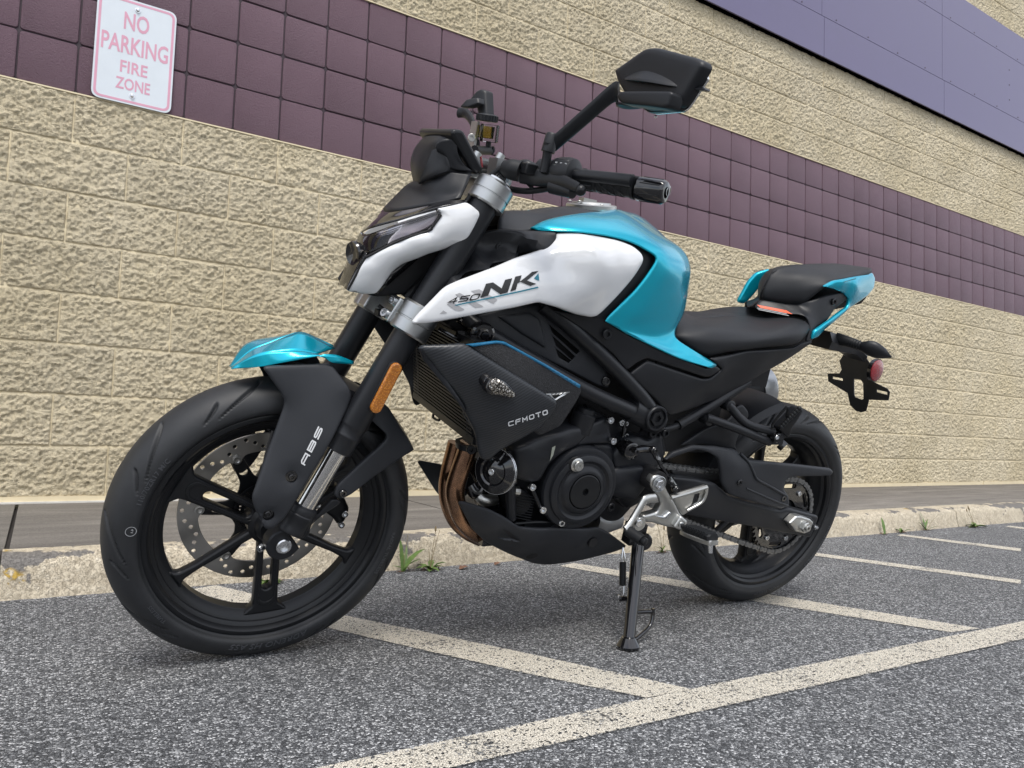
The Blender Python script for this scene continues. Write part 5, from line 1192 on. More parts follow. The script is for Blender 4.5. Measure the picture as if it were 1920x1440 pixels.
shroud = panel('tank_shroud', [(0.9091,0.128,0.9382),(0.8739,0.142,0.946),(0.834,0.154,0.9479),(0.7809,0.165,0.9472),(0.7498,0.171,0.9413),(0.7306,0.175,0.931),(0.7236,0.177,0.9209),(0.7254,0.178,0.9098),(0.7508,0.18,0.8656),(0.7976,0.174,0.8008),(0.8075,0.172,0.7904),(0.8206,0.172,0.7873),(0.8604,0.178,0.7896),(0.9144,0.185,0.8001),(0.9527,0.184,0.8043),(0.9594,0.183,0.8033),(0.9979,0.182,0.7903),(1.0624,0.176,0.7703),(1.1626,0.162,0.7383),(1.1889,0.157,0.7332),(1.1922,0.157,0.7374),(1.183,0.158,0.753),(1.1407,0.158,0.8071),(1.1162,0.158,0.8214),(1.0451,0.158,0.8571),(1.0074,0.157,0.8782),(0.9469,0.15,0.9032),(0.9261,0.145,0.9148),(0.915,0.136,0.9264)], 'white', bike,
 [(0.8648,0.2,0.9125),(0.8674,0.203,0.8824),(0.8756,0.2,0.8376),(0.8004,0.194,0.908),(0.766,0.19,0.8944),(0.8087,0.19,0.8442),(0.9031,0.18,0.8768),(0.9313,0.184,0.8327),(0.9148,0.162,0.9096),(0.883,0.172,0.924),(0.8598,0.186,0.9311),(0.7996,0.184,0.9334),(0.993,0.176,0.8408),(1.0766,0.17,0.8003),(1.1402,0.164,0.7672)], .004, .009, .006, .012, .012, right=True)[0]
# decals follow the shroud's surface
SF = PANEL_FN[shroud.name]
def decal(name, poly, mat, fn, parent, off=.0012, th=.0006):
    """flat print laid on a panel: polygon (x,z) draped over the lateral height fn"""
    poly = [Vector(p) for p in poly]; V = []
    for i, p in enumerate(poly):
        q = poly[(i + 1) % len(poly)]; k = max(1, int((q - p).length / .006)); V += [p.lerp(q, j / k) for j in range(k)]
    n = len(V); L_ = np.array([tuple(p) for p in V]); E_ = [(i, (i + 1) % n) for i in range(n)]; lo, hi = L_.min(0), L_.max(0)
    G_ = np.array([(a, b_) for a in np.arange(lo[0], hi[0], .006) for b_ in np.arange(lo[1], hi[1], .006)]).reshape(-1, 2); G_ = G_[inside(G_, L_)]; G_ = G_[seg_dist(G_, L_) > .002] if len(G_) else G_; V += [Vector(p) for p in G_]
    vv, ee, ff, *_ = geometry.delaunay_2d_cdt(V, E_, [], 1, 1e-7)
    X = np.array([tuple(p) for p in vv]); Y = fn(X) + off
    me = bpy.data.meshes.new(name); me.from_pydata([(a[0], y, a[1]) for a, y in zip(X, Y)], [], [tuple(f)[::-1] for f in ff]); me.validate()
    return link(name, me, mat, parent, None)
def decal_text(name, s, o, d, h, mat, fn, parent, sx=1.0, shear=0, bold=0, space=1, off=.0012, flipx=True):
    """text along direction d (x,z) from o with cap height h on a surface y=fn(x,z); seen from the left side (+y), x runs to the left"""
    me = text_mesh(s, 1.0, shear=shear, bold=bold, sx=sx, space=space); co = np.array([tuple(p.co) for p in me.vertices]); cap = .69
    d = np.array(d) / np.linalg.norm(d); u = np.array((d[1], -d[0])); 
    if u[1] < 0 or (abs(u[1]) < 1e-3 and u[0] < 0): pass
    X = np.array(o) + (co[:, :1] * d + co[:, 1:2] * u) * (h / cap); Y = fn(X) + off
    me.vertices.foreach_set('co', np.stack([X[:, 0], Y, X[:, 1]], 1).ravel().astype('f')); me.update()
    return link(name, me, mat, parent, None)
for pts in ( [(1.0754,0.798),(1.0663,0.8249),(1.0528,0.8293),(1.0361,0.8209),(1.0302,0.8375),(1.0168,0.8425),(1.024,0.8155),(1.0373,0.8101),(1.0562,0.8191),(1.0612,0.8042)],
             [(1.0191,0.8177),(1.011,0.8461),(0.9985,0.8506),(1.0021,0.8382),(0.9772,0.8598),(0.9633,0.8634),(0.9877,0.8425),(0.9673,0.839),(0.9796,0.8336),(0.9997,0.8382),(1.0058,0.8349),(1.0085,0.8226)] ):
    decal('letter', pts, 'black_print', SF, shroud)
decal('badge_mark', [(0.9732,0.8483),(0.9639,0.8592),(0.9617,0.8451)], 'teal_print', SF, shroud)
decal('badge_line', [(1.1223,0.7787),(0.9646,0.8344),(0.962,0.8324),(1.12,0.7775)], 'teal_print', SF, shroud, .0014)
for pts in ([(1.1365,0.7782),(1.1284,0.7841),(1.1025,0.773),(1.1108,0.7691),(1.1204,0.7693)], [(1.1231,0.7974),(1.1148,0.8014),(1.067,0.7831),(1.0827,0.7788)], [(1.0942,0.8078),(1.0786,0.8132),(1.0421,0.7992),(1.049,0.7907)], [(1.1476,0.7587),(1.1413,0.7659),(1.1337,0.762)]):
    decal('grey_slash', pts, 'grey_decal', SF, shroud, .0007)
q_ = [(1.1373,0.7777),(1.0798,0.7948),(1.1319,0.7899)]
stroke_text('numerals', '450', q_[0], q_[1], q_[2], 'black_print', SF, shroud, .20, .16, .0016)
# shoulder cover between fork and shroud, tank top cover, filler cap
cov = panel('shoulder_cover', [(1.0547,0.085,0.9134),(1.0288,0.1,0.9251),(0.9683,0.115,0.9338),(0.9118,0.13,0.9404),(0.9122,0.134,0.9289),(0.9206,0.14,0.9163),(0.9447,0.148,0.9026),(1.0026,0.152,0.8763),(1.0564,0.154,0.8515),(1.1148,0.152,0.8196),(1.1376,0.146,0.8033),(1.1119,0.105,0.8381),(1.08,0.085,0.8737)], 'plastic', bike, [(0.9782,0.14,0.9147),(1.0037,0.115,0.9152),(1.0138,0.098,0.8939),(0.9778,0.11,0.8914),(1.0422,0.11,0.864),(1.0795,0.12,0.8378),(0.9455,0.138,0.915)], .004, .006, .004, .014, .010, right=True)
b = MB(); b.bolt([(1.0152,0.096,0.893)][0], (0.2, 1, .1), .0085, .005); x = b.build('bolt', 'plastic', bike); sub(x, cov[0])
topc_ = gpatch('tank_top_cover', [
 [(1.0155,0.075,0.9237),(0.9627,0.082,0.9316),(0.9442,0.08,0.9375),(0.9172,0.087,0.9584),(0.8519,0.082,0.9806),(0.7721,0.062,0.9988),(0.6966,0.036,1.0106)],
 [(1.0035,0.05,0.9467),(0.9559,0.062,0.9455),(0.9247,0.066,0.9543),(0.8919,0.068,0.97),(0.8344,0.062,0.9872),(0.765,0.045,1.0023),(0.6984,0.024,1.0124)],
 [(0.9845,0.02,0.9601),(0.9438,0.03,0.9654),(0.9085,0.036,0.9718),(0.8678,0.036,0.9857),(0.8187,0.034,0.9975),(0.7562,0.024,1.0077),(0.6979,0.012,1.0147)],
 [(0.9726,0.0,0.9652),(0.929,0.0,0.9732),(0.8813,0.0,0.9809),(0.8424,0.0,0.9956),(0.8011,0.0,1.0038),(0.7435,0.0,1.0114),(0.6942,0.0,1.0161)]], 'plastic_grey', bike, 4, 5, .004, True, 40)
capc = Vector([(0.757,-0.004,1.0098)][0]); b = MB(); b.lathe([(-.006, .056), (.004, .056), (.006, .053), (.006, .044), (.010, .042), (.011, .014), (.009, .013), (.009, .0005)], capc, (.13, 0, 1), 40); b.box(capc + Vector((.012, 0, .0115)), (.034, .020, .008)); 
for k in range(6): b.bolt(capc + Vector((.049 * math.cos(k * PI / 3 + .4), .049 * math.sin(k * PI / 3 + .4), .004)), (.13, 0, 1), .0045, .003, 10)
b.build('fuel_cap', 'alu', bike, 35)
# seats
seat = gpatch('rider_seat', [
 [(0.5257,0.104,0.7513),(0.4962,0.128,0.7372),(0.4561,0.138,0.7279),(0.3919,0.144,0.7456),(0.2913,0.144,0.7638),(0.1788,0.138,0.7816),(0.1385,0.126,0.7956)],
 [(0.5392,0.112,0.7575),(0.5085,0.134,0.7469),(0.4642,0.146,0.7408),(0.3994,0.152,0.7577),(0.3035,0.152,0.7744),(0.1915,0.147,0.7906),(0.1315,0.128,0.8077)],
 [(0.5408,0.106,0.7695),(0.5156,0.13,0.769),(0.4691,0.146,0.7698),(0.3953,0.15,0.7774),(0.302,0.15,0.7891),(0.1936,0.144,0.8119),(0.1175,0.12,0.8246)],
 [(0.5125,0.078,0.7934),(0.4906,0.104,0.7896),(0.4516,0.124,0.7927),(0.3725,0.13,0.7952),(0.2765,0.128,0.8034),(0.1722,0.116,0.8321),(0.0992,0.098,0.8402)],
 [(0.4686,0.04,0.8069),(0.4415,0.055,0.8002),(0.3952,0.065,0.8029),(0.3203,0.068,0.8112),(0.2273,0.066,0.8189),(0.1312,0.056,0.8423),(0.0518,0.046,0.8471)],
 [(0.4291,0.0,0.8088),(0.3861,0.0,0.8023),(0.3306,0.0,0.806),(0.26,0.0,0.8197),(0.165,0.0,0.8276),(0.0788,0.0,0.8441),(0.0045,0.0,0.8476)]], 'seat', bike, 5, 6, .004, True, 60)
pil = gpatch('pillion_seat', [
 [(0.1798,0.004,0.8723),(0.1494,0.036,0.8713),(0.1157,0.066,0.876),(0.1059,0.078,0.8854),(0.0787,0.1,0.9289),(0.0534,0.108,0.9508),(-0.0286,0.098,0.9708),(-0.1155,0.078,0.9899)],
 [(0.1843,0.004,0.8809),(0.1558,0.038,0.8828),(0.1257,0.07,0.8902),(0.1101,0.084,0.9019),(0.0816,0.103,0.9373),(0.0539,0.109,0.9554),(-0.0285,0.097,0.9742),(-0.1199,0.076,0.9942)],
 [(0.1846,0.003,0.8976),(0.1607,0.034,0.9088),(0.1322,0.064,0.921),(0.1102,0.08,0.9306),(0.074,0.096,0.9479),(0.0393,0.1,0.9605),(-0.0411,0.09,0.9795),(-0.126,0.07,0.9993)],
 [(0.1762,0.002,0.9248),(0.1534,0.022,0.9393),(0.1248,0.044,0.9523),(0.0887,0.058,0.9618),(0.0474,0.07,0.9703),(-0.0006,0.072,0.977),(-0.0686,0.066,0.9903),(-0.1446,0.054,1.0034)],
 [(0.1653,0.0,0.948),(0.1345,0.0,0.962),(0.0844,0.0,0.9753),(0.0273,0.0,0.9861),(-0.0311,0.0,0.9949),(-0.0945,0.0,1.0015),(-0.1507,0.0,1.0048),(-0.2098,0.0,1.0077)]], 'seat', bike, 5, 5, .004, True, 60)
# tail: black side, teal cover
tls = panel('tail_side', [(0.205,0.012,0.8468),(0.185,0.006,0.8699),(0.1517,0.038,0.8713),(0.1171,0.068,0.8762),(0.1071,0.08,0.8863),(0.0615,0.096,0.911),(-0.0081,0.098,0.9316),(-0.0268,0.098,0.9204),(-0.023,0.098,0.9086),(0.0207,0.104,0.8823),(0.0446,0.11,0.8509),(0.0864,0.116,0.8199),(0.0933,0.12,0.7921),(0.1215,0.126,0.7875),(0.1139,0.12,0.8233),(0.1181,0.112,0.842),(0.131,0.1,0.8539),(0.1562,0.072,0.8475),(0.1835,0.04,0.8429)], 'plastic', bike, [(0.0824,0.106,0.8672),(0.1401,0.062,0.8617),(0.0193,0.102,0.905)], .004, .005, .003, .014, .008, right=True)
b = MB(); b.bolt([(0.0354,0.104,0.8993)][0], (0, 1, 0), .0085, .005); x = b.build('bolt', 'gloss', bike); sub(x, tls[0])
TF = PANEL_FN[tls[0].name]
decal('warning_sticker', [(0.2003,0.8561),(0.151,0.8566),(0.1466,0.8501),(0.1963,0.8502)], 'orange', TF, tls[0], .002)
q_ = [(0.2036,0.8487),(0.1567,0.849),(0.1562,0.8476),(0.2031,0.8474),(0.2025,0.8457),(0.1556,0.8459),(0.1551,0.8445),(0.202,0.8444)]
for k in range(2): decal('sticker_print', q_[4 * k:4 * k + 4], 'pale_print', TF, tls[0], .0022)
tail = panel('tail_cover', [(0.1008,0.119,0.9318),(0.0627,0.116,0.9525),(-0.0229,0.102,0.9717),(-0.1369,0.07,0.9928),(-0.1664,0.06,0.981),(-0.1721,0.06,0.952),(-0.1405,0.07,0.9286),(-0.0768,0.088,0.9012),(-0.0353,0.1,0.8832),(0.0511,0.118,0.829),(0.0785,0.123,0.8039),(0.1067,0.127,0.7959),(0.1043,0.129,0.8201),(0.0561,0.124,0.8489),(-0.0247,0.106,0.8923),(-0.0307,0.102,0.9101),(0.0003,0.106,0.9241),(0.053,0.114,0.9308)], 'teal', bike, [(-0.0264,0.108,0.9572),(-0.0327,0.105,0.9258),(0.0328,0.116,0.9457)], .004, .006, .005, .010, .008, right=True)
x = panel('tail_cover', [(0.0665,-0.1,0.9534),(0.1016,-0.11,0.9362),(0.1171,-0.116,0.9079),(0.1337,-0.122,0.8485),(0.1105,-0.118,0.845),(0.0939,-0.11,0.8756),(0.0737,-0.104,0.9137),(0.0617,-0.1,0.9429)], 'teal', bike, (), .006, .005, .004, .010, .010)
x['label'] = 'teal tail fairing on the far side of the pillion seat'
TC = PANEL_FN[tail[0].name]
q_ = [(0.029,0.9546),(0.022,0.9568),(0.0282,0.9526),(0.0351,0.9503),(0.0165,0.9579),(0.0095,0.9602),(0.0157,0.9559),(0.0228,0.9536),(0.0041,0.9612),(-0.003,0.9636),(0.0032,0.9593),(0.0103,0.957),(-0.0085,0.9646),(-0.0156,0.9669),(-0.0093,0.9626),(-0.0022,0.9603),(-0.0211,0.968),(-0.0283,0.9704),(-0.022,0.966),(-0.0148,0.9637)]
for k in range(5): decal('tail_print', q_[4 * k:4 * k + 4], 'black_print', TC, tail[0], .002)
b = MB(); b.rings([[(x_, y_, z_) for y_, z_ in ((-.04, z0_), (.04, z0_), (.052, z0_ + .02), (.035, z0_ + .045), (-.035, z0_ + .045), (-.052, z0_ + .02))] for x_, z0_ in ((-.16, .905), (-.05, .875), (.08, .82))]); b.build('tail_inner', 'dark', bike)
# side covers below tank and seat
sk = panel('tank_skirt', [(0.7801,0.158,0.787),(0.7094,0.162,0.7578),(0.5906,0.162,0.7292),(0.4677,0.159,0.7026),(0.4392,0.156,0.7109),(0.417,0.154,0.703),(0.4449,0.155,0.6841),(0.4625,0.155,0.6817),(0.6444,0.157,0.7135),(0.668,0.156,0.7013),(0.6884,0.154,0.6821),(0.7317,0.15,0.7141),(0.8117,0.146,0.7562),(0.8918,0.142,0.7887),(0.832,0.15,0.7884)], 'plastic', bike, (), .004, .005, .003, .016, .006, right=True)
b = MB(); b.bolt([(0.7666,0.158,0.7559)][0], (0, 1, 0), .011, .006); x = b.build('bolt', 'satin', bike); sub(x, sk[0])
sdc = panel('side_cover', [(0.6789,0.154,0.6738),(0.6393,0.155,0.7074),(0.464,0.154,0.6762),(0.4431,0.154,0.6788),(0.4108,0.152,0.703),(0.4553,0.148,0.7249),(0.3345,0.146,0.7521),(0.1782,0.14,0.7712),(0.1455,0.136,0.7855),(0.1028,0.128,0.793),(0.0988,0.124,0.7873),(0.2327,0.112,0.6938),(0.2803,0.11,0.6606),(0.3305,0.11,0.6324),(0.5268,0.142,0.5824),(0.556,0.146,0.5978)], 'plastic', bike, [(0.3965,0.142,0.6859),(0.2731,0.138,0.73),(0.5267,0.156,0.6621),(0.6103,0.158,0.6758),(0.4331,0.136,0.6297)], .004, .006, .004, .016, .008, right=True)
panel('seat_gap_filler', [(0.43,0.1,0.7269),(0.3541,0.105,0.7474),(0.1349,0.1,0.7841),(0.0878,0.095,0.8226),(0.065,0.095,0.8035),(0.064,0.095,0.7876),(0.1315,0.1,0.7616),(0.288,0.105,0.7395),(0.4127,0.105,0.7114)], 'dark', bike, (), .02, .004, .002, .02, .01, back=-.10)  # added dark filler, closes the see-through gap below the seat
# number plate bracket with indicators and reflector
XP = -.30
def xplate(name, outl, holes, mat, x, th, parent, bev=.0008):
    me = plate_mesh(name, outl, holes, th, bev); me.transform(Matrix(((0, -1, 0, x), (1, 0, 0, 0), (0, 0, 1, 0), (0, 0, 0, 1)))); return link(name, me, mat, parent, 35)
pb = xplate('plate_bracket', [(-0.1102,0.6752),(-0.0692,0.6857),(-0.0658,0.6978),(-0.0808,0.7222),(-0.0727,0.7452),(-0.0069,0.7605),(0.0259,0.7344),(0.0391,0.6921),(0.0609,0.6878),(0.0952,0.6828),(0.1061,0.6752),(0.1088,0.6507),(0.0494,0.6355),(0.0506,0.6017),(0.0363,0.5928),(0.0192,0.5921),(-0.0044,0.6025),(-0.0243,0.6352),(-0.1005,0.6515)], [[(-0.0906,0.6702),(-0.054,0.6734),(-0.051,0.6665),(-0.0876,0.6632)], [(0.0644,0.6709),(0.0991,0.6726),(0.1014,0.6652),(0.0674,0.6637)], [(-0.0169,0.6818),(0.0052,0.6855),(0.0169,0.6777),(0.0321,0.6339),(0.0268,0.629),(0.0031,0.6308),(-0.0023,0.6379)]], 'satin', XP, .004, bike)
b = MB(); A_ = P3([(-0.0459,0.02,0.7936),(-0.2058,0.0,0.781),(-0.2604,0.0,0.7589)]); b.rings([[p + Vector((0, yy * sc_, zz * sc_)) for yy, zz in ((-.045, -.024), (.045, -.024), (.05, 0), (.035, .024), (-.035, .024), (-.05, 0))] for p, sc_ in zip(A_, (1, .8, .7))]); x = b.build('bracket_arm', 'plastic', bike, 30); sub(x, pb)
b = MB(); c = [(-0.2773,0.065,0.7265)][0]; b.lathe([(-.014, .028), (-.012, .0335), (-.002, .0335)], c, (-.1, 1, .05), 32); x = b.build('reflector_holder', 'gloss', bike); sub(x, pb)
b = MB(); b.lathe([(-.004, .031), (.0, .031), (.0015, .028), (.002, .0005)], c, (-.1, 1, .05), 32); x = b.build('reflector', 'red', bike); x['label'] = 'round red side reflector'; sub(x, pb)
for s in (1, -1):
    st_ = P3([(-0.0914,0.045,0.8),(-0.1,0.075,0.7993),(-0.1116,0.11,0.7956)]); bl_ = P3([(-0.1146,0.105,0.7932),(-0.1302,0.135,0.7936),(-0.1443,0.16,0.7897),(-0.1612,0.172,0.7832)])
    q = lambda p: Vector((p.x, p.y * s, p.z)); b = MB(); b.tube([q(p) for p in st_], lambda t: .017 - .005 * t, 14)
    for k in range(5): b.lathe([(0, .0115), (.002, .0145), (.004, .0115)], q(st_[1].lerp(st_[2], k / 5)), q(st_[2]) - q(st_[1]), 14)
    x = b.build('indicator_stalk', 'rubber', bike, 35); sub(x, pb)
    b = MB(); b.rings([[q(p + Vector((.3, 0, 1)) * math.sin(a) * h + Vector((1, .3, 0)) * math.cos(a) * w_ ) for a in np.linspace(0, 2 * PI, 12, endpoint=False)] for p, h, w_ in zip(crom(bl_, 5), [.012, .014, .017, .020, .021, .022, .022, .021, .019, .017, .015, .012, .010, .007, .005, .003], [.010, .012, .014, .015, .016, .016, .016, .015, .014, .013, .012, .010, .008, .006, .004, .003])]); x = b.build('indicator', 'plastic', bike, 50); sub(x, pb)
    if s > 0:
        b = MB(); b.tube([(-0.1297,0.135,0.8079),(-0.1419,0.155,0.8006),(-0.1611,0.174,0.7876),(-0.1603,0.173,0.7818)], .0045, 8); x = b.build('indicator_lens', 'clear', bike); sub(x, pb)

# ------------------------------------------------------------------ frame, airbox cover, radiator, engine
fr_l = MB()
fr_l.tube([(1.0544,0.085,0.7474),(1.0079,0.118,0.7193),(0.7931,0.14,0.6335),(0.6533,0.146,0.5912),(0.5779,0.148,0.5703)], .0175, 18)
fr_l.tube([(0.9066,0.115,0.7942),(0.8383,0.128,0.7584),(0.7354,0.14,0.6963),(0.6323,0.146,0.6274),(0.5755,0.148,0.5778)], .0165, 18)
fr_l.tube([(0.6459,0.135,0.5947),(0.5568,0.135,0.5651)], .030, 18, 0)
fr_l.tube([(0.4767,0.118,0.554),(0.4053,0.112,0.5909),(0.3277,0.106,0.6323),(0.2642,0.1,0.669)], .0125, 16); fr_l.tube([(0.5324,0.12,0.5403),(0.5012,0.12,0.5462),(0.4727,0.118,0.5548)], .008, 12)
fm = fr_l.build('frame', 'frame', bike, 40)
v_ = [Vector(p.co) for p in fm.data.vertices]; me = fm.data.copy(); me.transform(Matrix.Diagonal((1, -1, 1, 1))); me.flip_normals(); fm2 = link('frame', me, None, bike, 40); 
b = MB(); c = [(0.589,0.168,0.581)][0]; b.lathe([(-.04, .029), (.000, .029), (.0025, .027), (.0025, .0235), (-.004, .0225), (-.004, .0005)], c, (0, 1, 0), 36); x = b.build('frame_boss', 'frame', bike); sub(x, fm)
b = MB(); b.lathe([(.0, .019), (.010, .017), (.010, .0095), (.004, .009), (.004, .0005)], Vector(c) + Vector((0, -.0065, 0)), (0, 1, 0), 6); x = b.build('boss_bolt', 'satin', bike, 25); sub(x, fm)
b = MB(); c = Vector([(1.0363,0.13,0.7238)][0]); b.lathe([(-.03, .024), (.002, .0245), (.005, .020), (.005, .015)], c, (.1, 1, 0), 32); b.lathe([(0, .0135), (.012, .0135), (.013, .010), (.006, .008)], c, (.1, 1, 0), 6); b.lathe([(.012, .008), (.018, .008), (.018, .004)], c, (.1, 1, 0), 16); x = b.build('frame_bolt', 'gloss', bike, 30); sub(x, fm)
b = MB()
for p_ in [(0.5192,0.125,0.5358),(0.5532,0.12,0.5324)]: b.bolt(p_, (0, 1, 0), .0105, .008)
x = b.build('frame_bolt', 'satin', bike); sub(x, fm)
b = MB(); b.lathe([(-.11, .034), (.02, .034), (.03, .030)], (1.10, 0, .86), FD, 28); b.rings([[p + Vector((dx, dy, 0)) for dx, dy in ((-.05, -.04), (.03, -.04), (.03, .04), (-.05, .04))] for p in (Vector((1.12, 0, .74)), Vector((.98, 0, .88)), Vector((.80, 0, .90)))]); b.build('headstock', 'dark', bike)
inf = panel('airbox_cover', [(1.0469,0.1,0.7527),(0.9857,0.108,0.7751),(0.9135,0.112,0.7947),(0.8924,0.114,0.7901),(0.8398,0.118,0.7591),(0.7843,0.122,0.7232),(0.73,0.126,0.6815),(0.7051,0.128,0.6437),(0.7097,0.128,0.6333),(0.7364,0.127,0.6375),(0.7734,0.125,0.6505),(0.8909,0.12,0.689),(0.9981,0.112,0.7259)], 'plastic_grey', bike, (), .004, .005, .003, .014, .008, [[(0.8821,0.7571),(0.7952,0.7078),(0.8037,0.7003),(0.8693,0.739)], [(0.8701,0.7348),(0.8051,0.696),(0.8115,0.6874),(0.8561,0.7134)], [(0.8575,0.7099),(0.8133,0.6865),(0.8181,0.6799),(0.8456,0.6905)]], right=True)
x = panel('cover_plate', [(1.0018,0.108,0.7599),(0.9343,0.113,0.7765),(0.9092,0.117,0.7664),(0.882,0.121,0.7069),(0.9448,0.117,0.732)], 'plastic_grey', bike, (), .004, .008, .004, .014, .008, yoff=.005); sub(x, inf[0])
b = MB(); b.bolt([(0.7202,0.128,0.65)][0], (0, 1, 0), .011, .004); x = b.build('bolt', 'gloss', bike); sub(x, inf[0])
x = panel('airbox', [(1.0929,0.06,0.7297),(0.8912,0.075,0.7909),(0.7602,0.08,0.72),(0.6695,0.085,0.6342),(0.8365,0.085,0.636),(1.01,0.07,0.6846)], 'dark', bike, (), .05, .01, .01, .03, .02, back=-.08)
# radiator and its shrouds
shd = panel('radiator_shroud', [(1.1804,0.178,0.694),(1.1757,0.18,0.6994),(1.1005,0.196,0.7141),(1.0859,0.202,0.7062),(1.0004,0.216,0.6687),(0.9006,0.226,0.6247),(0.8952,0.226,0.6139),(0.9027,0.225,0.5967),(0.9181,0.22,0.5659),(0.9571,0.212,0.5366),(0.9898,0.204,0.5127),(1.0034,0.198,0.4924),(1.0195,0.193,0.4859),(1.0292,0.192,0.5002),(1.0424,0.192,0.5379),(1.0719,0.191,0.58),(1.1528,0.184,0.6692)], 'carbon', bike, [(1.1234,0.2,0.6753),(1.0263,0.22,0.6213),(0.9848,0.222,0.5776),(1.0269,0.208,0.553)], .004, .008, .006, .014, .012, right=True)
HF = PANEL_FN[shd[0].name]
x = panel('shroud_edge', [(1.1812,0.176,0.6946),(1.1766,0.182,0.6929),(1.1491,0.186,0.6699),(1.0711,0.192,0.5819),(1.0373,0.193,0.5368),(1.0263,0.194,0.5009),(1.0191,0.194,0.4863),(1.0201,0.18,0.4895),(1.0305,0.168,0.5221),(1.0669,0.172,0.5728),(1.1669,0.172,0.6725)], 'plastic_grey', bike, (), .004, .003, .002, .014, .004, yoff=-.004); sub(x, shd[0])
gp = panel('shroud_rear', [(1.0904,0.18,0.7091),(1.0314,0.184,0.7223),(1.0157,0.186,0.7224),(0.9214,0.192,0.6883),(0.831,0.196,0.6519),(0.8254,0.196,0.6378),(0.8305,0.196,0.6205),(0.8576,0.194,0.5626),(0.9013,0.192,0.5402),(0.9501,0.2,0.5686),(0.9901,0.2,0.6607)], 'grit', bike, (), .005, .006, .003, .016, .008, right=True)[0]
GF = PANEL_FN[gp.name]
x = panel('blue_edge', [(1.0927,0.182,0.7099),(1.0325,0.186,0.723),(1.0162,0.188,0.7231),(0.9227,0.194,0.689),(0.8325,0.198,0.6527),(0.833,0.198,0.6451),(0.9251,0.194,0.6835),(1.0171,0.188,0.7178),(1.0322,0.186,0.7182),(1.079,0.184,0.7074)], 'blue_stripe', bike, (), .004, .003, .002, .012, .002, yoff=.001); sub(x, gp)
x = panel('silver_accent', [(0.9159,0.203,0.6309),(0.8574,0.203,0.6387),(0.8917,0.205,0.6181)], 'silver', bike, (), .004, .003, .002, .010, .004, [[(0.9009,0.6286),(0.8754,0.6325),(0.8921,0.6217)]], yoff=.002); sub(x, gp)
q_ = [(0.9947,0.5664),(0.9147,0.5962),(0.9986,0.5764)]
stroke_text('lettering', 'CFMOTO', q_[0], q_[1], q_[2], 'grey_print', HF, shd[0], .22, .26)
# front indicator in the shroud
b = MB(); c = P3([(1.0557,0.214,0.6525),(1.0509,0.232,0.6487)]); b.tube([c[0] - Vector((0, .02, 0)), c[0], c[1]], .0135, 16, 4); ind = b.build('indicator', 'gloss', bike); ind['label'] = 'front turn indicator with clear lens'
io = panel('indicator_bezel', [(1.068,0.245,0.641),(1.0648,0.246,0.6596),(1.0484,0.246,0.6659),(1.0307,0.245,0.6609),(1.0103,0.243,0.6467),(0.9936,0.238,0.6305),(1.0044,0.24,0.6257),(1.0538,0.245,0.6306),(1.0627,0.245,0.6348)], 'gloss', bike, (), .014, .010, .008, .008, .006); sub(io, ind)
il = panel('indicator_lens', [(1.0644,0.252,0.6475),(1.0631,0.253,0.6609),(1.0525,0.253,0.6651),(1.0373,0.252,0.6594),(1.0161,0.249,0.6433),(1.0043,0.245,0.632),(1.0117,0.246,0.6295),(1.0542,0.251,0.637)], 'facet', bike, (), .006, .008, .005, .006, .005); sub(il, ind)
ig = panel('indicator_glass', [(1.0689,0.256,0.6475),(1.0669,0.257,0.6635),(1.0544,0.257,0.6678),(1.0382,0.256,0.6618),(1.0166,0.252,0.6458),(1.001,0.246,0.6325),(1.0125,0.249,0.6291),(1.058,0.255,0.6361)], 'clear', bike, (), .0015, .010, .006, .006, .006); sub(ig, ind)
# radiator core with fins
rw = .168; XT, XB, ZT, ZB = 1.064, 1.030, .705, .522
b = MB(); b.rings([[(XT, -rw, ZT), (XT, rw, ZT), (XT - .03, rw, ZT), (XT - .03, -rw, ZT)], [(XB, -rw, ZB), (XB, rw, ZB), (XB - .03, rw, ZB), (XB - .03, -rw, ZB)]]); rad = b.build('radiator', 'dark', bike)
b = MB(); n = 26
for k in range(n):
    t = (k + .5) / n; b.box((XT + (XB - XT) * t + .003, 0, ZT + (ZB - ZT) * t), (.010, 2 * rw - .01, .0030))
x = b.build('cooling_fins', 'fins', bike, 40); x['kind'] = 'stuff'; sub(x, rad)
b = MB()
for s in (1, -1): b.tube([(XT + .002, s * (rw - .03), ZT), (XB + .002, s * (rw - .03), ZB)], .006, 8, 0); b.rings([[(XT + .004, s * rw, ZT), (XT + .004, s * (rw - .03), ZT), (XT - .02, s * (rw - .03), ZT), (XT - .02, s * rw, ZT)], [(XB + .004, s * rw, ZB), (XB + .004, s * (rw - .03), ZB), (XB - .02, s * (rw - .03), ZB), (XB - .02, s * rw, ZB)]])
b.box((XB - .008, 0, ZB - .004), (.030, 2 * rw, .014)); b.box((XT - .008, 0, ZT + .004), (.030, 2 * rw, .014)); x = b.build('radiator_frame', 'satin', bike); sub(x, rad)
b = MB(); b.tube([(1.024,-0.0637,0.5043),(1.024,-0.0617,0.4952),(1.024,-0.031,0.4987),(1.024,-0.029,0.5089)], .003, 8); x = b.build('radiator_hook', 'satin', bike); sub(x, rad)
b = MB(); b.tube([(1.1156,0.1,0.7211),(1.0593,0.11,0.7002),(1.0428,0.115,0.7036)], .004, 8); b.tube([(1.0707,0.08,0.7412),(1.0435,0.09,0.7279),(1.0307,0.1,0.7186)], .006, 8); b.tube([(1.0149,0.125,0.7172),(0.9818,0.128,0.7037)], .004, 8); b.box([(1.0717,0.11,0.7159)][0], (.02, .01, .016)); b.build('wiring', 'gloss', bike)

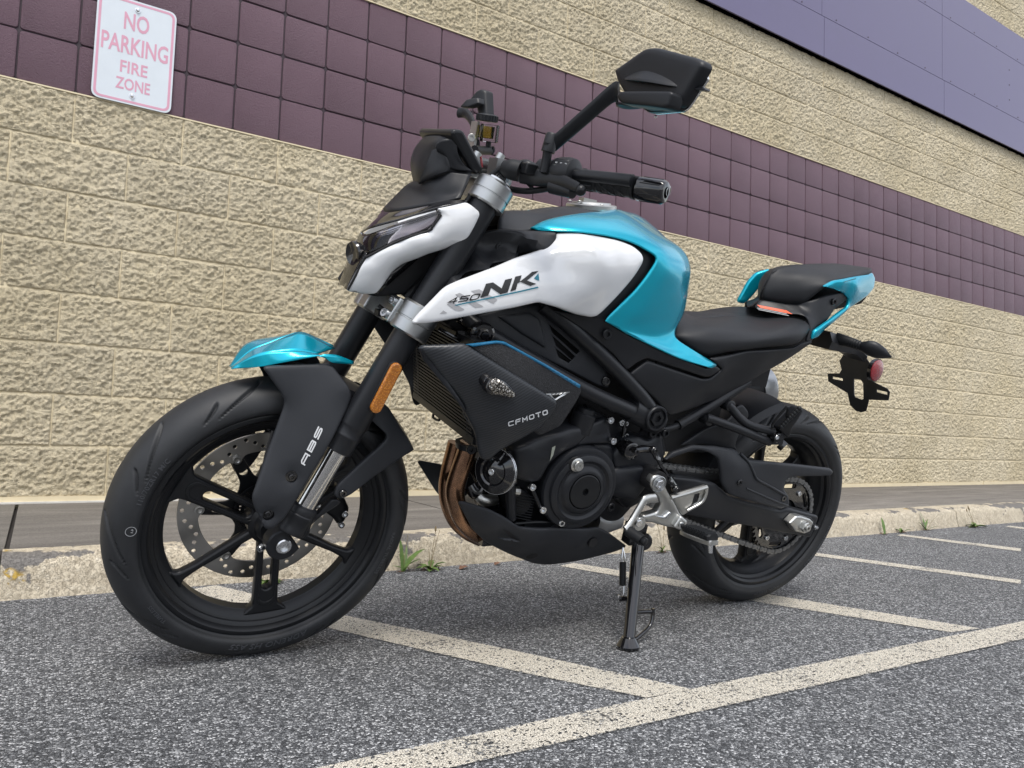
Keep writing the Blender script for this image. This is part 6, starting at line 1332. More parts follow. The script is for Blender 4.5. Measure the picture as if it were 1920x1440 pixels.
# ---- engine
eng = panel('engine', [(0.9244,0.09,0.4788),(0.8752,0.09,0.5009),(0.7845,0.09,0.5247),(0.755,0.09,0.5401),(0.7493,0.09,0.5693),(0.7176,0.09,0.578),(0.6554,0.09,0.5548),(0.5726,0.09,0.5157),(0.4898,0.09,0.5257),(0.4593,0.09,0.4707),(0.4899,0.09,0.4223),(0.5186,0.09,0.3499),(0.5525,0.08,0.2895),(0.7691,0.08,0.2973),(0.8534,0.08,0.3078),(0.8997,0.09,0.3938)], 'engine', bike, (), .05, .01, .01, .03, .02, back=-.09)
ec = panel('cylinder_cover', [(0.9331,0.15,0.4991),(0.8908,0.152,0.5189),(0.8594,0.15,0.5285),(0.801,0.146,0.5454),(0.7381,0.14,0.5475),(0.751,0.142,0.5197),(0.7661,0.145,0.5062),(0.8093,0.15,0.4879),(0.8366,0.152,0.4638),(0.8507,0.152,0.4252),(0.8793,0.15,0.4205),(0.9127,0.148,0.4338)], 'engine', bike, [(0.9095,0.158,0.503),(0.8261,0.156,0.5279),(0.8773,0.16,0.47)], .05, .010, .010, .012, .012); sub(ec, eng)
EF = PANEL_FN[ec.name]
for pl_ in ([(0.8436,0.5048),(0.836,0.5091),(0.8359,0.4877),(0.8413,0.4737)],): decal('pale_inlay', pl_, 'olive', EF, ec, .0015)
q_ = [(0.8749,0.5029),(0.8482,0.4999),(0.848,0.4989),(0.8747,0.5019),(0.8703,0.4817),(0.8435,0.4785),(0.8433,0.4775),(0.8701,0.4807)]
for k in range(2): decal('cast_line', q_[4 * k:4 * k + 4], 'dark', EF, ec, .001)
x = panel('cylinder_head', [(0.7582,0.13,0.5315),(0.7345,0.13,0.5536),(0.6995,0.132,0.5681),(0.6909,0.132,0.563),(0.6748,0.134,0.5242),(0.67,0.136,0.5085),(0.7382,0.14,0.5068),(0.7734,0.14,0.499)], 'engine', bike, (), .05, .008, .008, .012, .010); sub(x, eng)
HDF = PANEL_FN[x.name]
q_ = [(0.7381,0.5208),(0.6922,0.5364),(0.7404,0.5268)]
stroke_text('cast_lettering', 'CFMOTO', q_[0], q_[1], q_[2], 'dark', HDF, x, .22, .26, .0008)
for q in [(0.6953,0.136,0.5655),(0.679,0.14,0.5189),(0.7466,0.1,0.5128)][:2]:
    b = MB(); b.bolt(q, (0, 1, 0), .0085, .009); sub(b.build('engine_bolt', 'steel', bike), eng)
b = MB(); c = Vector([(0.7536,0.12,0.5605)][0]); ax_ = Vector((-.15, .05, 1)); b.lathe([(-.03, .026), (.012, .026), (.014, .024), (.014, .020), (.024, .019), (.026, .0165)], c, ax_, 28); b.rings([[(c.x - .03 * k, c.y - .01 * k, c.z + .028 + .004 * k) if 0 else (c + Vector((-.028 * k + .012 * math.cos(a) * 0, -.008 * k + .014 * math.cos(a), .022 - .010 * k + .010 * math.sin(a)))) for a in np.linspace(0, 2 * PI, 10, endpoint=False)] for k in range(3)]); sub(b.build('oil_filler_cap', 'plastic', bike, 30), eng)
ac = Vector([(0.7422,0.155,0.408)][0])
b = MB(); b.lathe([(-.06, .097), (-.012, .097), (-.006, .094), (-.004, .088), (-.004, .080)], ac, (0, 1, 0), 64); b.lathe([(-.004, .082), (.002, .080), (.006, .072), (.0065, .068), (.002, .062), (.003, .056), (.009, .050), (.0115, .044), (.0115, .041), (.008, .0405)], ac, (0, 1, 0), 64, caps=False)
alt = b.build('alternator_cover', 'engine', bike, 25); sub(alt, eng)
b = MB(); b.lathe([(.006, .0385), (.0125, .0385), (.0135, .037), (.0135, .0080)], ac, (0, 1, 0), 48, caps=False); b.lathe([(.0135, .0080), (.006, .0078), (.006, .0003)], ac, (0, 1, 0), 6, caps=False); sub(b.build('cover_cap', 'satin', bike, 25), eng)
b = MB(); b.lathe([(-.012, .0155), (-.001, .0155), (.0, .0142), (.0008, .0115), (.006, .0115), (.0075, .0105), (.0075, .0035), (.005, .003), (.005, .0002)], Vector([(0.7776,0.168,0.4696)][0]), (0, 1, 0), 28); sub(b.build('timing_plug', 'alu', bike, 30), eng)
x = panel('cover_lug', [(0.7996,0.15,0.4779),(0.7666,0.152,0.4891),(0.7231,0.15,0.4807),(0.7273,0.152,0.4628),(0.7038,0.15,0.4705),(0.6802,0.145,0.4877),(0.666,0.145,0.4711),(0.6731,0.15,0.4264),(0.7124,0.154,0.4553),(0.755,0.156,0.4683),(0.7877,0.154,0.4552),(0.8022,0.15,0.4292),(0.8197,0.145,0.409),(0.8235,0.142,0.4037),(0.8239,0.142,0.4262),(0.8104,0.146,0.4561)], 'engine', bike, (), .05, .010, .008, .010, .012); sub(x, eng)
x = panel('crankcase', [(0.8336,0.12,0.4052),(0.8203,0.122,0.4429),(0.7747,0.124,0.481),(0.7399,0.124,0.4939),(0.7045,0.124,0.5071),(0.6562,0.124,0.5017),(0.6444,0.124,0.4656),(0.6353,0.124,0.3699),(0.6616,0.122,0.3389),(0.7433,0.12,0.336),(0.7935,0.118,0.3536)], 'engine', bike, (), .05, .012, .010, .014, .016); sub(x, eng)
x = panel('gearbox_cover', [(0.6553,0.124,0.4783),(0.6248,0.122,0.523),(0.5976,0.122,0.5269),(0.5528,0.12,0.5132),(0.5185,0.118,0.5309),(0.5088,0.118,0.5113),(0.4887,0.118,0.4647),(0.5276,0.12,0.4316),(0.5522,0.126,0.4451),(0.6064,0.13,0.4399),(0.6439,0.13,0.4464)], 'engine', bike, [(0.6078,0.134,0.4825)], .05, .010, .008, .014, .012); sub(x, eng)
x = panel('gearbox_cover', [(0.6547,0.134,0.4479),(0.6183,0.14,0.4567),(0.5714,0.14,0.4558),(0.5466,0.136,0.4445),(0.5398,0.134,0.4059),(0.5589,0.128,0.3657),(0.6186,0.128,0.3735),(0.6615,0.132,0.3912),(0.6609,0.136,0.4272)], 'engine', bike, [(0.626,0.144,0.4259),(0.5876,0.143,0.4297)], .05, .010, .010, .014, .014); sub(x, eng)
x = panel('gearbox_cover', [(0.6553,0.125,0.386),(0.6152,0.124,0.3718),(0.5626,0.124,0.3909),(0.5358,0.122,0.3965),(0.5325,0.115,0.3551),(0.5656,0.112,0.3363),(0.609,0.118,0.3647)], 'satin', bike, (), .04, .008, .006, .014, .012); sub(x, eng)
for w_, q in (('i', [(0.8712,0.15,0.4152),(0.8338,0.15,0.3626),(0.6443,0.14,0.3605)]), ('k', [(0.7749,0.145,0.3279)])):
    for k, p_ in enumerate(q):
        b = MB(); b.bolt(p_, (0, 1, 0), .0082 if k < 2 else .010, .008); sub(b.build('engine_bolt', 'steel' if k < 2 else 'satin', bike), eng)
b = MB(); b.tube([(0.8689,0.146,0.4119),(0.8515,0.146,0.3874),(0.8317,0.146,0.3604),(0.8004,0.142,0.3411),(0.773,0.142,0.3275)], .0045, 8); b.tube([(0.8756,0.12,0.3171),(0.8216,0.13,0.3234),(0.7624,0.13,0.3192),(0.7019,0.13,0.3185)], .004, 8); sub(b.build('cover_flange', 'satin', bike), eng)
# gear lever linkage
sh = Vector([(0.6237,0.15,0.4966)][0]); b = MB(); b.lathe([(-.03, .020), (.0, .020), (.002, .017), (.002, .008)], sh, (0, 1, 0), 24); l0, l1 = P3([(0.6221,0.156,0.5019),(0.5729,0.158,0.5045)]); b.tube([l0, l0.lerp(l1, .5) + Vector((0, 0, .003)), l1], .0085, 10); b.bolt([(0.6234,0.164,0.5012)][0], (0, 1, 0), .0065, .004); shl = b.build('shift_arm', 'gloss', bike)
b = MB(); b.tube([(0.5763,0.166,0.503),(0.5598,0.168,0.4847),(0.5373,0.168,0.4611),(0.503,0.166,0.4317)], .0042, 10); b.tube([(0.5763,0.166,0.503),(0.5627,0.167,0.4886)], .0065, 10); b.tube([(0.516,0.167,0.441),(0.4875,0.166,0.4161)], .0075, 10); x = b.build('shift_rod', 'gloss', bike); sub(x, shl)
for q in [(0.5792,0.168,0.5075),(0.4893,0.172,0.4141)]:
    b = MB(); b.sphere(q, .0095, 16, 10); b.bolt(Vector(q) + Vector((0, .004, 0)), (0, 1, 0), .007, .006); x = b.build('ball_joint', 'gloss', bike); sub(x, shl)
for q in [(0.5654,0.175,0.4936),(0.5106,0.174,0.4393)]:
    b = MB(); b.lathe([(0, .0065), (.006, .0065)], q, (.3, .1, -1), 6); x = b.build('lock_nut', 'steel', bike); sub(x, shl)
# wiring, pipes and brackets between the engine parts
b = MB(); b.tube([(0.624,0.1,0.5628),(0.6234,0.105,0.5366),(0.6259,0.11,0.5125),(0.6449,0.12,0.4984)], .005, 8); b.tube([(0.6845,0.1,0.5824),(0.6707,0.1,0.582)], .004, 8); b.tube([(0.9183,0.12,0.4934),(0.9059,0.12,0.454),(0.8955,0.12,0.4139)], .010, 8); b.build('breather_hose', 'gloss', bike)
b = MB()
for q, r in zip([(0.6321,0.1,0.5497),(0.6188,0.1,0.548),(0.6063,0.1,0.5545),(0.6195,0.11,0.5223)], (.008, .006, .005, .006)): b.bolt(q, (0, 1, 0), r, .006)
b.build('bracket_bolt', 'steel', bike)
b = MB(); b.tube([(0.9277,0.13,0.4928),(0.9117,0.13,0.4139),(0.8898,0.125,0.3302)], .011, 10); b.tube([(0.9065,0.12,0.4778),(0.8997,0.12,0.45)], .008, 10); b.build('coolant_hose', 'plastic', bike)
b = MB(); b.tube([(0.9168,0.136,0.4912),(0.91,0.136,0.453)], .0055, 8); b.build('hose_clip', 'olive', bike)
b = MB(); b.tube([(0.9573,0.085,0.3679),(0.9499,0.09,0.3617),(0.9366,0.09,0.3594),(0.9137,0.08,0.3568)], .013, 14); b.tube([(0.8966,0.125,0.3957),(0.8844,0.125,0.3945)], .010, 10); b.build('water_pipe', 'alu', bike)
b = MB(); b.tube([(0.9708,0.07,0.3864),(0.9603,0.08,0.374),(0.9465,0.07,0.3944),(0.9547,0.05,0.4194),(0.9509,0.05,0.4337)], .016, 12); b.tube([(0.9266,0.05,0.3863),(0.9177,0.05,0.34),(0.8911,0.05,0.3181)], .02, 12)
b.box([(0.873,0.02,0.3264)][0], (.10, .12, .16)); b.build('front_engine', 'gloss', bike, 40)
b = MB(); c = Vector([(0.8695,0.11,0.3623)][0]); b.cyl(c - Vector((0, .05, 0)), c + Vector((0, .008, 0)), .030, n=24, ch=.004)
for k in range(10): b.tube([c + Vector((.012, .01, -.03 + .006 * k)), c + Vector((-.02, .03, -.03 + .006 * k))], .0012, 6, 0)
b.build('oil_filter', 'satin', bike)
# horn
hc = Vector([(0.9699,0.15,0.4484)][0]); hd = Vector((.85, .50, .08))
b = MB(); b.lathe([(-.020, .030), (-.018, .046), (-.012, .0475), (-.008, .0475), (-.005, .0455)], hc, hd, 48); hn = b.build('horn', 'gloss', bike, 30)
b = MB(); b.lathe([(-.011, .0480), (-.009, .0485), (-.008, .0480)], hc, hd, 48); b.lathe([(-.016, .0480), (-.014, .0485), (-.013, .0480)], hc, hd, 48); x = b.build('horn_ring', 'steel', bike); sub(x, hn)
b = MB(); b.lathe([(-.005, .0455), (.001, .030), (-.001, .026), (.002, .020), (.004, .010), (.004, .0002)], hc, hd, 48); x = b.build('horn_disc', 'gloss', bike, 20); sub(x, hn)
b = MB(); b.bolt(hc + hd.normalized() * .004, hd, .007, .004); b.bolt(Vector([(0.9365,0.155,0.4552)][0]), (-.3, .8, 0), .006, .010); x = b.build('horn_bolt', 'steel', bike); sub(x, hn)
# exhaust: two header pipes and the can on the right
b = MB(); b.tube([(0.9907,0.066,0.4811),(0.9933,0.066,0.4612),(1.0016,0.066,0.4152),(1.0055,0.066,0.379),(0.998,0.066,0.3485),(0.9728,0.06,0.306),(0.9355,0.05,0.2705),(0.8891,0.03,0.2417)], .0205, 20, 7); ex = b.build('exhaust_pipe', 'copper', bike, 40)
b = MB(); b.tube([(0.9865,0.0,0.4584),(0.9886,0.0,0.4336),(0.992,0.0,0.392),(0.9903,0.0,0.3521),(0.9796,0.0,0.3159),(0.9561,0.0,0.2765),(0.9269,0.01,0.2516),(0.8926,0.02,0.2372)], .0205, 20, 7); b.build('exhaust_pipe', 'copper', bike, 40)
b = MB(); b.lathe([(0, .032), (.012, .034), (.012, .026)], [(0.9857,0.066,0.4713)][0], (.1, 0, 1), 24); b.bolt([(1.0029,0.1,0.479)][0], (.2, 1, 0), .010, .008); b.build('exhaust_flange', 'satin', bike)
b = MB(); b.lathe([(0, .01), (.001, .012), (.01, .012)], [(0.9971,0.024,0.3868)][0], (.9, .4, 0), 14); b.build('sensor_boss', 'copper', bike)
mf = [Vector(p) for p in [(0.0799,-0.17,0.5356),(0.0127,-0.18,0.561),(-0.0919,-0.19,0.5851)]]
b = MB(); b.rings([[p + Vector((.3, 0, 1)).normalized() * (math.sin(a) * h * (1 if abs(math.sin(a)) < .99 else 1)) + Vector((0, 1, 0)) * math.cos(a) * w_ for a in np.linspace(0, 2 * PI, 20, endpoint=False)] for p, h, w_ in zip(crom(mf, 6), np.linspace(.045, .068, 13), np.linspace(.035, .050, 13))]); can = b.build('muffler', 'satin', bike, 50)
me_ = mf[2]; dr = (mf[2] - mf[1]).normalized(); b = MB(); b.rings([[me_ + dr * t + Vector((.3, 0, 1)).normalized() * math.sin(a) * .070 * k + Vector((0, 1, 0)) * math.cos(a) * .052 * k for a in np.linspace(0, 2 * PI, 24, endpoint=False)] for t, k in ((-.006, 1.0), (-.002, 1.03), (.045, 1.02), (.055, .96), (.058, .8), (.02, .7))]); x = b.build('muffler_end', 'muffler', bike, 40); sub(x, can)
b = MB(); b.tube([(0.628,0.06,0.2901),(0.5866,0.05,0.2795),(0.5373,0.04,0.2852)], .030, 18); b.build('link_pipe', 'muffler', bike)
# belly pan
bp = panel('belly_pan', [(1.0205,0.125,0.37),(1.0108,0.127,0.3722),(0.9504,0.14,0.3581),(0.9171,0.143,0.3432),(0.8793,0.146,0.3204),(0.7794,0.148,0.314),(0.6678,0.148,0.3112),(0.6296,0.143,0.2941),(0.559,0.13,0.2519),(0.5592,0.126,0.2435),(0.5882,0.11,0.2234),(0.6472,0.09,0.2003),(0.7259,0.062,0.1779),(0.7655,0.06,0.1836),(0.8379,0.075,0.2168),(0.9269,0.098,0.266),(0.9657,0.108,0.2986),(0.9926,0.116,0.3336)], 'plastic_grey', bike, [(0.8387,0.138,0.2757),(0.935,0.138,0.3173),(0.7025,0.146,0.2769),(0.724,0.095,0.2132)], .004, .006, .004, .014, .010, [circle2(*[(0.6731,0.2736)][0], .0105, 16)], right=True)
BF = PANEL_FN[bp[0].name]
decal('vent_recess', [(0.9152,0.3145),(0.8965,0.3075),(0.8675,0.2847),(0.8864,0.2906)], 'dark', BF, bp[0], .001); decal('hole_mark', circle2(*[(0.793,0.2191)][0], .012, 14), 'dark', BF, bp[0], .001)
x = panel('vent_lip', [(0.9207,0.136,0.2933),(0.8869,0.139,0.2903),(0.8643,0.141,0.2826),(0.9031,0.138,0.2864)], 'plastic_grey', bike, (), .003, .003, .002, .01, .002, yoff=.002); sub(x, bp[0])
b = MB(); b.rings([[(x_, -y_, z_), (x_, y_, z_), (x_, y_ * .6, z_ + .02), (x_, -y_ * .6, z_ + .02)] for x_, y_, z_ in [(v[0], v[1] - .004, v[2]) for v in [(0.9148,0.094,0.2593),(0.8372,0.074,0.2163),(0.7643,0.058,0.1835),(0.7247,0.06,0.1777),(0.6458,0.088,0.2002),(0.5867,0.108,0.2232)]]]); x = b.build('belly_floor', 'plastic', bike, 40); sub(x, bp[0])
b = MB(); c = [(0.6682,0.14,0.2705)][0]; b.lathe([(-.008, .012), (0, .012)], c, (0, 1, 0), 16); x = b.build('bolt', 'dark', bike); sub(x, bp[0])

# ---- swingarm, chain guard, hugger
sw_l = panel('swingarm', [(0.4626,0.13,0.4263),(0.3931,0.132,0.422),(0.324,0.134,0.4109),(0.29,0.136,0.3905),(0.2655,0.138,0.3758),(0.0722,0.142,0.3344),(0.0415,0.142,0.3417),(-0.089,0.142,0.3137),(-0.094,0.142,0.3042),(-0.0912,0.142,0.2879),(-0.0863,0.14,0.2462),(-0.0431,0.14,0.2548),(0.1366,0.138,0.2857),(0.2541,0.136,0.3046),(0.3933,0.13,0.3268),(0.44,0.126,0.36)], 'frame', bike, [(0.2097,0.14,0.3265),(0.3578,0.136,0.379),(0.0301,0.144,0.3047)], .030, .008, .006, .014, .010, right=True)
b = MB()
b.lathe([(-.125, .030), (.125, .030)], (.530, 0, .400), (0, 1, 0), 24); b.build('swingarm_bridge', 'frame', bike)
cg = panel('chain_guard', [(0.5003,0.128,0.4704),(0.4809,0.13,0.4893),(0.4282,0.136,0.5095),(0.3607,0.14,0.509),(0.2903,0.14,0.5029),(0.2674,0.146,0.4857),(0.2464,0.15,0.4791),(0.0925,0.146,0.4682),(-0.0946,0.138,0.4522),(-0.1095,0.137,0.4427),(-0.103,0.138,0.4312),(0.0646,0.144,0.4313),(0.0857,0.146,0.4203),(0.0881,0.147,0.4011),(0.0605,0.148,0.3782),(0.0472,0.148,0.3521),(0.0781,0.149,0.3408),(0.2822,0.148,0.3853),(0.3169,0.148,0.4164),(0.3342,0.147,0.457),(0.3484,0.146,0.4816),(0.3806,0.144,0.4949),(0.414,0.14,0.5002),(0.447,0.136,0.4896),(0.4958,0.128,0.4665)], 'plastic_grey', bike, [(0.2625,0.156,0.4358),(0.1955,0.156,0.4017),(0.2996,0.153,0.4757),(0.1792,0.15,0.4544)], .004, .007, .005, .012, .008)
GFN = PANEL_FN[cg.name]
b = MB()
pts = [(0.2752,0.4939),(0.25,0.4757),(0.2278,0.4509),(0.2066,0.4298),(0.1478,0.4081),(0.0729,0.38)]
Yv = GFN(pts); b.tube([(p[0], y + .0005, p[1]) for p, y in zip(pts, Yv)], .0036, 8, 5)
pts = [(0.2373,0.4056),(0.1746,0.386),(0.1028,0.3639),(0.0551,0.3513)]
Yv = GFN(pts); b.tube([(p[0], y - .0005, p[1]) for p, y in zip(pts, Yv)], .003, 8, 5)
x = b.build('guard_ridge', 'plastic_grey', bike, 60); sub(x, cg)
for q in [(0.267,0.1575,0.4219),(0.081,0.15,0.3723)]:
    b = MB(); b.bolt(Vector(q) - Vector((0, .003, 0)), (0, 1, 0), .0082, .004); x = b.build('bolt', 'gloss', bike); sub(x, cg)
ch = panel('chain_slider', [(0.4505,0.104,0.4351),(0.2824,0.104,0.4206),(0.2734,0.104,0.4028),(0.4373,0.104,0.4153)], 'dark', bike, (), .02, .003, .002, .014, .004)
b = MB(); b.rings([[(r * math.cos(a), y, ZR + r * math.sin(a)) for y, r in ((-.085, .312), (-.075, .330), (-.04, .337), (0, .339), (.04, .337), (.075, .330), (.085, .312), (.080, .308), (.070, .326), (0, .334), (-.070, .326), (-.080, .308))] for a in np.linspace(math.radians(15), math.radians(74), 30)]); b.build('hugger', 'plastic', bike, 40)
x = panel('hugger_side', [(0.4373,0.1,0.4952),(0.3769,0.1,0.5357),(0.2894,0.098,0.5704),(0.2669,0.09,0.6018),(0.2477,0.088,0.6068),(0.2233,0.088,0.5913),(0.2139,0.088,0.5749),(0.2302,0.09,0.5486),(0.2436,0.095,0.5163),(0.2507,0.1,0.4987),(0.2388,0.1,0.4868),(0.2941,0.1,0.4931),(0.3662,0.1,0.5012)], 'plastic', bike, (), .004, .006, .004, .016, .012)
# rear axle block and adjuster
pa = panel('axle_plate', [(0.039,0.146,0.2924),(0.0164,0.146,0.3228),(0.0047,0.146,0.3243),(-0.0568,0.146,0.3124),(-0.0786,0.146,0.2953),(-0.0728,0.146,0.2643),(-0.0515,0.146,0.2606),(0.0158,0.146,0.2754)], 'satin', bike, (), .010, .004, .003, .010, .006)
ab = panel('axle_block', [(0.0561,0.168,0.3087),(0.0343,0.168,0.3287),(0.0159,0.168,0.3278),(-0.0245,0.168,0.3179),(-0.0415,0.168,0.308),(-0.0356,0.168,0.2794),(-0.0173,0.168,0.2755),(0.0211,0.168,0.2836),(0.0388,0.168,0.2989)], 'alu', bike, (), .018, .005, .005, .006, .004); sub(ab, pa)
c = Vector([(-0.0006,0.168,0.3)][0]); b = MB(); b.lathe([(-.002, .0175), (.0015, .0175)], c, (0, 1, 0), 30); b.lathe([(0, .0145), (.010, .0145), (.012, .0125), (.012, .009)], c, (0, 1, 0), 6); b.lathe([(.006, .009), (.018, .009), (.019, .008), (.019, .004), (.010, .0038), (.010, .0002)], c, (0, 1, 0), 20); x = b.build('axle_nut', 'alu', bike, 28); sub(x, pa)
x = plate('block_slot', [(-0.0137,0.2852),(-0.0257,0.2892),(-0.0294,0.299),(-0.0237,0.301),(-0.0173,0.2887),(-0.0105,0.2872)], 'dark', bike, .1685, .002, .0004); sub(x, pa)
b = MB(); a0_, a1_ = P3([(-0.0689,0.15,0.2883),(-0.0851,0.15,0.2825)]); b.cyl(a0_, a1_, .004, n=10); b.lathe([(0, .0068), (.006, .0068)], a0_.lerp(a1_, .35), a1_ - a0_, 6); x = b.build('adjuster_bolt', 'steel', bike); sub(x, pa)
b = MB(); b.rings([[(x_, y_, z_) for y_, z_ in ((.086, ZR - .05), (.100, ZR - .05), (.100, ZR + .05), (.086, ZR + .05))] for x_ in (-.03, .03)]); 
# ---- rider footrest, heel guard, gear pedal
hg = panel('heel_guard', [(0.4988,0.172,0.3964),(0.4015,0.178,0.4245),(0.393,0.178,0.4207),(0.3925,0.178,0.404),(0.3995,0.177,0.3793),(0.4245,0.175,0.3605),(0.4466,0.173,0.3445),(0.4604,0.171,0.358)], 'alu', bike, (), .005, .004, .003, .010, .006, [[(0.4265,0.4003),(0.4113,0.4038),(0.4109,0.3799),(0.4273,0.3709)]])
b = MB(); b.tube([(0.5018,0.178,0.3948),(0.4547,0.181,0.4081),(0.4023,0.182,0.4223)], .0050, 8); b.tube([(0.4023,0.182,0.4223),(0.3988,0.182,0.404),(0.4056,0.181,0.3823),(0.4421,0.178,0.3606)], .0036, 8); x = b.build('guard_rim', 'alu', bike); sub(x, hg)
pb_ = panel('footrest_bracket', [(0.5736,0.182,0.4245),(0.5768,0.182,0.4374),(0.5721,0.182,0.4487),(0.5592,0.182,0.4527),(0.5446,0.182,0.4486),(0.5341,0.182,0.438),(0.5297,0.182,0.424),(0.507,0.18,0.3999),(0.4878,0.18,0.3828),(0.4649,0.182,0.3553),(0.4534,0.184,0.3457),(0.4375,0.186,0.3358),(0.4392,0.186,0.3239),(0.4522,0.186,0.3146),(0.4726,0.184,0.3191),(0.4965,0.18,0.3208),(0.5364,0.176,0.3306),(0.5589,0.174,0.3313),(0.5732,0.174,0.3476),(0.5432,0.176,0.355),(0.5308,0.176,0.3571),(0.5247,0.178,0.3795),(0.5413,0.18,0.4004),(0.562,0.182,0.4122)], 'alu', bike, (), .014, .007, .006, .008, .010)
b = MB(); c = Vector([(0.5539,0.183,0.4309)][0]); b.lathe([(0, .0195), (.002, .0195), (.003, .0180), (-.002, .0150)], c, (0, 1, 0), 36); x = b.build('bracket_collar', 'silver', bike); sub(x, pb_)
b = MB(); b.lathe([(0, .0125), (.006, .0125), (.0075, .011), (.0075, .007), (.003, .0065), (.003, .0002)], c, (0, 1, 0), 6); x = b.build('bracket_bolt', 'steel', bike, 25); sub(x, pb_)
b = MB(); b.lathe([(-.05, .026), (-.004, .026), (-.002, .0255)], c - Vector((.004, .004, -.001)), (0, 1, 0), 32); x = b.build('pivot_spacer', 'dark', bike); sub(x, pb_)
x = panel('bracket_inlay', [(0.5429,0.183,0.3514),(0.5143,0.184,0.3502),(0.5023,0.185,0.3619),(0.4961,0.186,0.3589),(0.5088,0.185,0.3421)], 'steel', bike, (), .003, .004, .003, .008, .004); sub(x, pb_)
gl = P3([(0.5573,0.188,0.3991),(0.5766,0.188,0.3982),(0.5911,0.19,0.3958),(0.5994,0.192,0.3855),(0.6138,0.196,0.3635),(0.6287,0.202,0.3457),(0.6459,0.21,0.3349)])
b = MB(); b.rings([[p + Vector((.6, 0, 1)).normalized() * math.sin(a) * h + Vector((0, 1, 0)) * math.cos(a) * .007 for a in np.linspace(0, 2 * PI, 14, endpoint=False)] for p, h in zip(crom(gl, 5), np.linspace(.013, .0085, 31))]); b.lathe([(-.010, .0165), (.006, .0165), (.008, .015), (.008, .010)], [(0.5966,0.192,0.3409)][0], (0, 1, 0), 24); b.tube([(0.616,0.194,0.3562),(0.5948,0.19,0.3399)], .010, 10, 0); gp_ = b.build('gear_pedal', 'alu', bike, 40)
b = MB(); b.lathe([(0, .0098), (.004, .0098), (.005, .008)], [(0.6038,0.2,0.3447)][0], (0, 1, 0), 6); x = b.build('pedal_bolt', 'steel', bike, 25); sub(x, gp_)
b = MB(); tp = P3([(0.6348,0.208,0.3303),(0.6224,0.245,0.3248)]); b.tube([tp[0], tp[1]], .0125, 18, 0); x = b.build('pedal_rubber', 'rubber', bike, 40); sub(x, gp_); b = MB(); b.lathe([(0, .008), (.004, .009), (.010, .009), (.012, .006)], tp[1], tp[1] - tp[0], 18); x = b.build('pedal_end', 'satin', bike); sub(x, gp_)
fp0, fp1 = P3([(0.4526,0.192,0.3229),(0.453,0.29,0.3403)]); fd = (fp1 - fp0); L = fd.length; fd.normalize(); fu = Vector((0, 0, 1)); fu = (fu - fd * fu.dot(fd)).normalized(); fs = fd.cross(fu)
b = MB(); b.rings([[fp0 + fd * t + fu * z_ + fs * y_ for y_, z_ in ((-w_, -.014), (w_, -.014), (w_ + .001, -.006), (w_ - .002, -.003), (-w_ + .002, -.003), (-w_ - .001, -.006))] for t, w_ in ((0, .012), (L * .2, .018), (L * .8, .019), (L * .98, .014), (L, .010))]); pgp = b.build('footrest', 'alu', bike, 30)
b = MB(); b.rings([[fp0 + fd * t + fu * (z_ - .001) + fs * y_ for y_, z_ in ((-w_, -.003), (w_, -.003), (w_ + .001, .006), (w_ - .003, .011), (-w_ + .003, .011), (-w_ - .001, .006))] for t, w_ in ((.008, .013), (L * .2, .017), (L * .75, .018), (L * .93, .017), (L * .97, .012))])
for k in range(8):
    t = L * (.22 + .085 * k); b.rings([[fp0 + fd * (t + dt) + fu * z_ + fs * y_ for dt, z_ in ((-.0022, .0095), (.0022, .0095), (.0016, .0125), (-.0016, .0125))] for y_ in (-.0165, .0165)])
    for sg in (1, -1): b.rings([[fp0 + fd * (t + dt) + fu * z_ + fs * sg * y_ for dt, y_ in ((-.0022, .0165), (.0022, .0165), (.0016, .0200), (-.0016, .0200))] for z_ in (-.002, .010)])
x = b.build('footrest_rubber', 'rubber', bike, 30); sub(x, pgp)
x = panel('footrest_hinge', [(0.4886,0.194,0.3269),(0.4747,0.194,0.3533),(0.4692,0.196,0.3532),(0.4621,0.2,0.3455),(0.4622,0.202,0.3295),(0.4702,0.2,0.3205)], 'alu', bike, (), .014, .004, .003, .008, .006); sub(x, pgp)
b = MB(); b.lathe([(0, .0072), (.003, .0072), (.004, .0055)], [(0.4732,0.199,0.335)][0], (0, 1, 0), 18); x = b.build('hinge_pin', 'steel', bike); sub(x, pgp)
b = MB(); b.tube([fp1 - fd * .012 - fu * .014, fp1 - fd * .008 - fu * .034], lambda t: .0068 - .002 * t, 10, 0); x = b.build('hero_blob', 'steel', bike); sub(x, pgp)
# ---- passenger footrest hanger, peg folded up
b = MB(); b.tube([(0.4029,0.128,0.578),(0.3763,0.134,0.5734),(0.2957,0.15,0.5554),(0.207,0.165,0.5328)], .0105, 14); b.tube([(0.3327,0.118,0.6114),(0.3201,0.122,0.6028),(0.298,0.134,0.5832),(0.2705,0.148,0.5694),(0.2047,0.165,0.5605)], .0105, 14)
for q in [(0.392,0.118,0.5729),(0.3265,0.11,0.6093)]: b.lathe([(-.012, .014), (.014, .014), (.016, .010)], q, (0, 1, 0), 18)
b.box([(0.1897,0.165,0.5449)][0], (.035, .020, .030)); ph = b.build('passenger_hanger', 'frame', bike, 40)
pg = panel('passenger_footrest', [(0.2071,0.18,0.5739),(0.1815,0.205,0.6354),(0.1674,0.208,0.6312),(0.1758,0.195,0.5821),(0.1642,0.188,0.5638),(0.1653,0.182,0.5501),(0.1943,0.178,0.5667)], 'plastic', bike, (), .022, .005, .004, .012, .006)
b = MB(); b.tube([(0.2178,0.17,0.5726),(0.224,0.175,0.5879),(0.218,0.195,0.6319),(0.2123,0.197,0.6248),(0.2017,0.19,0.6072)], .0035, 8); x = b.build('hook_loop', 'satin', bike); sub(x, pg)
b = MB()
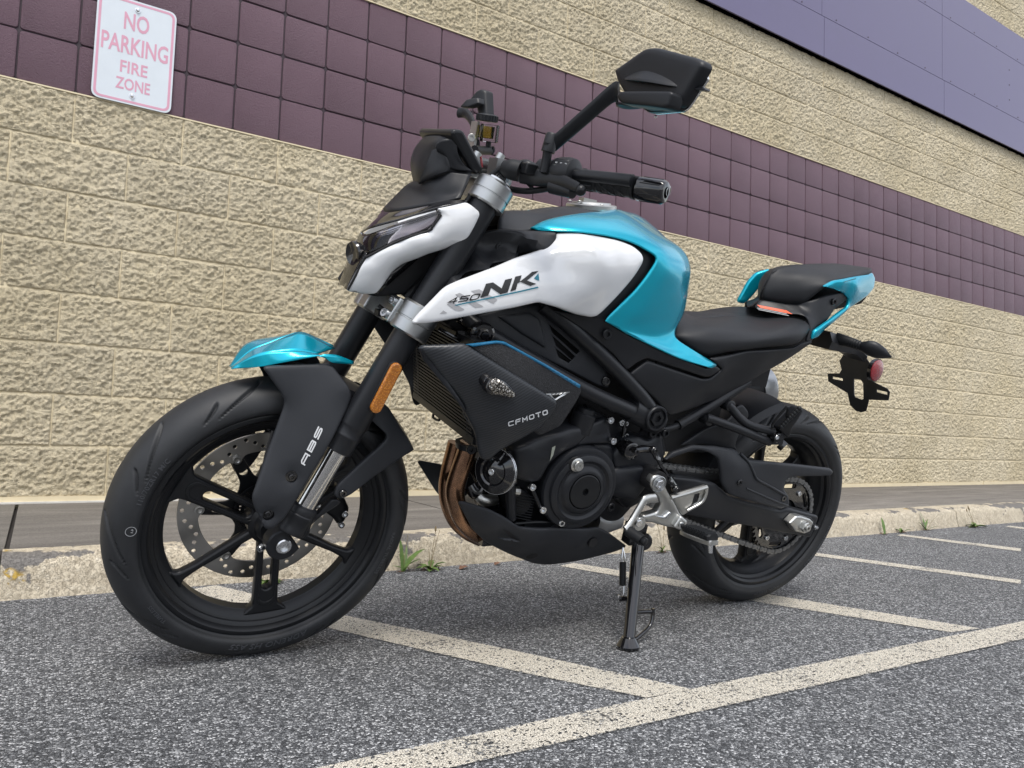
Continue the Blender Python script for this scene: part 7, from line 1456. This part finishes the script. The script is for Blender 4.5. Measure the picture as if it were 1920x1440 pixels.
for k in range(9):
    p_ = Vector([(0.2066,0.186,0.5805),(0.188,0.208,0.6349)][0]).lerp(Vector([(0.2066,0.186,0.5805),(0.188,0.208,0.6349)][1]), k / 8); b.sphere(p_, .0065, 8, 6)
x = b.build('rubber_studs', 'rubber', bike); sub(x, pg)
b = MB(); b.lathe([(-.02, .012), (.008, .012), (.010, .010)], [(0.2059,0.178,0.5501)][0], (.1, 1, 0), 20); x = b.build('hanger_joint', 'gloss', bike); sub(x, ph)
b = MB(); b.lathe([(-.01, .013), (.004, .013)], [(0.1559,0.165,0.5231)][0], (-.5, .8, -.5), 16); x = b.build('joint_cap', 'gloss', bike); sub(x, ph)
b = MB(); b.bolt([(0.2151,0.186,0.553)][0], (.1, 1, .1), .006, .005); x = b.build('joint_bolt', 'steel', bike); sub(x, ph)
# ---- side stand
foot = Vector((.632, .291, .090)); pv = Vector([(0.544,0.15,0.2678)][0]); ft_ = Vector([(0.6294,0.286,0.0898)][0])
b = MB(); b.tube([pv, pv.lerp(ft_, .5), ft_], lambda t: .0150 - .0015 * t, 20, 4); sd_ = b.build('side_stand', 'gloss', bike, 40)
zl = Vector((-.00225, -.29597, .9552)); gz = Vector((RB[2][0], RB[2][1], RB[2][2]))   # world up in bike axes
b = MB(); g_ = gz.normalized(); fc = ft_ - g_ * ((bike.matrix_world @ ft_).z - .004); u1 = g_.orthogonal().normalized(); u2 = g_.cross(u1)
b.rings([[fc + g_ * t + (u1 * math.cos(a) * r * 1.0 + u2 * math.sin(a) * r) for a in np.linspace(0, 2 * PI, 24, endpoint=False)] for t, r in ((-.003, .024), (.004, .026), (.008, .024), (.022, .0155))]); x = b.build('stand_foot', 'gloss', bike, 40); sub(x, sd_)
b = MB(); b.lathe([(-.030, .021), (.010, .021), (.013, .018), (.013, .010)], [(0.5335,0.15,0.2742)][0], (.25, 1, .2), 24); b.box(pv + Vector((.008, -.012, .022)), (.045, .030, .050)); x = b.build('stand_pivot', 'gloss', bike, 40); sub(x, sd_)
b = MB(); b.bolt([(0.5423,0.164,0.2813)][0], (.25, 1, .2), .009, .006); x = b.build('pivot_bolt', 'steel', bike); sub(x, sd_)
sp0, sp1, sp2 = P3([(0.5955,0.16,0.2633),(0.5956,0.17,0.2326),(0.5989,0.19,0.1853)]); b = MB(); b.tube([sp1, sp2], .0075, 14, 0)
for k in range(26): c = sp1.lerp(sp2, k / 25); b.lathe([(-.0009, .0073), (0, .0084), (.0009, .0073)], c, sp2 - sp1, 12)
x = b.build('stand_spring', 'satin', bike, 40); sub(x, sd_)
b = MB(); b.tube([(0.5923,0.155,0.2624),(0.5985,0.165,0.2456),(0.5984,0.17,0.2328)], .0018, 6); b.tube([(0.5923,0.155,0.2624),(0.5901,0.167,0.2427),(0.5896,0.17,0.2322)], .0018, 6); b.tube([(0.5937,0.19,0.1832),(0.5971,0.2,0.165),(0.6052,0.204,0.1578),(0.614,0.204,0.162),(0.615,0.202,0.1684)], .0024, 8); x = b.build('spring_hook', 'steel', bike); sub(x, sd_)
b = MB(); b.tube([(0.5946,0.205,0.1591),(0.6111,0.206,0.1601)], .006, 10); b.tube([(0.583,0.228,0.1352),(0.5565,0.23,0.136),(0.5333,0.232,0.1358),(0.5303,0.232,0.1424)], .0046, 10); b.tube([(0.5305,0.232,0.1431),(0.5312,0.238,0.1252),(0.5413,0.246,0.1069),(0.5698,0.256,0.0957),(0.6045,0.266,0.0841)], .0046, 10); x = b.build('stand_prong', 'gloss', bike, 60); sub(x, sd_)
# added battery / shock space fillers, black for the dark between the covers
b = MB(); b.box((.42, 0, .60), (.24, .14, .26)); b.box((.30, 0, .70), (.30, .12, .10)); b.box((.70, 0, .60), (.30, .15, .25)); b.build('inner_filler', 'dark', bike)
# ABS lettering on the front mudguard side
AF = PANEL_FN[sp[0].name] if isinstance(sp, tuple) else None
q_ = [(1.3551,0.4566),(1.3268,0.5229),(1.3641,0.4613)]
stroke_text('lettering', 'ABS', q_[0], q_[1], q_[2], 'grey_print', AF, sp[0], .24, .24)
